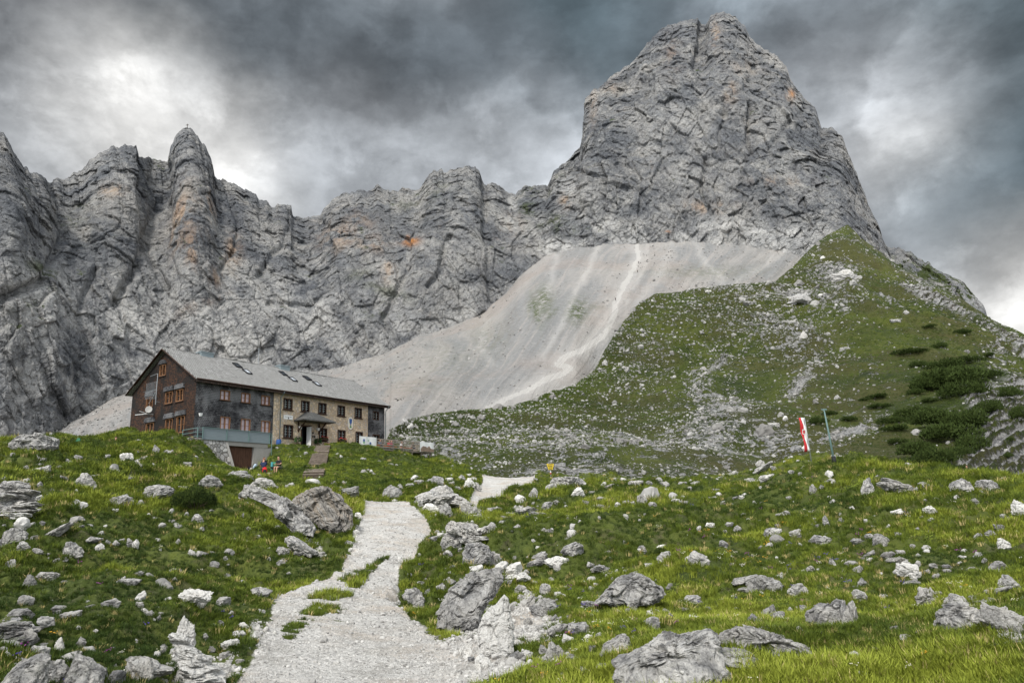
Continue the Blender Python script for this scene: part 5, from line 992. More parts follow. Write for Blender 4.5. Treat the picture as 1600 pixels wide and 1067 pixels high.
for (a, b, c, d, k, tn, tl, lab) in [
  (1245, 474, 64, 22, 'block', 'd', 0, 'largest grey crag on the upper green slope'), (1310, 437, 58, 20, 'block', 'g', 0, 'pale crag below the green tip of the spur'), (1320, 432, 26, 14, 'shard', 'g', 0, 'pointed rock on top of the pale crag'),
  (1208, 666, 22, 10, 'block', 'g', 0, 'ribbed boulder alone on the lower hillside left of the flag'), (1257, 702, 11, 9, 'round', 'w', 0, 'round pale boulder behind the red and white flag'), (1172, 474, 24, 7, 'slab', 'g', 0, 'low grey slab left of the largest crag'),
  (1256, 528, 14, 12, 'block', 'g', 0, 'squarish block in the rock field above the flag'), (1320, 545, 16, 7, 'slab', 'g', 0, 'flat slab in the rock field right of the squarish block'), (1228, 655, 9, 7, 'block', 'w', 0, 'small white boulder above the ribbed boulder'),
  (1340, 435, 14, 6, 'slab', 'g', 0, 'flat rock right of the pale crag on the spur'), (1398, 503, 16, 8, 'block', 'g', 0, 'grey rock on the middle of the upper right slope'), (1285, 403, 8, 5, 'block', 'w', 0, 'small white rock on the grassy edge of the spur'), (633, 653, 11, 9, 'shard', 'd', 0, 'dark knob on the skyline of the low green rise right of the lodge'),
  (1105, 455, 12, 4, 'block', 'w', 0, 'pale boulder on the rim between scree and grass')]:
    put_rock(a, b, c, d, kind=k, tone=tn, label=lab, P=hit_hill(a, b), hero=c > 40, scr=1)

# ------------------------------------------------------------------ instanced ground cover (stuff)
def lib(name, meshes):
    c = bpy.data.collections.new(name)
    for i, m in enumerate(meshes):
        o = bpy.data.objects.new(m.name, m); c.objects.link(o)
    return c
def scatter(name, label, P, scl, rot, tint, coll, mat):
    me = bpy.data.meshes.new(name); me.vertices.add(len(P)); me.vertices.foreach_set('co', P.astype(np.float32).ravel())
    for nm, v in (('scl', scl), ('tint', tint)):
        a = me.attributes.new(nm, 'FLOAT', 'POINT'); a.data.foreach_set('value', v.astype(np.float32))
    a = me.attributes.new('rot', 'FLOAT_VECTOR', 'POINT'); a.data.foreach_set('vector', rot.astype(np.float32).ravel())
    me.materials.append(mat)
    o = bpy.data.objects.new(name, me); COL.objects.link(o); o['kind'] = 'stuff'; o['label'] = label; o['category'] = name.replace('_', ' ')
    ng = bpy.data.node_groups.new(name, 'GeometryNodeTree')
    ng.interface.new_socket('Geometry', in_out='INPUT', socket_type='NodeSocketGeometry'); ng.interface.new_socket('Geometry', in_out='OUTPUT', socket_type='NodeSocketGeometry')
    N = ng.nodes; L = ng.links; gi = N.new('NodeGroupInput'); go = N.new('NodeGroupOutput'); ip = N.new('GeometryNodeInstanceOnPoints')
    ci = N.new('GeometryNodeCollectionInfo'); ci.inputs['Collection'].default_value = coll; ci.inputs['Separate Children'].default_value = True; ci.inputs['Reset Children'].default_value = True
    L.new(gi.outputs[0], ip.inputs['Points']); L.new(ci.outputs[0], ip.inputs['Instance']); ip.inputs['Pick Instance'].default_value = True
    a1 = N.new('GeometryNodeInputNamedAttribute'); a1.data_type = 'FLOAT'; a1.inputs[0].default_value = 'scl'
    a2 = N.new('GeometryNodeInputNamedAttribute'); a2.data_type = 'FLOAT_VECTOR'; a2.inputs[0].default_value = 'rot'
    L.new(a1.outputs['Attribute'], ip.inputs['Scale']); L.new(a2.outputs['Attribute'], ip.inputs['Rotation']); L.new(ip.outputs[0], go.inputs[0])
    md = o.modifiers.new('scatter', 'NODES'); md.node_group = ng; return o
def tuft_mesh(name, seed, n=18, spread=.45, wid=.035, lean=.5, mat=None):
    rg = np.random.RandomState(seed); V = []; Fc = []
    for i in range(n):
        a = rg.uniform(0, 6.28); r = spread*math.sqrt(rg.rand()); b = np.array([r*math.cos(a), r*math.sin(a), -.12]); h = rg.uniform(.55, 1.15)
        la = a+rg.uniform(-1, 1); l = np.array([math.cos(la), math.sin(la), 0])*lean*h*rg.uniform(.3, 1.3); wv = np.array([-math.sin(la+rg.uniform(-.8, .8)), math.cos(la), 0])*wid*rg.uniform(.7, 1.4)
        k = len(V); V += [b-wv, b+wv, b+l*.3+wv*.8+[0, 0, h*.55], b+l*.3-wv*.8+[0, 0, h*.55], b+l+[0, 0, h*.92]]
        Fc += [(k, k+1, k+2, k+3), (k+3, k+2, k+4)]
    me = bpy.data.meshes.new(name); me.from_pydata([tuple(v) for v in V], [], Fc); me.materials.append(mat); return me
def herb_mesh(name, seed, n=26, mat=None):
    rg = np.random.RandomState(seed); V = []; Fc = []
    for i in range(n):
        d = rg.normal(size=3); d[2] = abs(d[2]); d /= np.linalg.norm(d); c = d*np.array([.7, .7, .6])*rg.uniform(.5, 1.); u = np.cross(d, rg.normal(size=3)); u /= np.linalg.norm(u); v = np.cross(d*.5+rg.normal(size=3)*.6, u); v /= np.linalg.norm(v); s = rg.uniform(.07, .15)
        k = len(V); V += [c-u*s*.6, c+v*s*-.9, c+u*s*.6, c+v*s*1.1]; Fc += [(k, k+1, k+2, k+3)]
    me = bpy.data.meshes.new(name); me.from_pydata([tuple(v) for v in V], [], Fc); me.materials.append(mat); return me
def grassmat(dark, mid, light, straw):
    def b(t):
        ti = t.attr('tint', 'Fac', 'INSTANCER'); c = t.mix(t.ramp(ti, 0, .5, 0, 1, False), dark, mid); c = t.mix(t.ramp(ti, .5, .85, 0, 1, False), c, light); c = t.mix(t.ramp(ti, .93, 1.0, 0, 1, False), c, straw)
        return c, None, .75
    return b
M_GRASS = material('grass blades', grassmat((.030, .052, .009), (.108, .142, .016), (.235, .268, .034), (.46, .37, .16)), spec=.15)
M_HERB = material('herb leaves', grassmat((.030, .052, .008), (.080, .115, .016), (.165, .21, .03), (.24, .22, .06)), spec=.15)
rgn = np.random.RandomState(5)
def pts_on_ground(n, r0, r1, az0=-41, az1=41):
    az = np.radians(rgn.uniform(az0, az1, n)); lr = rgn.uniform(math.log(r0), math.log(r1), n)
    z = bilin(az, lr, HH, azs, lrs); return np.stack([np.sin(az)*np.exp(lr), np.cos(az)*np.exp(lr), z], 1), az, lr
def A_at(G, az, lr): return bilin(az, lr, G, azs, lrs)
def rotv(n, tilt=.25): return np.stack([rgn.uniform(-tilt, tilt, n), rgn.uniform(-tilt, tilt, n), rgn.uniform(0, 6.28, n)], 1)
C_TUFT = lib('tufts', [tuft_mesh('grass_tuft', 1, 22, mat=M_GRASS), tuft_mesh('grass_tuft', 2, 16, .35, .03, .8, M_GRASS), tuft_mesh('grass_tuft', 3, 26, .6, .04, .35, M_GRASS)])
C_MIX = lib('bank plants', [tuft_mesh('grass_tuft', 11, 22, mat=M_GRASS), herb_mesh('herb', 14, 40, M_HERB), herb_mesh('herb', 15, 40, M_HERB)])
C_HERB = lib('herbs', [herb_mesh('herb', 4, 40, M_HERB), herb_mesh('herb', 5, 30, M_HERB)])
P, az, lr = pts_on_ground(380000, 5.6, 137, -56, 56)
g_ = A_at(gravel, az, lr); k_ = A_at(rockm, az, lr); fl = A_at(flat, az, lr); ct = A_at(cut, az, lr)
nn = fbm(P/.8, 3, .6, seed=400); cl3 = fbm(P/2.6, 4, .6, seed=410)
keep = (g_+.42*nn < .40) & (k_+.42*nn < .46) & (fl < .3) & (ct < .3) & (rgn.rand(len(P)) < .55+.9*(nn+.3))
r_ = np.exp(lr); h_ = np.where(r_ < 60, 1, .8)
scl = (.095+.05*rgn.rand(len(P)))*np.clip(r_/17, .72, 3.2)*np.clip(1+.9*cl3, .4, 1.7)*h_
tint = np.clip(+.42+.95*cl3+.25*fbm(P/9., 3, seed=420)+rgn.normal(0, .13, len(P))-.03*(az < -.05)*(r_ < 60), 0, .92); tint = np.where(rgn.rand(len(P)) < .035+.08*np.clip(fbm(P/4., 3, seed=430), 0, 1), 1., tint)
hn = fbm(P/1.4, 4, .65, seed=440); herb = (rgn.rand(len(P)) < sstep(hn, .10, .42)*.75) | ((r_ > 50) & (r_ < 85) & (az < -.13) & (az > -.42) & (rgn.rand(len(P)) < .75))
keep = keep & (ct < .25)
m = keep & ~herb; scatter('grass', 'short alpine grass of the meadow', P[m], scl[m], rotv(m.sum()), tint[m], C_TUFT, M_GRASS)
m = keep & herb; scatter('ground_cover', 'dark leafy herbs and moss between the grass', P[m], np.minimum(scl[m]*.8, .34), rotv(m.sum()), np.clip(tint[m]+.02, 0, .9), C_HERB, M_HERB)
P, az, lr = pts_on_ground(60000, 42, 100, -33, 0); g_ = A_at(gravel, az, lr); k_ = A_at(rockm, az, lr)
m = (g_ < .35) & (k_+.3*fbm(P/1.2, 3, .6, seed=404) < .45) & (A_at(flat, az, lr) < .3) & (A_at(cut, az, lr) < .3)
scatter('undergrowth', 'lush tall herbs on the bank below the lodge', P[m], (.16+.16*rgn.rand(m.sum()))*(1+.5*fbm(P[m]/2., 3, seed=405)), rotv(m.sum()), np.clip(.36+.7*fbm(P[m]/3., 3, .6, seed=406)+rgn.normal(0, .14, m.sum()), 0, .9), C_MIX, M_HERB)
# gravel on the track and in the rubble
C_ST = lib('stones', [rock_mesh('stone', 900+i, ['block', 'slab', 'shard', 'shard'][i % 4], 2, M_STONE) for i in range(6)])
P, az, lr = pts_on_ground(210000, 5.6, 60, -36, 22)
g_ = A_at(gravel, az, lr); tr_ = A_at(tm, az, lr); ru_ = A_at(rub, az, lr); nn = fbm(P/.5, 3, .6, seed=450)
keep = (g_+.3*nn > .42) & (rgn.rand(len(P)) < np.where(ru_ > .35, .95, .42)); r_ = np.exp(lr)
scl = .0078*np.exp(rgn.normal(0, .55, len(P)))*np.clip(r_/9, .8, 2.6)*np.where((ru_ > .4) & (tr_ < .5), 1.35, .85); scl = np.minimum(scl, .075)
m = keep; scatter('gravel', 'crushed pale limestone on the track and in the rubble', P[m]+np.array([0, 0, .0])[None], scl[m], rotv(m.sum(), 3), np.clip(rgn.normal(.62, .28, m.sum()), 0, 1), C_ST, M_STONE)
P, az, lr = pts_on_ground(30000, 5.8, 137); g_ = A_at(gravel, az, lr); k_ = A_at(rockm, az, lr); nn = fbm(P/2.2, 4, .6, seed=460); fl = A_at(flat, az, lr)
r_ = np.exp(lr); keep = (rgn.rand(len(P)) < np.clip(.05+.9*np.clip(nn-.12, 0, 1)+1.1*k_*(.5+nn)+.10*(r_ > 60)*(az > -.1), 0, 1)) & (fl < .1) & (A_at(np.maximum(tm, ft), az, lr) < .15)
scl = .034*np.exp(rgn.normal(0, .5, len(P)))*np.clip(r_/11, .8, 5.); m = keep
C_RB = lib('rubble rocks', [rock_mesh('rubble_rock', 930+i, ['block', 'slab', 'shard', 'slab'][i % 4], 3, M_STONE) for i in range(6)])
scatter('rubble', 'small loose limestone lying between the tussocks', P[m], scl[m], rotv(m.sum(), .6), np.clip(rgn.normal(.55, .25, m.sum()), 0, 1), C_RB, M_STONE)
# the stony hillside
HP = HILL['P']; nr_, nc_ = HP.shape[:2]
NH = 200000; ii = rgn.randint(6, nr_-2, NH); jj = rgn.randint(0, nc_-1, NH); P = HP[ii, jj]+(HP[ii+1, jj]-HP[ii, jj])*rgn.rand(NH, 1)+(HP[ii, jj+1]-HP[ii, jj])*rgn.rand(NH, 1)
r_ = np.hypot(P[:, 0], P[:, 1]); ro = HILL['rocky'][ii, jj]; nn = fbm(P/np.array([9, 9, 5.]), 4, .65, seed=470)
hx = HILL['pxy'][0][ii, jj]; right = sstep(hx, 1260, 1400)
keep = rgn.rand(len(P)) < np.clip((.11-.09*right)+.95*(1-.35*right)*ro*(.45+1.2*np.clip(nn, -.3, 1))+.35*np.clip(nn-.15, 0, 1)*(1-.6*right), 0, 1)
scl = .105*np.exp(rgn.normal(0, .62, len(P)))*np.clip(r_/150, .6, 2.2)*(1+.25*ro); m = keep
scatter('hillside_rubble', 'thousands of pale rocks strewn over the far hillside', P[m]+np.array([0, 0, .03]), scl[m], rotv(m.sum(), .7), np.clip(rgn.normal(.26, .24, m.sum()), 0, 1), C_RB, M_STONE)
# tussocks give the far turf its grain
m = (rgn.rand(len(P)) < .5*(1-np.clip(ro, 0, .8))) & (HILL['strata'][ii, jj] < .45) & (r_ < 420)
cl3 = fbm(P/12., 4, .6, seed=480)
scatter('hillside_turf', 'rough grass tussocks on the far hillside', P[m], ((.22+.22*rgn.rand(len(P)))*np.clip(r_/150, .7, 2.0))[m], rotv(m.sum()), np.clip(.22+.6*cl3+rgn.normal(0, .12, len(P)), 0, .9)[m], C_HERB, M_HERB)
# flowers
def flower_mesh(name, col):
    mt = material('petals', color=col, rough=.6); V = []; Fc = []; rg = np.random.RandomState(3)
    for i in range(7):
        c = np.array([rg.uniform(-1, 1), rg.uniform(-1, 1), rg.uniform(.6, 1.4)])*1.; s = .16
        k = len(V); V += [c+[-s, 0, 0], c+[0, -s, .05], c+[s, 0, 0], c+[0, s, .05], c+[0, 0, s], c+[0, 0, -s]]
        Fc += [(k, k+1, k+4), (k+1, k+2, k+4), (k+2, k+3, k+4), (k+3, k, k+4), (k+1, k, k+5), (k+2, k+1, k+5), (k+3, k+2, k+5), (k, k+3, k+5)]
    me = bpy.data.meshes.new(name); me.from_pydata([tuple(map(float, v)) for v in V], [], Fc); me.materials.append(mt); return me
# boulders and blocks lying on the scree
_sm = bpy.data.objects['scree_slope'].data; V_ = np.empty(len(_sm.vertices)*3, np.float32); _sm.vertices.foreach_get('co', V_); V_ = V_.reshape(-1, 3).astype(float)
k_ = rgn.randint(0, len(V_), 60000); P = V_[k_]; a_, b_, _z = proj(P); nn = fbm(P/15., 4, .65, seed=500); low = sstep(b_, 480, 640)
keep = rgn.rand(len(P)) < np.clip(.10+.5*nn+.25*low, .02, 1); P = P[keep]+rgn.normal(0, .5, (keep.sum(), 3))*np.array([1, 1, .0])
scatter('scree_rubble', 'loose broken rock covering the scree', P, .16*np.exp(rgn.normal(0, .55, len(P)))*np.clip(np.hypot(P[:, 0], P[:, 1])/260, .7, 1.6), rotv(len(P), .8), np.clip(rgn.normal(.22, .22, len(P)), 0, 1), C_RB, M_STONE)
C_FL = lib('flowers', [flower_mesh('flower', c) for c in ((.55, .52, .40), (.7, .68, .6), (.10, .06, .35), (.28, .05, .26), (.65, .35, .03), (.6, .57, .42))])
P, az, lr = pts_on_ground(4200, 6, 34); g_ = A_at(gravel, az, lr); k_ = A_at(rockm, az, lr); nn = fbm(P/1.8, 3, .6, seed=490)
m = (g_ < .3) & (k_ < .35) & (rgn.rand(len(P)) < np.clip(.10+nn, 0, 1)*np.where(az > 0, 1, .45)); r_ = np.exp(lr)
scatter('flowers', 'tiny white, violet and yellow meadow flowers', P[m]+np.array([0, 0, .05]), (.045*np.clip(r_/13, .8, 1.7))[m], rotv(m.sum(), .2), rgn.rand(m.sum()), C_FL, M_GRASS)

# ------------------------------------------------------------------ dwarf pines
def pinemat(t):
    P = t.pos(); n = t.noise(P, 2.5, 4, .7); n2 = t.noise(P, 9., 3, .7); return t.mix(t.m('MULTIPLY', t.ramp(n2, .44, .62), .6), t.mix(t.ramp(n, .35, .65), (.014, .026, .008), (.042, .064, .016)), (.10, .135, .03)), None, .8
M_PINE = material('dwarf pine needles', pinemat, spec=.1)
M_WOODD = material('dark twig', color=(.05, .035, .025))
def pine_mesh(name, seed, n, size, lobes=7):
    rg = np.random.RandomState(seed); V = []; Fc = []
    L = [(rg.uniform(-.62, .62), rg.uniform(-.5, .5), rg.uniform(.25, .55), rg.uniform(.32, .5)) for _ in range(lobes)]+[(0, 0, .45, .55)]
    for i in range(n):
        l = L[rg.randint(len(L))]; d = rg.normal(size=3); d[2] = abs(d[2])*.9-.15; d /= np.linalg.norm(d)
        c = np.array([l[0], l[1], l[2]*.6])+d*np.array([l[3], l[3], l[3]*1.2])*rg.uniform(.7, 1.05); c[2] = max(c[2], .0)
        up = d*.55+np.array([0, 0, 1.])+rg.normal(size=3)*.3; up /= np.linalg.norm(up); s = size*rg.uniform(.6, 1.3)
        for k2 in range(3):
            w_ = np.cross(up, rg.normal(size=3)); w_ /= np.linalg.norm(w_); k = len(V)
            V += [c-w_*s*.33, c+w_*s*.33, c+up*s*1.5]; Fc.append((k, k+1, k+2))
    me = bpy.data.meshes.new(name); me.from_pydata([tuple(map(float, v)) for v in V], [], Fc); me.materials.append(M_PINE); return me
def put_pine(px_, py_, w, h, me, label, group=None, P=None, name='dwarf_pine'):
    if P is None: P = hit(px_, py_)
    z = (P-CAMP)@_F; o = bpy.data.objects.new(name, me); COL.objects.link(o); o.location = tuple(P+np.array([0, 0, -.05*h*z/FPX]))
    o.scale = (w*z/FPX*.5, w*z/FPX*.42, h*z/FPX*.98); o.rotation_euler = (0, 0, -math.atan2(P[0], P[1])+random.uniform(-.3, .3)+(math.pi if random.random() < .5 else 0)); return tagp(o, label, 'shrub', group)
pr = thing('dwarf_pine', 'round dark green dwarf pine alone in the left meadow', 'shrub', hit(305, 797), .5)
pz = (np.array(pr.location)-CAMP)@_F
fo = bpy.data.objects.new('foliage', pine_mesh('foliage', 3, 5200, .055, 9)); COL.objects.link(fo); fo.parent = pr; fo.scale = (38*pz/FPX, 27*pz/FPX, 42*pz/FPX)
b_ = MB()
for i in range(14):
    a = i*.45; b_.tube([(0, 0, -.1), (math.cos(a)*.25, math.sin(a)*.25, .12), (math.cos(a)*.5, math.sin(a)*.45, .35)], [.03, .02, .008], 5)
b_.build('stem', M_WOODD, pr)
PM = [pine_mesh('dwarf_pine', 20+i, 1500, .085, 8) for i in range(4)]
for i, (a, b, c, d) in enumerate([(1279,662,26,20),(1297,646,22,11),(1328,656,22,13),(1366,622,34,11),(1374,638,32,12),(1420,553,46,14),(1436,572,22,15),(1454,512,22,9),(1468,543,22,14),(1503,520,24,12),(1515,566,40,16),(1547,590,44,22),(1483,604,86,46),(1463,608,60,34),(1503,620,60,38),(1434,616,26,14),(1452,627,22,11),(1430,654,54,30),
   (1462,664,66,40),(1503,668,64,46),(1483,688,76,42),(1523,704,44,44),(1388,662,34,18),(1392,674,40,14),(1402,692,28,14),(1434,714,56,42),(1463,724,56,40),(1438,736,66,36),(1458,742,56,26),(1503,712,36,24),(1580,622,32,28),(1543,646,38,32),(1597,656,34,34),(1577,714,14,12),(1578,688,10,10),(1541,556,20,9),(1478,574,50,24),(1500,590,60,30),(1445,600,30,16),(1500,740,30,18),(1350,626,16,7),(1525,600,30,16),(1010,722,0.1,0.1)][:-1]):
    lab = {12: 'largest dark dwarf pine thicket on the right hillside', 0: 'dark dwarf pine just right of the red and white flag', 2: 'small dwarf pine behind the bare green pole', 9: 'small dwarf pine near the skyline of the right slope'}.get(i, 'dark mound of dwarf pine on the right hillside')
    put_pine(a, b+1, c*1.3, d*.82, PM[i % 4], lab, 'dwarf pines on the right hillside', P=hit_hill(a, b))
for i, (a, b, c, d, lab) in enumerate([(1033, 868, 26, 12, 'dark tuft of dwarf shrub between pale rocks in the meadow'), (1135, 746, 8, 5, 'tiny dark shrub in front of the flag hillock')]):
    put_pine(a, b, c, d, PM[i], lab)
# ------------------------------------------------------------------ the lodge
def shingles(c1, c2, c3, bw=.26, row=.20, bump=.03, axis='xz'):
    def b(t):
        P = t.obj(); s = t.node('ShaderNodeSeparateXYZ'); t.l.new(P, s.inputs[0]); cx = t.node('ShaderNodeCombineXYZ')
        t.l.new(s.outputs['X' if axis[0] == 'x' else 'Y'], cx.inputs[0]); t.l.new(s.outputs['Z' if axis[1] == 'z' else 'Y'], cx.inputs[1])
        U = t.vm('ADD', cx.outputs[0], t.vm('SCALE', t.noisec(P, 1.2, 2), c=.10))
        br = t.node('ShaderNodeTexBrick'); t.put(br.inputs['Vector'], U); br.inputs['Scale'].default_value = 1; br.inputs['Brick Width'].default_value = bw; br.inputs['Row Height'].default_value = row
        br.inputs['Mortar Size'].default_value = .022; br.inputs['Bias'].default_value = 0; br.inputs['Color1'].default_value = (0, 0, 0, 1); br.inputs['Color2'].default_value = (1, 1, 1, 1); br.inputs['Mortar'].default_value = (.5, .5, .5, 1)
        sc = t.node('ShaderNodeSeparateColor'); t.l.new(br.outputs['Color'], sc.inputs[0]); r = sc.outputs[0]
        big = t.noise(P, .55, 4, .6); n = t.noise(P, 5, 5, .7)
        c = t.mix(r, c1, c2); c = t.mix(t.ramp(t.m('ADD', big, t.m('MULTIPLY', n, .35)), .60, .80), c, c3)
        c = t.mix(t.m('MULTIPLY', br.outputs['Fac'], .7), c, (.006, .005, .004))
        h = t.m('ADD', t.m('MULTIPLY', r, .4), t.m('MULTIPLY', br.outputs['Fac'], -1)); h = t.m('ADD', h, n)
        return c, t.bump(h, bump, .9), .8
    return b
M_SHB = material('brown weathered shingles', shingles((.035, .014, .006), (.165, .066, .026), (.018, .009, .006)))
M_SHBY = material('brown gable shingles', shingles((.007, .004, .003), (.085, .036, .016), (.008, .006, .005), .20, .17, axis='yz'))
M_SHG = material('grey weathered shingles', shingles((.014, .014, .017), (.085, .085, .09), (.21, .21, .215), .22, .17))
M_SHGY = material('grey side shingles', shingles((.028, .028, .031), (.088, .088, .092), (.155, .155, .16), axis='yz'))
M_ROOF = material('split wood roof shingles', shingles((.19, .185, .175), (.36, .355, .34), (.28, .275, .26), .22, .30, .05, 'xy'))
def stonewall(c1, c2, c3, sc_):
    def b(t):
        P = t.obj(); Pw = t.vm('ADD', P, t.vm('SCALE', t.noisec(P, 2., 2), c=.12))
        v = t.vor(Pw, sc_, 'F1', 'Color'); e = t.vor(Pw, sc_, 'DISTANCE_TO_EDGE'); s = t.node('ShaderNodeSeparateColor'); t.l.new(v, s.inputs[0])
        c = t.mix(s.outputs[0], c1, c2); c = t.mix(t.m('MULTIPLY', t.ramp(s.outputs[1], .6, .9), .8), c, c3)
        c = t.mix(t.m('MULTIPLY', t.ramp(t.noise(P, .6, 4, .6), .45, .7), .4), c, (.30, .20, .13))
        c = t.mix(t.ramp(e, .07, .02), c, (.36, .31, .25) if sc_ > 2.8 else (.07, .065, .055))
        c = t.mix(t.m('MULTIPLY', t.ramp(t.noise(P, 9, 5, .7), .45, .3), .4), c, (.06, .05, .04))
        return c, t.bump(t.m('ADD', t.ramp(e, 0, .12), t.noise(P, 8, 5, .7)), .05, .9), .9
    return b
M_STW = material('rubble masonry', stonewall((.46, .35, .235), (.70, .56, .39), (.52, .45, .38), 3.4))
M_RET = material('dry limestone masonry', stonewall((.22, .215, .205), (.42, .41, .39), (.15, .15, .145), 2.2))
M_CONC = material('pale concrete', lambda t: (t.mix(t.noise(t.obj(), 2, 5, .7), (.22, .205, .185), (.36, .345, .32)), None))
def wood(c1, c2, ax=0, s=8.):
    def b(t):
        P = t.obj(); sc = [1.2, 1.2, 1.2]; sc[0] = s if ax != 0 else 1.2; sc[1] = s if ax != 1 else 1.2; sc[2] = s if ax != 2 else 1.2
        n = t.noise(t.mapping(P, tuple(sc)), 1.5, 5, .65); return t.mix(t.ramp(n, .3, .7), c1, c2), t.bump(n, .01, .5)
    return b
M_ORW = material('orange window timber', wood((.15, .07, .032), (.29, .145, .068), 2))
M_DKW = material('dark brown timber', wood((.018, .010, .007), (.06, .030, .018), 0))
M_DOOR = material('brown plank door', wood((.045, .022, .013), (.115, .055, .033), 2, 14.))
M_GRW = material('weathered grey boards', wood((.15, .125, .10), (.33, .28, .23), 0, 10.))
M_EAVE = material('shingled eave edge', shingles((.022, .015, .012), (.12, .075, .055), (.05, .035, .03), .2, .5, .03))
M_GLASS = material('dark window glass', color=(.02, .026, .03), rough=.08, spec=.6)
M_GLASSP = material('curtained glass with painted reflections', lambda t: (t.mix(t.noise(t.obj(), 4, 3, .6), (.42, .34, .37), (.62, .53, .56)), None, .25), spec=.5)  # lit pinkish reflections are painted into the curtained pane colour
M_MUN = material('pale glazing bars', color=(.42, .44, .42), rough=.6)
M_ZINC = material('zinc sheet', lambda t: (t.mix(t.noise(t.obj(), 3, 4, .6), (.16, .20, .21), (.30, .35, .37)), None, .5), metal=.2)
M_PANEL = material('blue-grey metal cladding', lambda t: (t.mix(t.m('MULTIPLY', t.ramp(t.m('SINE', t.m('MULTIPLY', t.node_z(), 42.)), .3, .9), .5), t.mix(t.noise(t.mapping(t.obj(), (.6, 1, 7)), 2, 5, .7), (.12, .15, .16), (.23, .275, .29)), (.08, .10, .11)), None, .6)) if False else material('blue-grey metal cladding', lambda t: (t.mix(t.noise(t.mapping(t.obj(), (.5, 1, 9)), 2, 5, .7), (.11, .14, .155), (.26, .305, .32)), None, .6))
M_WHITE = material('white paint', color=(.72, .72, .70), rough=.6)
M_BLACK = material('black', color=(.012, .012, .014), rough=.7)
M_STEEL = material('galvanised steel', color=(.35, .37, .38), rough=.45, metal=.4)
M_RED = material('red', color=(.52, .03, .035), rough=.7)
M_GREENP = material('grey-green paint', color=(.12, .19, .18), rough=.6)
M_YEL = material('yellow sign enamel', color=(.72, .52, .02), rough=.5)
M_ORG = material('orange bench lacquer', color=(.55, .14, .03), rough=.6)
M_BLUE = material('blue', color=(.03, .09, .28), rough=.6)
M_LEAF = material('pot plant leaves', color=(.03, .07, .015), rough=.7)
HRZ = math.pi/2-HTH
lodge = thing('mountain_lodge', 'large alpine lodge with brown shingled gable, stone middle and long grey shingle roof', 'lodge', HO, HRZ)
LL, WW, EV, RG = 26.9, 12., 6.2, 10.0
def wall_grid(mb, xs, zs, holes, fn, top=None):
    xs = sorted(set(xs+[h[0] for h in holes]+[h[1] for h in holes])); zs = sorted(set(zs+[h[2] for h in holes]+[h[3] for h in holes]))
    for i in range(len(xs)-1):
        for j in range(len(zs)-1):
            cx_, cz = (xs[i]+xs[i+1])/2, (zs[j]+zs[j+1])/2
            if any(h[0] < cx_ < h[1] and h[2] < cz < h[3] for h in holes): continue
            q = [(xs[i], zs[j]), (xs[i+1], zs[j]), (xs[i+1], zs[j+1]), (xs[i], zs[j+1])]
            if top:
                if zs[j] >= min(top(xs[i]), top(xs[i+1])) and zs[j] >= max(top(xs[i]), top(xs[i+1])): continue
                q = [(a, min(b, top(a))) for a, b in q]
            mb.add([fn(a, b, 0) for a, b in q], [(0, 1, 2, 3)])
    for h in holes:
        a, b, c, d = h; D = .28
        for (p, q) in (((a, c), (b, c)), ((b, c), (b, d)), ((b, d), (a, d)), ((a, d), (a, c))):
            mb.add([fn(*p, 0), fn(*q, 0), fn(*q, D), fn(*p, D)], [(0, 1, 2, 3)])
fnf = lambda a, z, d: (a, d, z)
fng = lambda b, z, d: (d, b, z)
fnr = lambda b, z, d: (LL-d, b, z)
up_sh = [(2.75, 3.87, 4.35, 5.38), (5.25, 6.37, 4.35, 5.38), (7.78, 8.90, 4.35, 5.38)]
lo_sh = [(2.93, 4.07, 1.18, 2.62), (5.36, 6.52, 1.18, 2.62), (7.90, 9.05, 1.18, 2.62)]
up_st = [(10.74, 12., 4.12, 5.44), (13.22, 14.46, 4.12, 5.44), (15.78, 17.02, 4.12, 5.44), (18.78, 20., 4.12, 5.44), (21.6, 22.82, 4.12, 5.44)]
lo_st = [(10.86, 12.2, .93, 2.45), (15.95, 17.2, .93, 2.45), (18.85, 20.12, .93, 2.45), (21.78, 23., .93, 2.45)]
rt_sh = [(24.75, 25.85, 4.15, 5.3), (24.75, 25.95, .95, 2.3)]
door_h = (13.3, 14.9, .0, 2.62)
def addwall(name, x0, x1, holes, mat):
    m = MB(); wall_grid(m, [x0, x1], [-3.2 if x0 < 9 else -1.2, EV], holes, fnf); return m.build(name, mat, lodge)
addwall('shingled_wall', 0, 9.42, up_sh+lo_sh, M_SHG)
addwall('stone_wall', 9.42, 23.9, up_st+lo_st+[door_h], M_STW)
addwall('shingled_wall', 23.9, LL, rt_sh, M_SHG)
rooft = lambda y: EV-.02+(RG-EV)*(1-abs(y-WW/2)/(WW/2))
gw = [(5.75, 6.9, 7.38, 8.6), (7.78, 9.02, 4.24, 5.40), (4.12, 5.42, 4.22, 5.48), (2.2, 3.45, 4.22, 5.48), (7.25, 8.72, .75, 2.56), (3.75, 5.05, .96, 2.6), (1.62, 3.02, .94, 2.66)]
m = MB(); wall_grid(m, [i*.5 for i in range(25)], [-1.5]+[EV+i*.19 for i in range(21)], gw, fng, rooft); m.build('gable_wall', M_SHBY, lodge)
m = MB(); wall_grid(m, [i*.5 for i in range(25)], [-1.5]+[EV+i*.19 for i in range(21)], [], fnr, rooft); m.build('gable_wall', M_SHGY, lodge)
m = MB(); wall_grid(m, [0, LL], [-1.5, EV], [], lambda a, z, d: (a, WW-d, z)); m.build('rear_wall', M_SHB, lodge)
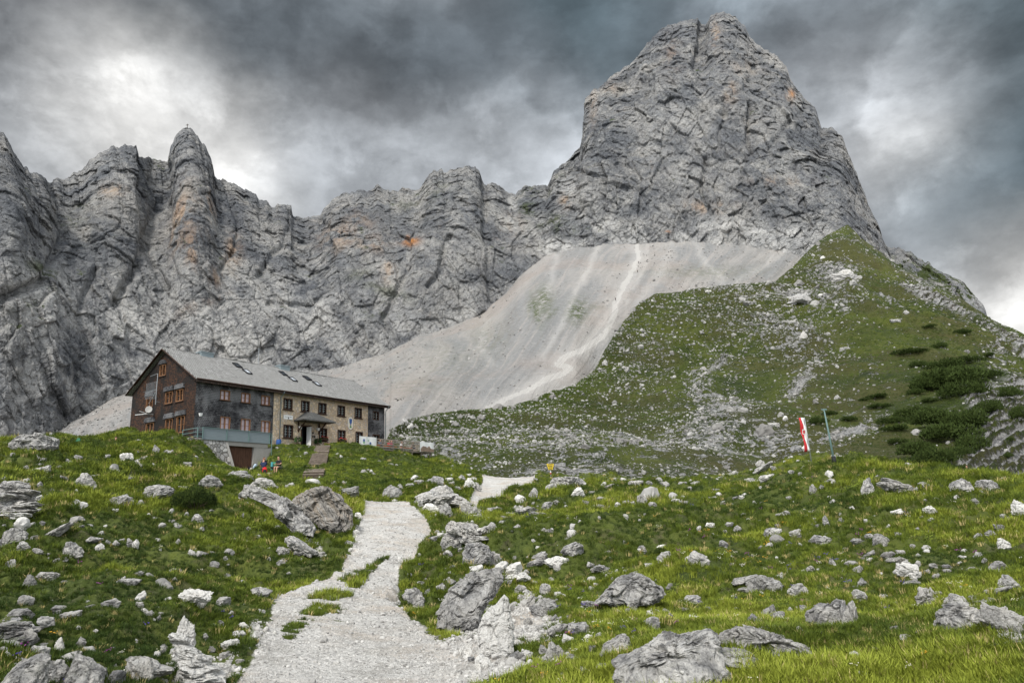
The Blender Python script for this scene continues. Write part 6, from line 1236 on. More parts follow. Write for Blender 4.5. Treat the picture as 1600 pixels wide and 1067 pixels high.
m = MB(); m.box(.3, LL-.3, .3, WW-.3, -1.4, 0); m.box(.3, LL-.3, .3, WW-.3, 2.95, 3.05); m.box(9.3, 9.5, .3, WW-.3, 0, EV); m.box(1.5, LL-.3, 3.2, 3.4, 0, EV); m.build('floor', M_DKW, lodge)
def window(h, frame, pane, fn, bars=1, rail=.45, w=.09, out=0.05, open_=False, sill=None, bar=None):
    a, b, c, d = h; m = MB()
    def bx(x0, x1, z0, z1, d0, d1):
        P = [fn(x, z, dd) for dd in (d0, d1) for (x, z) in ((x0, z0), (x1, z0), (x1, z1), (x0, z1))]
        m.add(P, [(0, 3, 2, 1), (4, 5, 6, 7), (0, 1, 5, 4), (1, 2, 6, 5), (2, 3, 7, 6), (3, 0, 4, 7)])
    e = .004
    bx(a+e, a+w, c+e, d-e, -out, .16); bx(b-w, b-e, c+e, d-e, -out, .16); bx(a+w, b-w, d-w, d-e, -out, .16); bx(a+w, b-w, c+e, c+w, -out, .16)
    bx((a+b)/2-.045, (a+b)/2+.045, c+w, d-w, .0, .15)
    o = m.build('window', frame, lodge)
    m = MB(); bx(a+w, b-w, c+w, d-w, .17, .19); m.build('pane', pane, o)
    m = MB()
    for s0, s1 in ((a+w, (a+b)/2-.045), ((a+b)/2+.045, b-w)):
        for k in range(bars):
            z = c+w+(d-c-2*w)*(k+1)/(bars+1); bx(s0, s1, z-.018, z+.018, .12, .165)
        if bars > 1: bx((s0+s1)/2-.014, (s0+s1)/2+.014, c+w, d-w, .121, .164)
    m.build('glazing_bars', bar or frame, o)
    if sill:
        m = MB(); bx(a-.12, b+.12, c-.09, c-.01, -.12, .02); m.build('sill', sill, o)
    if open_:
        m = MB(); P0 = fn(a+w+.02, c+w, .14); P1 = fn(a+w+.02, d-w, .05); Q0 = fn(a+w+.42, c+w, -.0); Q1 = fn(a+w+.42, d-w, -.12)
        m.bar(P0, P1, .05); m.bar(Q0, Q1, .05); m.bar(P0, Q0, .05); m.bar(P1, Q1, .05); m.build('tilted_sash', frame, o)
    return o
for h in up_sh+lo_sh: window(h, M_ORW, M_GLASSP, fnf, 1, w=.07, sill=M_DKW, open_=h is up_sh[2])
for i, h in enumerate(up_st+lo_st): window(h, M_DKW, M_GLASS, fnf, 3, w=.13, bar=M_MUN, open_=i in (2, 4), sill=M_DKW)
for h in rt_sh: window(h, M_DKW, M_GLASS, fnf, 2, w=.12, bar=M_MUN)
for i, h in enumerate(gw): window(h, M_ORW, M_GLASS, fng, 1, w=.08, sill=M_DKW, open_=i in (0, 1, 2, 3))
# weather hoods of dark shingles above the gable windows
for h in gw[1:]:
    m = MB(); a, b, c, d = h; m.prism([(a-.25, d+.05), (b+.25, d+.05), (b+.1, d+.55), (a-.1, d+.55)], -.02, -.20, 'x')
    hv = m.build('weather_hood', M_SHGY, lodge)
m = MB(); m.prism([(5.55, 8.66), (7.1, 8.66), (6.7, 9.1), (5.95, 9.1)], -.02, -.2, 'x'); m.build('weather_hood', M_SHGY, lodge)
# roof: two slopes with thickness, verge boards and shingled eave
nx, ny = 60, 16
V = []; Fc = []
for s in (0, 1):
    base = len(V)
    for j in range(ny+1):
        for i in range(nx+1):
            x = -.4+(LL+.8)*i/nx; q = j/ny; y = -.62+(WW/2+.62)*q; z = EV-.18+(RG+.28-(EV-.18))*q
            z += .05*math.sin(i*.35+1)*q*math.cos(i*.11)+random.uniform(-.012, .012)
            V.append((x, y if s == 0 else WW-y, z+.10))
    for j in range(ny):
        for i in range(nx):
            a = base+j*(nx+1)+i; f = (a, a+1, a+nx+2, a+nx+1); Fc.append(f if s == 0 else tuple(reversed(f)))
roof = mesh_obj('roof', V, Fc, M_ROOF, lodge)
sm = roof.modifiers.new('thick', 'SOLIDIFY'); sm.thickness = .16; sm.offset = -1
m = MB(); rngr = random.Random(4)
for i in range(230):                                       # ragged shingle ridge
    x = -.4+(LL+.8)*i/230; m.bar((x, WW/2-.16, RG+.30+rngr.uniform(0, .05)), (x, WW/2+.14, RG+.38+rngr.uniform(0, .09)), .11, .025)
m.build('ridge_cap', M_ROOF, roof)
for x in (-.42, LL+.42):
    for s in (0, 1):
        y0, y1 = (-.6, WW/2) if s == 0 else (WW+.6, WW/2); m = MB(); m.bar((x, y0, EV-.20), (x, y1, RG+.18), .05, .26, up=(1, 0, 0)); m.build('verge_board', M_DKW, roof)
m = MB(); m.box(-.38, LL+.38, -.64, -.56, EV-.42, EV-.13); m.build('eave_board', M_EAVE, roof)
m = MB(); m.box(-.38, LL+.38, -.55, -.01, EV-.30, EV-.24); m.build('soffit', M_DKW, roof)
m = MB(); m.tube([(-.4, -.72, EV-.12), (LL+.45, -.72, EV-.16)], .07, 8); m.build('gutter', M_DKW, lodge, True)
sl_ = (RG+.28-(EV-.18))/(WW/2+.62); rz_ = lambda y: EV-.08+(y+.62)*sl_
def skylight(x, y, n=1):
    m = MB(); w2, L2 = .36, .5; ny_ = -sl_/math.hypot(1, sl_); nz_ = 1/math.hypot(1, sl_)
    def pt(dx, dy, h): return (x+dx, y+dy-ny_*0-h*sl_/math.hypot(1, sl_), rz_(y+dy)+h*nz_)
    for (x0, x1, y0, y1) in ((-w2, -w2+.08, -L2, L2), (w2-.08, w2, -L2, L2), (-w2+.08, w2-.08, -L2, -L2+.08), (-w2+.08, w2-.08, L2-.08, L2)):
        P = [pt(a, b, h) for h in (-.02, .14) for a, b in ((x0, y0), (x1, y0), (x1, y1), (x0, y1))]; m.add(P, [(0, 3, 2, 1), (4, 5, 6, 7), (0, 1, 5, 4), (1, 2, 6, 5), (2, 3, 7, 6), (3, 0, 4, 7)])
    o = m.build('skylight', M_BLACK, roof)
    return o
def skypane(x, y, mat):
    m = MB(); w2, L2 = .28, .42; k = math.hypot(1, sl_)
    m.add([(x+a, y+b-.09*sl_/k, rz_(y+b)+.09/k) for a, b in ((-w2, -L2), (w2, -L2), (w2, L2), (-w2, L2))], [(0, 1, 2, 3)]); return m.build('skylight_glass', mat, roof)
for (x, y) in ((7.6, 4.35), (7.95, 3.0), (13.85, 4.2), (14.3, 2.95), (17.4, 4.05), (17.85, 2.75)):
    skylight(x, y); skypane(x, y, material('glass with painted sky reflection', color=(.5, .53, .56), rough=.06, spec=.8) if y < 3.5 and 'SKG' not in globals() else (SKG if y < 3.5 else M_GLASS))  # lower panes carry the reflected sky as a pale painted colour
    if y < 3.5 and 'SKG' not in globals(): SKG = bpy.data.materials['glass with painted sky reflection']
for (x, w, hgt, lab) in ((4.6, .75, .62, 'chimney'), (15.2, .7, .7, 'chimney')):
    m = MB(); m.box(x-w, x+w, WW/2-.45, WW/2+.45, RG-.2, RG+hgt-.1); m.box(x-w-.08, x+w+.08, WW/2-.53, WW/2+.53, RG+hgt-.1, RG+hgt)
    m.build(lab, M_ZINC, roof)
m = MB(); m.tube([(11.6, WW/2, RG), (11.6, WW/2, RG+2.4)], .03, 6); m.bar((11.35, WW/2, RG+2.2), (11.85, WW/2, RG+2.2), .03); m.build('mast', M_STEEL, roof)
for x in (10.30, LL+.08):
    m = MB(); m.tube([(x, -.72, EV-.18), (x, -.6, EV-.4), (x, -.14, EV-.75), (x, -.12, -.9)], .055, 8); m.build('downpipe', M_ZINC, lodge, True)
# front door with canopy
m = MB(); m.box(13.32, 13.44, .02, .2, 0, 2.6); m.box(14.76, 14.88, .02, .2, 0, 2.6); m.box(13.44, 14.76, .02, .2, 2.46, 2.6); dr = m.build('front_door', M_DOOR, lodge)
m = MB(); m.box(13.5, 14.15, .6, .66, 0, 2.4); m.build('doorway_shade_panel', M_BLACK, dr)  # black panel added to stand for the shade inside the doorway
m = MB(); m.box(14.30, 14.36, -.55, .2, .02, 2.4); m.build('open_leaf', M_WHITE, dr)
m = MB(); cx0, cx1, cy, cz0, cz1 = 12.25, 17.0, -1.75, 3.02, 4.15; mx_ = 14.3
m.add([(cx0, 0, cz0), (cx1, 0, cz0), (cx1, cy, cz0), (cx0, cy, cz0), (mx_-.35, -.02, cz1), (mx_+.75, -.02, cz1), (mx_+.5, -.5, cz1-.08), (mx_-.1, -.5, cz1-.08), (cx0, 0, cz0-.12), (cx1, 0, cz0-.12), (cx1, cy, cz0-.12), (cx0, cy, cz0-.12)],
      [(0, 3, 7, 4), (3, 2, 6, 7), (2, 1, 5, 6), (4, 7, 6, 5), (8, 9, 10, 11), (3, 0, 8, 11), (2, 3, 11, 10), (1, 2, 10, 9), (0, 1, 9, 8), (0, 4, 5, 1)])
can = m.build('canopy', material('canopy shingles', shingles((.07, .07, .068), (.16, .158, .15), (.11, .11, .105), .2, .18, .03, 'xz')), lodge)
m = MB()
for x in (12.9, 15.9): m.bar((x, -.05, 1.9), (x, -1.3, 2.85), .12); m.bar((x, -.08, 1.7), (x, -.08, 2.9), .12)
m.build('bracket', M_DKW, can)
def lantern(x, y, z, nm='wall_lamp', par=lodge, fn=fnf):
    m = MB(); P = lambda a, b, c: fn(a, c, b)
    m.bar(P(x, -.0, z+.22), P(x, -.28, z+.22), .03); b0 = MB()
    o = m.build(nm, M_BLACK, par); m = MB()
    x0, y0, z0 = P(x, -.28, z); m.add([(x0-.09, y0-.09, z0-.15), (x0+.09, y0-.09, z0-.15), (x0+.09, y0+.09, z0-.15), (x0-.09, y0+.09, z0-.15), (x0-.15, y0-.15, z0+.15), (x0+.15, y0-.15, z0+.15), (x0+.15, y0+.15, z0+.15), (x0-.15, y0+.15, z0+.15)], [(0, 3, 2, 1), (4, 5, 6, 7), (0, 1, 5, 4), (1, 2, 6, 5), (2, 3, 7, 6), (3, 0, 4, 7)])
    m.build('lamp_glass', M_WHITE, o); return o
lantern(.5, 0, 2.55); lantern(13.0, 0, 2.2); lantern(15.6, 0, 2.2)
# plaque and painted oval emblem on the stone wall
m = MB(); m.box(10.82, 12.08, -.05, -.005, 3.05, 3.52); sg = m.build('name_plaque', M_WHITE, lodge)
m = MB(); m.box(10.95, 11.25, -.062, -.052, 3.30, 3.34); m.box(11.32, 11.5, -.062, -.052, 3.30, 3.34); m.box(11.6, 11.9, -.062, -.052, 3.30, 3.34); m.tube([(11.47, -.062, 3.15), (11.47, -.052, 3.15)], .07, 10); m.box(11.42, 11.52, -.062, -.052, 3.20, 3.27); m.build('plaque_marks', M_BLACK, sg)
def disc(m, x, z, rx, rz, y0, y1, n=24): m.prism([(x+rx*math.cos(k*6.2832/n), z+rz*math.sin(k*6.2832/n)) for k in range(n)], y0, y1)
m = MB(); disc(m, 20.9, 3.38, .43, .78, -.06, -.01); em = m.build('oval_emblem', M_WHITE, lodge)
m = MB(); disc(m, 20.9, 3.38, .36, .70, -.064, -.061); m.build('emblem_field', material('cream', color=(.62, .56, .42)), em)
m = MB(); m.prism([(20.68, 3.92), (21.12, 3.92), (21.1, 3.5), (21.02, 3.3), (20.78, 3.3), (20.70, 3.5)], -.07, -.065); m.box(20.84, 20.96, -.07, -.065, 3.05, 3.3); m.build('emblem_figure', M_BLUE, em)
m = MB(); m.prism([(20.72, 2.82), (21.08, 2.82), (20.99, 3.04), (20.81, 3.04)], -.07, -.065); m.build('emblem_base', material('leaf green', color=(.06, .22, .06)), em)
m = MB()
for (x, z) in ((15.05, 1.75), (15.05, 1.35), (15.30, 1.35)): m.prism([(x-.1, z+.12), (x+.1, z+.12), (x+.08, z-.05), (x, z-.14), (x-.08, z-.05)], -.05, -.01)
m.build('small_shields', M_BLACK, lodge)
# balcony over the cellar: cladding, posts, open side rails
bal = MB(); bal.box(-1.1, 7.1, -2.5, -.02, -.22, -.04); bal.build('balcony_floor', M_CONC, lodge)
m = MB(); m.box(-.62, 7.1, -2.56, -2.51, -.18, .92); pn = m.build('balcony_cladding', M_PANEL, lodge)
m = MB()
for x in (-.62, 2.0, 4.55, 7.1): m.bar((x, -2.6, -.2), (x, -2.6, 1.0), .07)
m.bar((-.62, -2.6, .96), (7.1, -2.6, .96), .06); m.bar((7.3, -2.7, -1.4), (7.3, -2.7, .9), .06)
m.bar((-1.1, -2.5, -.1), (-1.1, -2.5, .92), .07); m.bar((-1.1, 0, -.1), (-1.1, 0, .92), .06)
for z in (.1, .5, .9): m.bar((-1.1, -2.5, z), (-.62, -2.55, z), .05); m.bar((-1.1, -2.5, z), (-1.1, 0, z), .05)
m.build('balcony_rail', M_GREENP, lodge)
# the cellar under it
m = MB(); m.add([(-1.9, -2.45, -.12), (2.05, -2.45, -.12), (2.05, -2.45, -3.4), (-1.9, -2.45, -3.4), (-1.9, -1, -.12), (2.05, -1, -.12), (2.05, -1, -3.4), (-1.9, -1, -3.4)], [(0, 1, 2, 3), (4, 5, 6, 7), (0, 4, 7, 3), (1, 5, 6, 2), (0, 1, 5, 4)])
m.add([(-.4, -2.45, -.35), (2.0, -2.47, -.30), (2.25, -3.5, -3.2), (-1.2, -3.3, -3.2), (-.4, -2.4, -.35), (2.0, -2.4, -.30), (2.25, -2.4, -3.2), (-1.2, -2.4, -3.2)], [(0, 1, 2, 3), (4, 5, 6, 7), (0, 4, 7, 3), (1, 5, 6, 2), (0, 1, 5, 4)])
m.build('retaining_wall', M_RET, lodge)
m = MB(); m.add([(1.98, -2.48, -.25), (2.22, -2.48, -.25), (2.55, -3.55, -3.2), (2.25, -3.55, -3.2), (1.98, -2.0, -.25), (2.22, -2.0, -.25), (2.55, -2.0, -3.2), (2.25, -2.0, -3.2)], [(0, 1, 2, 3), (4, 5, 6, 7), (0, 4, 7, 3), (1, 5, 6, 2), (0, 1, 5, 4)])
m.box(2.22, 7.0, -2.45, -1.9, -.62, -.24); m.box(5.35, 5.6, -2.4, -1.9, -3.2, -.62); m.box(5.6, 7.6, -2.42, -1.9, -3.2, -.62)
m.build('cellar_surround', M_CONC, lodge)
m = MB()
for i in range(11): m.box(2.42+i*.27, 2.42+i*.27+.255, -2.12, -2.04, -3.1, -.62)
m.box(2.42, 5.36, -2.04, -1.98, -3.1, -.62); cdo = m.build('cellar_door', M_DOOR, lodge)
# TV aerial and satellite dish on the gable
aer = thing('television_aerial', 'large many-armed television aerial fixed to the brown gable', 'aerial', house_pt(-.45, 6.45, 4.3), HRZ)
m = MB(); m.tube([(0, 0, 0), (0, 0, 3.3)], .035, 6); m.bar((0, 0, .3), (.45, 0, .3), .04); m.build('mast', M_STEEL, aer)
m = MB(); m.bar((0, 0, 1.6), (0, 2.1, 1.5), .03); m.bar((0, 0, 1.5), (0, 1.3, .2), .03); m.bar((0, .1, 3.3), (0, 1.4, 3.2), .025)
for k in range(9): y = .15+k*.23; m.bar((0, y, .6+.02*k), (0, y, 2.5), .022); m.bar((-.35, y, 1.56), (.2, y, 1.56), .018)
m.build('arms', M_STEEL, aer)
dsh = thing('satellite_dish', 'white satellite dish on a bracket beside the gable windows', 'satellite dish', house_pt(-.45, 7.5, 3.75), HRZ)
m = MB(); V = []; 
for j in range(6):
    for k in range(18): r = .34*j/5; V.append((-.35+r*r*.5*-1+.0, r*math.cos(k*6.2832/18), r*math.sin(k*6.2832/18)*1.1))
m.add(V, [(j*18+k, j*18+(k+1) % 18, (j+1)*18+(k+1) % 18, (j+1)*18+k) for j in range(5) for k in range(18)])
di = m.build('dish', material('dish grey', color=(.36, .35, .33)), dsh, True); s_ = di.modifiers.new('t', 'SOLIDIFY'); s_.thickness = .03; di.rotation_euler = (0, math.radians(12), math.radians(50))
m = MB(); m.bar((-.3, 0, -.35), (.45, 0, -.35), .05); m.bar((-.3, 0, -.35), (-.9, 1.1, -.40), .05); m.bar((-.3, 0, -.3), (-.9, .3, -.1), .03); m.build('bracket', M_WHITE, dsh)
# flower boxes and pots
for (x, n) in ((15.95, 'flower box with red geraniums under the window right of the door'), (18.85, 'flower box with red geraniums under the second window right of the door')):
    t_ = thing('flower_box', n, 'flower box', house_pt(x+.63, -.24, .98), HRZ, 'window flower boxes')
    m = MB(); m.box(-.55, .55, -.14, .1, 0, .2); m.build('box', M_DKW, t_)
    for nm, mt, zz, nn_ in (('leaves', M_LEAF, .27, 90), ('blossoms', M_RED, .36, 60)):
        m = MB(); rg = random.Random(3)
        for k in range(nn_):
            c = Vector((rg.uniform(-.55, .55), rg.uniform(-.18, .1), zz+rg.uniform(-.12, .12))); s = .06; u = Vector((rg.uniform(-1, 1), rg.uniform(-1, 1), rg.uniform(-1, 1))).normalized()*s; v = u.orthogonal().normalized()*s; m.add([c-u, c-v, c+u, c+v], [(0, 1, 2, 3)])
        m.build(nm, mt, t_)
for (x, y, sc__, lab) in ((12.55, -.5, 1., 'green plant in a pot just left of the lodge door'), (15.5, -.45, 1.1, 'dark leafy plant in a pot right of the lodge door')):
    t_ = thing('potted_plant', lab, 'plant', house_pt(x, y, 0), HRZ)
    m = MB(); m.tube([(0, 0, 0), (0, 0, .4)], [.16, .22], 12); m.build('pot', M_DKW, t_, True); m = MB(); rg = random.Random(int(x*9))
    for k in range(260):
        d = Vector((rg.gauss(0, 1), rg.gauss(0, 1), rg.gauss(0, 1))).normalized()*.42*sc__*rg.uniform(.5, 1); c = d+Vector((0, 0, .8)); u = d.orthogonal().normalized()*.07; v = d.normalized()*.09; m.add([c-u, c-v, c+u, c+v], [(0, 1, 2, 3)])
    m.build('leaves', M_LEAF, t_)
t_ = thing('rain_barrel', 'small blue barrel at the foot of the left downpipe', 'barrel', house_pt(9.9, -.5, 0), HRZ); m = MB(); m.tube([(0, 0, 0), (0, 0, .15), (0, 0, .5), (0, 0, .6)], [.24, .28, .28, .24], 14); m.build('barrel_body', M_BLUE, t_, True); m = MB(); m.tube([(0, 0, .6), (0, 0, .64)], .26, 14); m.build('lid', M_BLUE, t_, True)
# ------------------------------------------------------------------ stairs
top = house_pt(14.2, -2.8, -.1); bot_ = hit(489, 750); n_s = 26
st = thing('stairs', 'steep wooden-edged steps climbing the bank to the lodge door', 'stairs', bot_)
dv = Vector(top-bot_); dv.z = 0; dr_ = dv.normalized(); pr_ = Vector((dr_.y, -dr_.x, 0))
m1 = MB(); m2 = MB(); m3 = MB()
for i in range(n_s):
    f = (i+.5)/n_s; c = Vector(bot_)*(1-f)+Vector(top)*f; g = float(ground_z(np.array([c.x]), np.array([c.y]))[0]); z = max(bot_[2]*(1-f)+top[2]*f, g)+.10; L_ = dv.length/n_s; w_ = .78
    a = c-Vector(bot_); a.z = z-bot_[2]
    m1.bar(a-pr_*w_, a+pr_*w_, L_*1.02, .08); m2.bar(a-pr_*w_-dr_*L_*.52-Vector((0, 0, .20)), a+pr_*w_-dr_*L_*.52-Vector((0, 0, .20)), .10, .38)
m1.build('treads', M_GRW, st); m2.build('risers', material('dark step timber', wood((.04, .03, .022), (.10, .075, .055), 0)), st)
# ------------------------------------------------------------------ terrace with railing, banners and guests
tr_ = thing('terrace', 'raised wooden terrace with board railing at the right end of the lodge', 'terrace', house_pt(18.4, -4.4, -.05), HRZ)
DX, DY = 12.6, 4.2
m = MB(); m.box(0, DX, 0, DY, -.18, 0); m.build('deck', M_GRW, tr_)
m = MB()
for i in range(8):
    for y in (.1, 2.2): m.bar((i*1.78+.06, y, -2.2), (i*1.78+.06, y, -.18), .14)
m.build('posts', M_GRW, tr_)
m = MB()
for i in range(8): m.bar((i*1.78+.06, -.05, -.3), (i*1.78+.06, -.05, 1.15), .10)
m.build('railing_posts', M_GRW, tr_)
m = MB()
for z in (.18, .48, .78, 1.08): m.box(0, DX, -.16, -.11, z-.075, z+.075); m.box(DX+.02, DX+.07, -.1, DY, z-.075, z+.075)
m.build('railing_boards', M_GRW, tr_)
for (x0, x1, lab, dk) in ((-.4, 2.4, 'white printed banner at the left end of the terrace railing', 0), (10.2, 12.9, 'pale banner with a dark picture at the right end of the terrace railing', 1)):
    b_ = thing('banner', lab, 'banner', house_pt(18.4, -4.62, -.05), HRZ); m = MB(); nn_ = 8
    m.add([(x0+(x1-x0)*i/nn_, .03*math.sin(i*1.7), z) for z in (-.05, 1.22) for i in range(nn_+1)], [(i, i+1, i+nn_+2, i+nn_+1) for i in range(nn_)]); o = m.build('cloth', M_WHITE, b_); s_ = o.modifiers.new('t', 'SOLIDIFY'); s_.thickness = .02
    m = MB()
    if dk:
        rg = random.Random(5); m.prism([(x0+.05, -.02), (x1-.05, -.02), (x1-.1, .35), (x1-.7, .42), (x1-1., .75), (x1-1.35, .5), (x0+1., .62), (x0+.5, .68), (x0+.1, .35)], -.075, -.055)
        m.build('printed_picture', material('printed brown rocks', lambda t: (t.mix(t.noise(t.obj(), 6, 5, .7), (.03, .025, .02), (.42, .30, .22)), None)), b_)
    else:
        m.box(x0+.55, x0+.8, -.075, -.055, .62, .9); m.box(x0+1.6, x0+1.85, -.075, -.055, .35, .6); m.build('printed_marks', M_BLUE, b_)
        m = MB(); m.box(x0+.58, x0+.78, -.075, -.055, .40, .6); m.box(x0+1.3, x0+1.5, -.075, -.055, .72, .82); m.box(x0+1.9, x0+2.3, -.075, -.055, .15, .22); m.build('printed_marks', material('print green', color=(.10, .32, .12)), b_)
for k, (x, y) in enumerate(((2.9, 1.5), (6., 1.6), (9., 1.7))):
    t_ = thing('beer_table', ['orange folding beer table nearest the white banner', 'orange folding beer table in the middle of the terrace', 'orange folding beer table nearest the picture banner'][k], 'table', house_pt(18.4+x, -4.4+y, -.05), HRZ, 'beer tables on the terrace')
    m = MB(); m.box(-1.05, 1.05, -.3, .3, .74, .78); m.build('table_top', M_ORG, t_)
    for s in (-.75, .75): m = MB(); m.bar((s, -.22, 0), (s, -.1, .74), .04); m.bar((s, .22, 0), (s, .1, .74), .04); m.bar((s, -.2, .2), (s, .2, .2), .03); m.build('leg', M_GREENP, t_)
    for q in (-.65, .65):
        b_ = thing('beer_bench', ['orange folding bench on the railing side of its table', 'orange folding bench on the lodge side of its table'][q > 0]+[' by the white banner', ' in the middle', ' by the picture banner'][k], 'bench', house_pt(18.4+x, -4.4+y+q, -.05), HRZ, 'beer benches on the terrace')
        m = MB(); m.box(-1.05, 1.05, -.13, .13, .44, .48); m.build('seat', M_ORG, b_)
        for s in (-.75, .75): m = MB(); m.bar((s, -.09, 0), (s, -.05, .44), .035); m.bar((s, .09, 0), (s, .05, .44), .035); m.build('leg', M_GREENP, b_)
t_ = thing('flower_bench', 'small red table with flowers and parcels right of the stairs by the lodge wall', 'table', house_pt(16.7, -1.3, -.02), HRZ)
m = MB(); m.box(-.9, .9, -.3, .3, .44, .5); m.build('table_top', M_RED, t_)
for s in (-.7, .7): m = MB(); m.bar((s, -.2, 0), (s, -.2, .44), .06); m.bar((s, .2, 0), (s, .2, .44), .06); m.build('leg', M_RED, t_)
# ------------------------------------------------------------------ people
M_SKIN = material('skin', color=(.48, .27, .19), rough=.6); M_HAIR = material('dark brown hair', color=(.03, .018, .012)); M_HAIRL = material('reddish hair', color=(.20, .08, .035))
def cloth(c): return material('cloth', color=c, rough=.9)
def skinmesh(name, joints, edges, mat, parent, root=0, sub=1):
    me = bpy.data.meshes.new(name); me.from_pydata([j[:3] for j in joints], edges, []); me.materials.append(mat)
    o = bpy.data.objects.new(name, me); COL.objects.link(o); o.parent = parent
    sk = o.modifiers.new('skin', 'SKIN'); sk.use_smooth_shade = True
    for i, j in enumerate(joints):
        r = j[3]; r2 = j[4] if len(j) > 4 else r; me.skin_vertices[0].data[i].radius = (r, r2)
    me.skin_vertices[0].data[root].use_root = True
    s = o.modifiers.new('sub', 'SUBSURF'); s.levels = sub; s.render_levels = sub; return o
def person(label, loc, rz, pose, top, legs, hair=M_HAIR, short=False, group=None, fine=0, bare_arms=True, hat=None):
    t = thing('person', label, 'person', loc, rz, group)
    if pose == 'stand': hip, kn, an, toe, ch, nk, hd = (0, 0, .92), [(-.1, -.02, .5), (.1, .02, .5)], [(-.11, .05, .08), (.12, .03, .08)], [(-.12, -.14, .04), (.13, -.16, .04)], (0, -.02, 1.3), (0, -.01, 1.47), (0, -.03, 1.66)
    else:
        h = .46; hip = (0, 0, h+.08); kn = [(-.13, -.44, h+.06), (.14, -.46, h+.03)]; an = [(-.14, -.40, .08), (.16, -.52, .08)]; toe = [(-.15, -.58, .04), (.17, -.70, .04)]; l = -.10 if pose == 'sit' else -.34
        ch = (0, l*.7, h+.44); nk = (0, l, h+.60); hd = (0, l-.05, h+.79)
    sh = [(nk[0]-.19, nk[1], nk[2]-.06), (nk[0]+.19, nk[1], nk[2]-.06)]
    if pose == 'stand': el = [(-.27, .02, 1.12), (.27, -.02, 1.12)]; ha = [(-.27, -.12, .90), (.26, -.16, .92)]
    elif pose == 'sit': el = [(-.27, nk[1]-.02, nk[2]-.32), (.27, nk[1]-.04, nk[2]-.32)]; ha = [(-.14, nk[1]-.30, nk[2]-.34), (.14, nk[1]-.30, nk[2]-.34)]
    else: el = [(-.24, nk[1]-.22, nk[2]-.16), (.46, nk[1]-.02, nk[2]-.12)]; ha = [(-.16, nk[1]-.38, nk[2]-.30), (.78, nk[1]-.10, nk[2]-.08)]
    J = [(*hip, .12, .09), (*ch, .125, .09), (*nk, .06), (*hd[:2], hd[2]-.08, .075), (*hd, .098, .108), (hd[0], hd[1], hd[2]+.09, .07)]; E = [(0, 1), (1, 2), (2, 3), (3, 4), (4, 5)]
    for s in (0, 1):
        n = len(J); hx = -.1 if s == 0 else .1; J += [(hip[0]+hx, hip[1], hip[2]-.04, .10), (*kn[s], .062), (*an[s], .042), (*toe[s], .038)]; E += [(0, n), (n, n+1), (n+1, n+2), (n+2, n+3)]
        n = len(J); mid = tuple(a*.35+b*.65 for a, b in zip(el[s], ha[s])); J += [(*sh[s], .062), (*el[s], .043), (*ha[s], .030), (ha[s][0]+(.02 if s else -.02), ha[s][1]-.08, ha[s][2]-.01, .034, .018)]; E += [(1, n), (n, n+1), (n+1, n+2), (n+2, n+3)]
    skinmesh('body', J, E, M_SKIN, t)
    ml = cloth(legs); mt = cloth(top)
    lo = [(*hip, .175, .135)]; le = []
    for s in (0, 1):
        hx = -.1 if s == 0 else .1; n = len(lo); kk = kn[s]; aa = an[s]
        if short: lo += [(hip[0]+hx, hip[1], hip[2]-.04, .115), (hip[0]*.3+kk[0]*.75+hx*.2, hip[1]*.25+kk[1]*.75, hip[2]*.25+kk[2]*.75, .088)]; le += [(0, n), (n, n+1)]
        else: lo += [(hip[0]+hx, hip[1], hip[2]-.04, .115), (*kk, .08), (*aa, .06)]; le += [(0, n), (n, n+1), (n+1, n+2)]
    skinmesh('trousers', lo, le, ml, t)
    to = [(hip[0], hip[1], hip[2]+.04, .19, .15), (hip[0]*.5+ch[0]*.5, hip[1]*.5+ch[1]*.5, hip[2]*.5+ch[2]*.5, .185, .145), (*ch, .205, .16), (nk[0], nk[1], nk[2]-.03, .085)]; te = [(0, 1), (1, 2), (2, 3)]
    for s in (0, 1):
        n = len(to); e_ = el[s] if bare_arms else ha[s]; f = .75 if bare_arms else .92
        to += [(*sh[s], .078)]+([(*el[s], .056)] if not bare_arms else [])+[tuple((a*(1-f)+b*f) for a, b in zip(sh[s] if bare_arms else el[s], e_))+(.058 if bare_arms else .042,)]
        te += [(2, n)]+[(k, k+1) for k in range(n, len(to)-1)]
    skinmesh('jacket' if not bare_arms else 'shirt', to, te, mt, t, sub=1)
    skinmesh('hair', [(hd[0], hd[1]+.035, hd[2]+.0, .09, .10), (hd[0], hd[1]+.01, hd[2]+.09, .092, .10), (hd[0], hd[1]-.03, hd[2]+.11, .06)], [(0, 1), (1, 2)], hat or hair, t, 0, 1)
    for s in (0, 1): skinmesh('shoe', [(*an[s][:2], .06, .055), (an[s][0], an[s][1]-.06, .05, .055), (toe[s][0], toe[s][1]-.03, .045, .045)], [(0, 1), (1, 2)], M_BLACK, t, 0, 1)
    # face: nose, eyes, mouth, ears
    m = MB(); y = hd[1]-.105
    m.add([(hd[0]-.014, y, hd[2]+.0), (hd[0]+.014, y, hd[2]+.0), (hd[0], y-.028, hd[2]-.035), (hd[0], y, hd[2]+.03), (hd[0], y, hd[2]-.04)], [(0, 2, 3), (2, 1, 3), (0, 4, 2), (4, 1, 2)]); m.build('nose', M_SKIN, t)
    m = MB()
    for s in (-1, 1): m.box(hd[0]+s*.035-.012, hd[0]+s*.035+.012, y-.004, y+.01, hd[2]+.008, hd[2]+.02)
    m.box(hd[0]-.025, hd[0]+.025, y-.002, y+.01, hd[2]-.062, hd[2]-.054); m.build('eyes_and_mouth', M_BLACK, t)
    return t
def face_cam(P): return -math.atan2(P[0], P[1])+0.
W_ = hit(398, 733)
def gp(px_, py_): return hit(px_, py_)
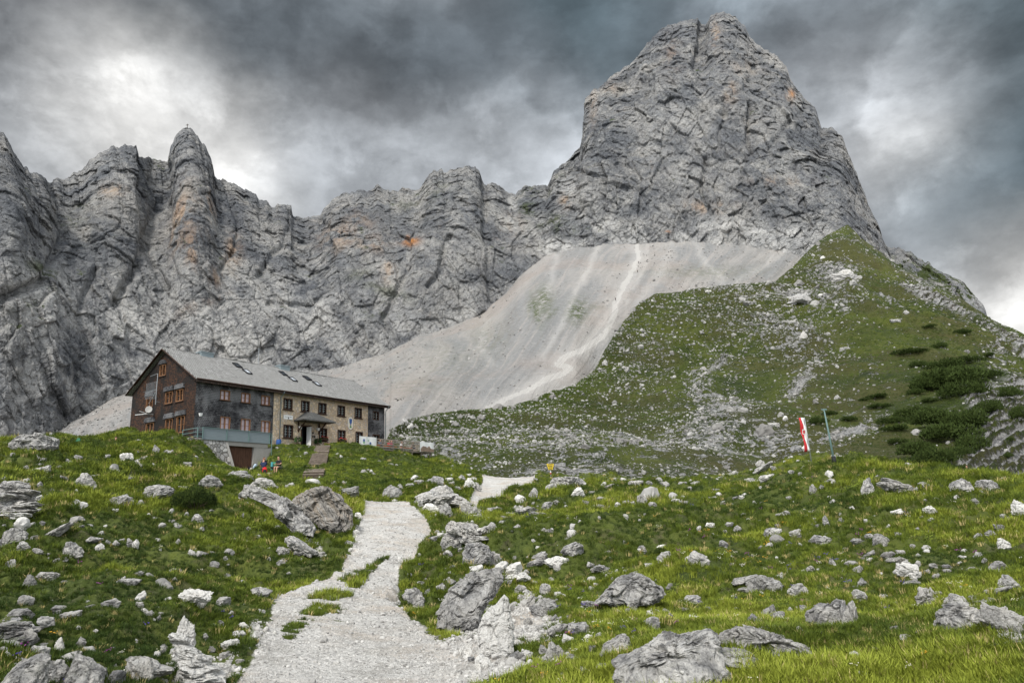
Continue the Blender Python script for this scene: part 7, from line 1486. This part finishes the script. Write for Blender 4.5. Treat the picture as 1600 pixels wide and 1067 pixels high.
person('person in black leaning forward with one arm stretched out, on the rocks below the cellar', gp(401, 737)+np.array([0, 1.2, -.05]), face_cam(W_)+.6, 'lean', (.012, .012, .014), (.03, .03, .035), bare_arms=True)
person('person with reddish hair sitting with back turned in front of the one in black', gp(408, 741)+np.array([.1, .2, -.10]), face_cam(W_)+math.pi, 'sit', (.02, .03, .07), (.03, .03, .03), hair=M_HAIRL)
person('person in black shirt and shorts with bare legs, sitting right of the backpacks', gp(431, 742)+np.array([.1, .5, 0]), face_cam(W_)-.75, 'sit', (.02, .02, .022), (.10, .11, .07), short=True)
def backpack(label, P, rz, col, lie=0):
    t = thing('backpack', label, 'backpack', P, rz); t.rotation_euler = (lie, 0, rz); m = MB()
    m.add([(-.19, -.13, 0), (.19, -.13, 0), (.19, .12, 0), (-.19, .12, 0), (-.21, -.17, .25), (.21, -.17, .25), (.21, .13, .25), (-.21, .13, .25), (-.15, -.10, .58), (.15, -.10, .58), (.15, .11, .58), (-.15, .11, .58)],
          [(0, 3, 2, 1), (0, 1, 5, 4), (1, 2, 6, 5), (2, 3, 7, 6), (3, 0, 4, 7), (4, 5, 9, 8), (5, 6, 10, 9), (6, 7, 11, 10), (7, 4, 8, 11), (8, 9, 10, 11)])
    o = m.build('bag_body', cloth(col), t, True); s = o.modifiers.new('s', 'SUBSURF'); s.levels = 2; s.render_levels = 2
    m = MB(); m.prism([(-.13, .08), (.13, .08), (.13, .34), (-.13, .34)], -.22, -.15); m.build('front_pocket', M_BLACK, t, bevel=.03)
    m = MB(); m.tube([(-.12, .12, .05), (-.14, .24, .3), (-.10, .12, .52)], .02, 6); m.build('strap', M_BLACK, t); m = MB(); m.tube([(.12, .12, .05), (.14, .24, .3), (.10, .12, .52)], .02, 6); m.build('strap', M_BLACK, t)
backpack('red and black backpack in front of the seated hikers', gp(414, 742)+np.array([0, -.1, .05]), face_cam(W_), (.50, .015, .02))
backpack('pale blue and white bag left of the seated hikers', gp(396, 735)+np.array([0, .2, .1]), face_cam(W_)+.4, (.45, .55, .65), .5)
backpack('dark backpack lying left of the person in black', gp(389, 734)+np.array([0, .2, 0]), face_cam(W_), (.012, .012, .015), 1.1)
for k, (px_, c_) in enumerate(((420, (.05, .22, .24)), (424, (.05, .20, .10)))):
    t_ = thing('sleeping_mat', ['teal rolled mat standing between the seated hikers', 'green rolled mat standing next to the teal one'][k], 'rolled mat', gp(px_, 739)+np.array([0, .6, 0])); m = MB(); m.tube([(0, 0, 0), (.03, 0, .9)], .09, 12); m.build('roll', cloth(c_), t_, True); m = MB(); m.tube([(.012, 0, .36), (.018, 0, .52)], .096, 12); m.build('strap', M_BLACK, t_)
COLS = [(.5, .02, .04), (.02, .02, .03), (.6, .6, .6), (.03, .05, .15), (.30, .05, .10), (.05, .05, .05), (.55, .55, .5), (.1, .13, .2)]
LB = ['guest in red on the terrace, seated at the middle table', 'guest in black on the terrace, back against the railing by the white banner', 'guest in white on the terrace, seated at the table by the picture banner', 'guest in navy on the terrace at the table by the white banner', 'guest in dark red on the terrace at the right of the middle table', 'guest in grey-black on the terrace, rightmost above the picture banner', 'guest in pale shirt standing on the terrace near the lodge wall', 'guest in slate blue on the lodge side of the middle table']
for k, (x, y, ps, rz) in enumerate(((7.0, 2.25, 'sit', 0), (2.4, .85, 'sit', math.pi), (9.4, 2.35, 'sit', 0), (3.4, 2.2, 'sit', 0), (6.3, .95, 'sit', math.pi), (10.4, 1.05, 'sit', math.pi), (4.9, 3.5, 'stand', .3), (5.4, 2.25, 'sit', 0))):
    person(LB[k], house_pt(18.4+x, -4.4+y, -.05), HRZ+rz, ps, COLS[k], (.05, .05, .07), hair=[M_HAIR, M_HAIRL][k % 2], group='guests on the lodge terrace')
for (px_, py_, ps, tp, lg, lab, sh_) in ((1514.5, 752, 'stand', (.012, .012, .014), (.55, .53, .48), 'hiker in a black top and pale trousers standing at right below the striped rock', False), (1545, 762, 'sit', (.03, .02, .02), (.10, .05, .04), 'hiker in dark clothes sitting low, left of the one in black at the right edge', True), (1588, 765, 'sit', (.01, .01, .012), (.25, .04, .03), 'hiker in black with bare legs sitting at the right edge of the picture', True)):
    P = at(px_, py_, 96); 
    P[2] = max(P[2], float(ground_z(np.array([P[0]]), np.array([P[1]]))[0]))
    person(lab, P, face_cam(P)+(.8 if ps == 'sit' else .3), ps, tp, lg, short=sh_)
def hit_scree(px_, py_):
    best = None
    for nm in ('scree_slope', 'path'):
        me = bpy.data.objects[nm].data; V = np.empty(len(me.vertices)*3, np.float32); me.vertices.foreach_get('co', V); V = V.reshape(-1, 3).astype(float); a, b, z = proj(V); d = np.hypot(a-px_, b-py_); k = np.argmin(d)
        if best is None or d[k] < best[0]: best = (d[k], V[k].copy())
    return best[1]
for k, (px_, py_) in enumerate(((998, 412), (997, 426), (962, 470))):
    P = hit_scree(px_, py_); person(['tiny hiker highest on the pale scree trail', 'tiny hiker just below the highest one on the scree trail', 'tiny hiker where the scree trail bends left'][k], P, 0, 'stand', (.02, .02, .03), (.03, .03, .03))
# ------------------------------------------------------------------ flag, pole, signpost, summit cross, tents, birds
def rel(P, px_, py_, base):
    """point above a base, same distance"""
    z = (np.array(base)-CAMP)@_F; d = ray(px_, py_); return CAMP+d*z
fb = hit(1268, 722); ft_ = rel(fb, 1259, 650, fb)
fl_ = thing('flagpole_with_flag', 'flagpole with a long red and white banner flag on the grassy hillock', 'flag', fb)
H_ = ft_[2]-fb[2]; lean = (Vector(ft_)-Vector(fb)); lean = Vector((lean.x*.25, 0, H_))
m = MB(); m.tube([(0, 0, -.5), lean*.5, lean], [.06, .05, .035], 8); m.build('pole', M_STEEL, fl_, True)
def flagstrip(u0, u1, z0, z1, off=0):
    m = MB(); n = 14; V = []
    for i in range(n+1):
        f = z0+(z1-z0)*i/n
        for u in (u0, (u0+u1)/2, u1): V.append(tuple(lean*(1-f*.80-.01)+Vector((-u*(1-.25*f), -.05+.16*math.sin(f*11+u*6)-off, .10*math.sin(u*5)*.4))))
    m.add(V, [(i*3+j, i*3+j+1, i*3+j+4, i*3+j+3) for i in range(n) for j in range(2)]); return m
for nm, u0, u1, mt in (('white_stripe', .05, .32, M_WHITE), ('red_stripe', .32, .62, M_RED)):
    o = flagstrip(u0, u1, 0, .98).build(nm, mt, fl_, True); s_ = o.modifiers.new('t', 'SOLIDIFY'); s_.thickness = .015
o = flagstrip(.20, .46, .34, .48, .03).build('emblem_field', M_WHITE, fl_); o2 = flagstrip(.25, .40, .37, .46, .045).build('eagle_emblem', M_RED, o)
pb = hit(1304, 722); pt_ = rel(pb, 1291.5, 637, pb); lp = Vector(((pt_-pb)[0]*.5, 0, pt_[2]-pb[2]))
p2_ = thing('bare_pole', 'bare grey-green pole without a flag on the grassy hillock', 'pole', pb); m = MB(); m.tube([(0, 0, -.4), lp*.5, lp], [.055, .045, .03], 8); m.build('shaft', M_GREENP, p2_, True); m = MB(); m.tube([(0, 0, -.3), (lp.x*.08, 0, lp.z*.10)], .09, 10); m.build('base', M_BLACK, p2_, True); m = MB(); m.bar((lp.x-.12, 0, lp.z), (lp.x+.12, 0, lp.z), .06); m.build('crosspiece', M_GREENP, p2_)
sb = hit(861, 748); sp_ = thing('signpost', 'hiking signpost with stacked yellow arrow boards and red-white mark', 'signpost', sb, -math.atan2(sb[0], sb[1])); q = ((sb-CAMP)@_F)/FPX
m = MB(); m.tube([(0, 0, -.3), (0, 0, 23*q)], .04, 8); m.build('post', M_STEEL, sp_, True); m = MB(); m.tube([(0, 0, 6.2*q), (0, 0, 8.2*q)], .055, 8); m.build('red_band', M_RED, sp_, True); m = MB(); m.tube([(0, 0, 8.25*q), (0, 0, 10.5*q)], .055, 8); m.build('white_band', M_WHITE, sp_, True)
for k, (z, s) in enumerate(((21.3, 1), (18.9, -1), (16.5, 1), (14.1, -1))):
    w_ = (5.8, 5.2, 4.4, 3.6)[k]*q; hh = 1.05*q; x0, x1 = (-w_*.95, w_*.8); pts = [(x0, z*q-hh), (x1, z*q-hh), (x1+hh*.8, z*q), (x1, z*q+hh), (x0, z*q+hh)]
    if s < 0: pts = [(-a, b) for a, b in reversed(pts)]
    m = MB(); m.prism(pts, -.09, -.06); a_ = m.build('arrow_board', M_YEL, sp_)
    m = MB(); [m.box(x0*.7+i*w_*.28, x0*.7+i*w_*.28+w_*.2, -.098, -.092, z*q-.04, z*q+.04) for i in range(5)]; m.build('lettering', M_BLACK, a_)
def hit_obj(nm, px_, py_):
    me = bpy.data.objects[nm].data; V = np.empty(len(me.vertices)*3, np.float32); me.vertices.foreach_get('co', V); V = V.reshape(-1, 3).astype(float); a, b, z = proj(V); k = np.argmin(np.hypot(a-px_, b-py_)+z*.0); return V[k].copy()
cp_ = hit_obj('rock_ridge', 292, 201); c_ = thing('summit_cross', 'tiny summit cross on the pointed rock tower', 'cross', cp_); m = MB(); m.bar((0, 0, -1), (0, 0, 3.4), .28); m.build('upright', M_DKW, c_); m = MB(); m.bar((-.9, -.16, 2.4), (.9, -.16, 2.4), .26); m.build('crossbar', M_DKW, c_)
for (px_, w_, hh_, col, lab) in ((80, 9, 6, (.03, .12, .06), 'green tent top peeping over the left grassy crest'), (89, 4, 2.6, (.55, .28, .02), 'small orange tent corner beside the green one'), ):
    P = hit(px_, 690)+np.array([0, 3., 0]); q = ((P-CAMP)@_F)/FPX; t_ = thing('tent', lab, 'tent', P, .3); w = w_*q; h = (hh_+7)*q
    m = MB(); m.add([(-w/2, -.5, 0), (w/2, -.5, 0), (w/2, 1.2, 0), (-w/2, 1.2, 0), (-w*.15, .3, h), (w*.2, .3, h*.93)], [(0, 1, 5, 4), (1, 2, 5), (2, 3, 4, 5), (3, 0, 4)]); m.build('canvas', cloth(col), t_); m = MB(); m.bar((-w*.15, .3, 0), (-w*.15, .3, h*1.02), .03); m.build('pole', M_STEEL, t_)
P = hit(157, 690)+np.array([0, 2.2, -1.15]); person('person in orange half hidden behind the left grassy crest', P, 2.6, 'stand', (.60, .14, .04), (.05, .05, .06), bare_arms=False)
def bird(label, P, rz, s, fly):
    t = thing('bird', label, 'bird', P, rz, 'mountain birds by the lodge'); m = MB()
    m.tube([(0, -.22*s, .06*s), (0, -.12*s, .08*s), (0, 0, .07*s), (0, .16*s, .04*s), (0, .26*s, .03*s)], [.012*s, .045*s, .07*s, .05*s, .01*s], 8)
    if fly:
        for k in (-1, 1): m.add([(0, -.06*s, .09*s), (0, .10*s, .08*s), (k*.28*s, .12*s, .20*s), (k*.28*s, -.10*s, .22*s), (k*.52*s, .14*s, .12*s), (k*.50*s, .0, .14*s)], [(0, 1, 2, 3), (3, 2, 4, 5)])
    m.add([(-.05*s, .2*s, .04*s), (.05*s, .2*s, .04*s), (.07*s, .38*s, .02*s), (-.07*s, .38*s, .02*s)], [(0, 1, 2, 3)]); o = m.build('plumage', M_BLACK, t, True); s_ = o.modifiers.new('t', 'SOLIDIFY'); s_.thickness = .012
    m = MB(); m.tube([(0, -.22*s, .06*s), (0, -.27*s, .055*s)], [.012*s, .003*s], 6); m.build('beak', M_YEL, t)
bird('black bird in flight to the right of the lodge roof', rel(None, 622, 626, house_pt(26, 0, 5)), .5, 1.15, True)
bird('black bird perched on the right verge of the lodge roof', house_pt(LL+.3, 4.4, rz_(4.4)+.12), HRZ, .9, False)
bird('black bird perched on the ridge between the chimneys', house_pt(8.6, 6, RG+.42), HRZ+1.2, .9, False)
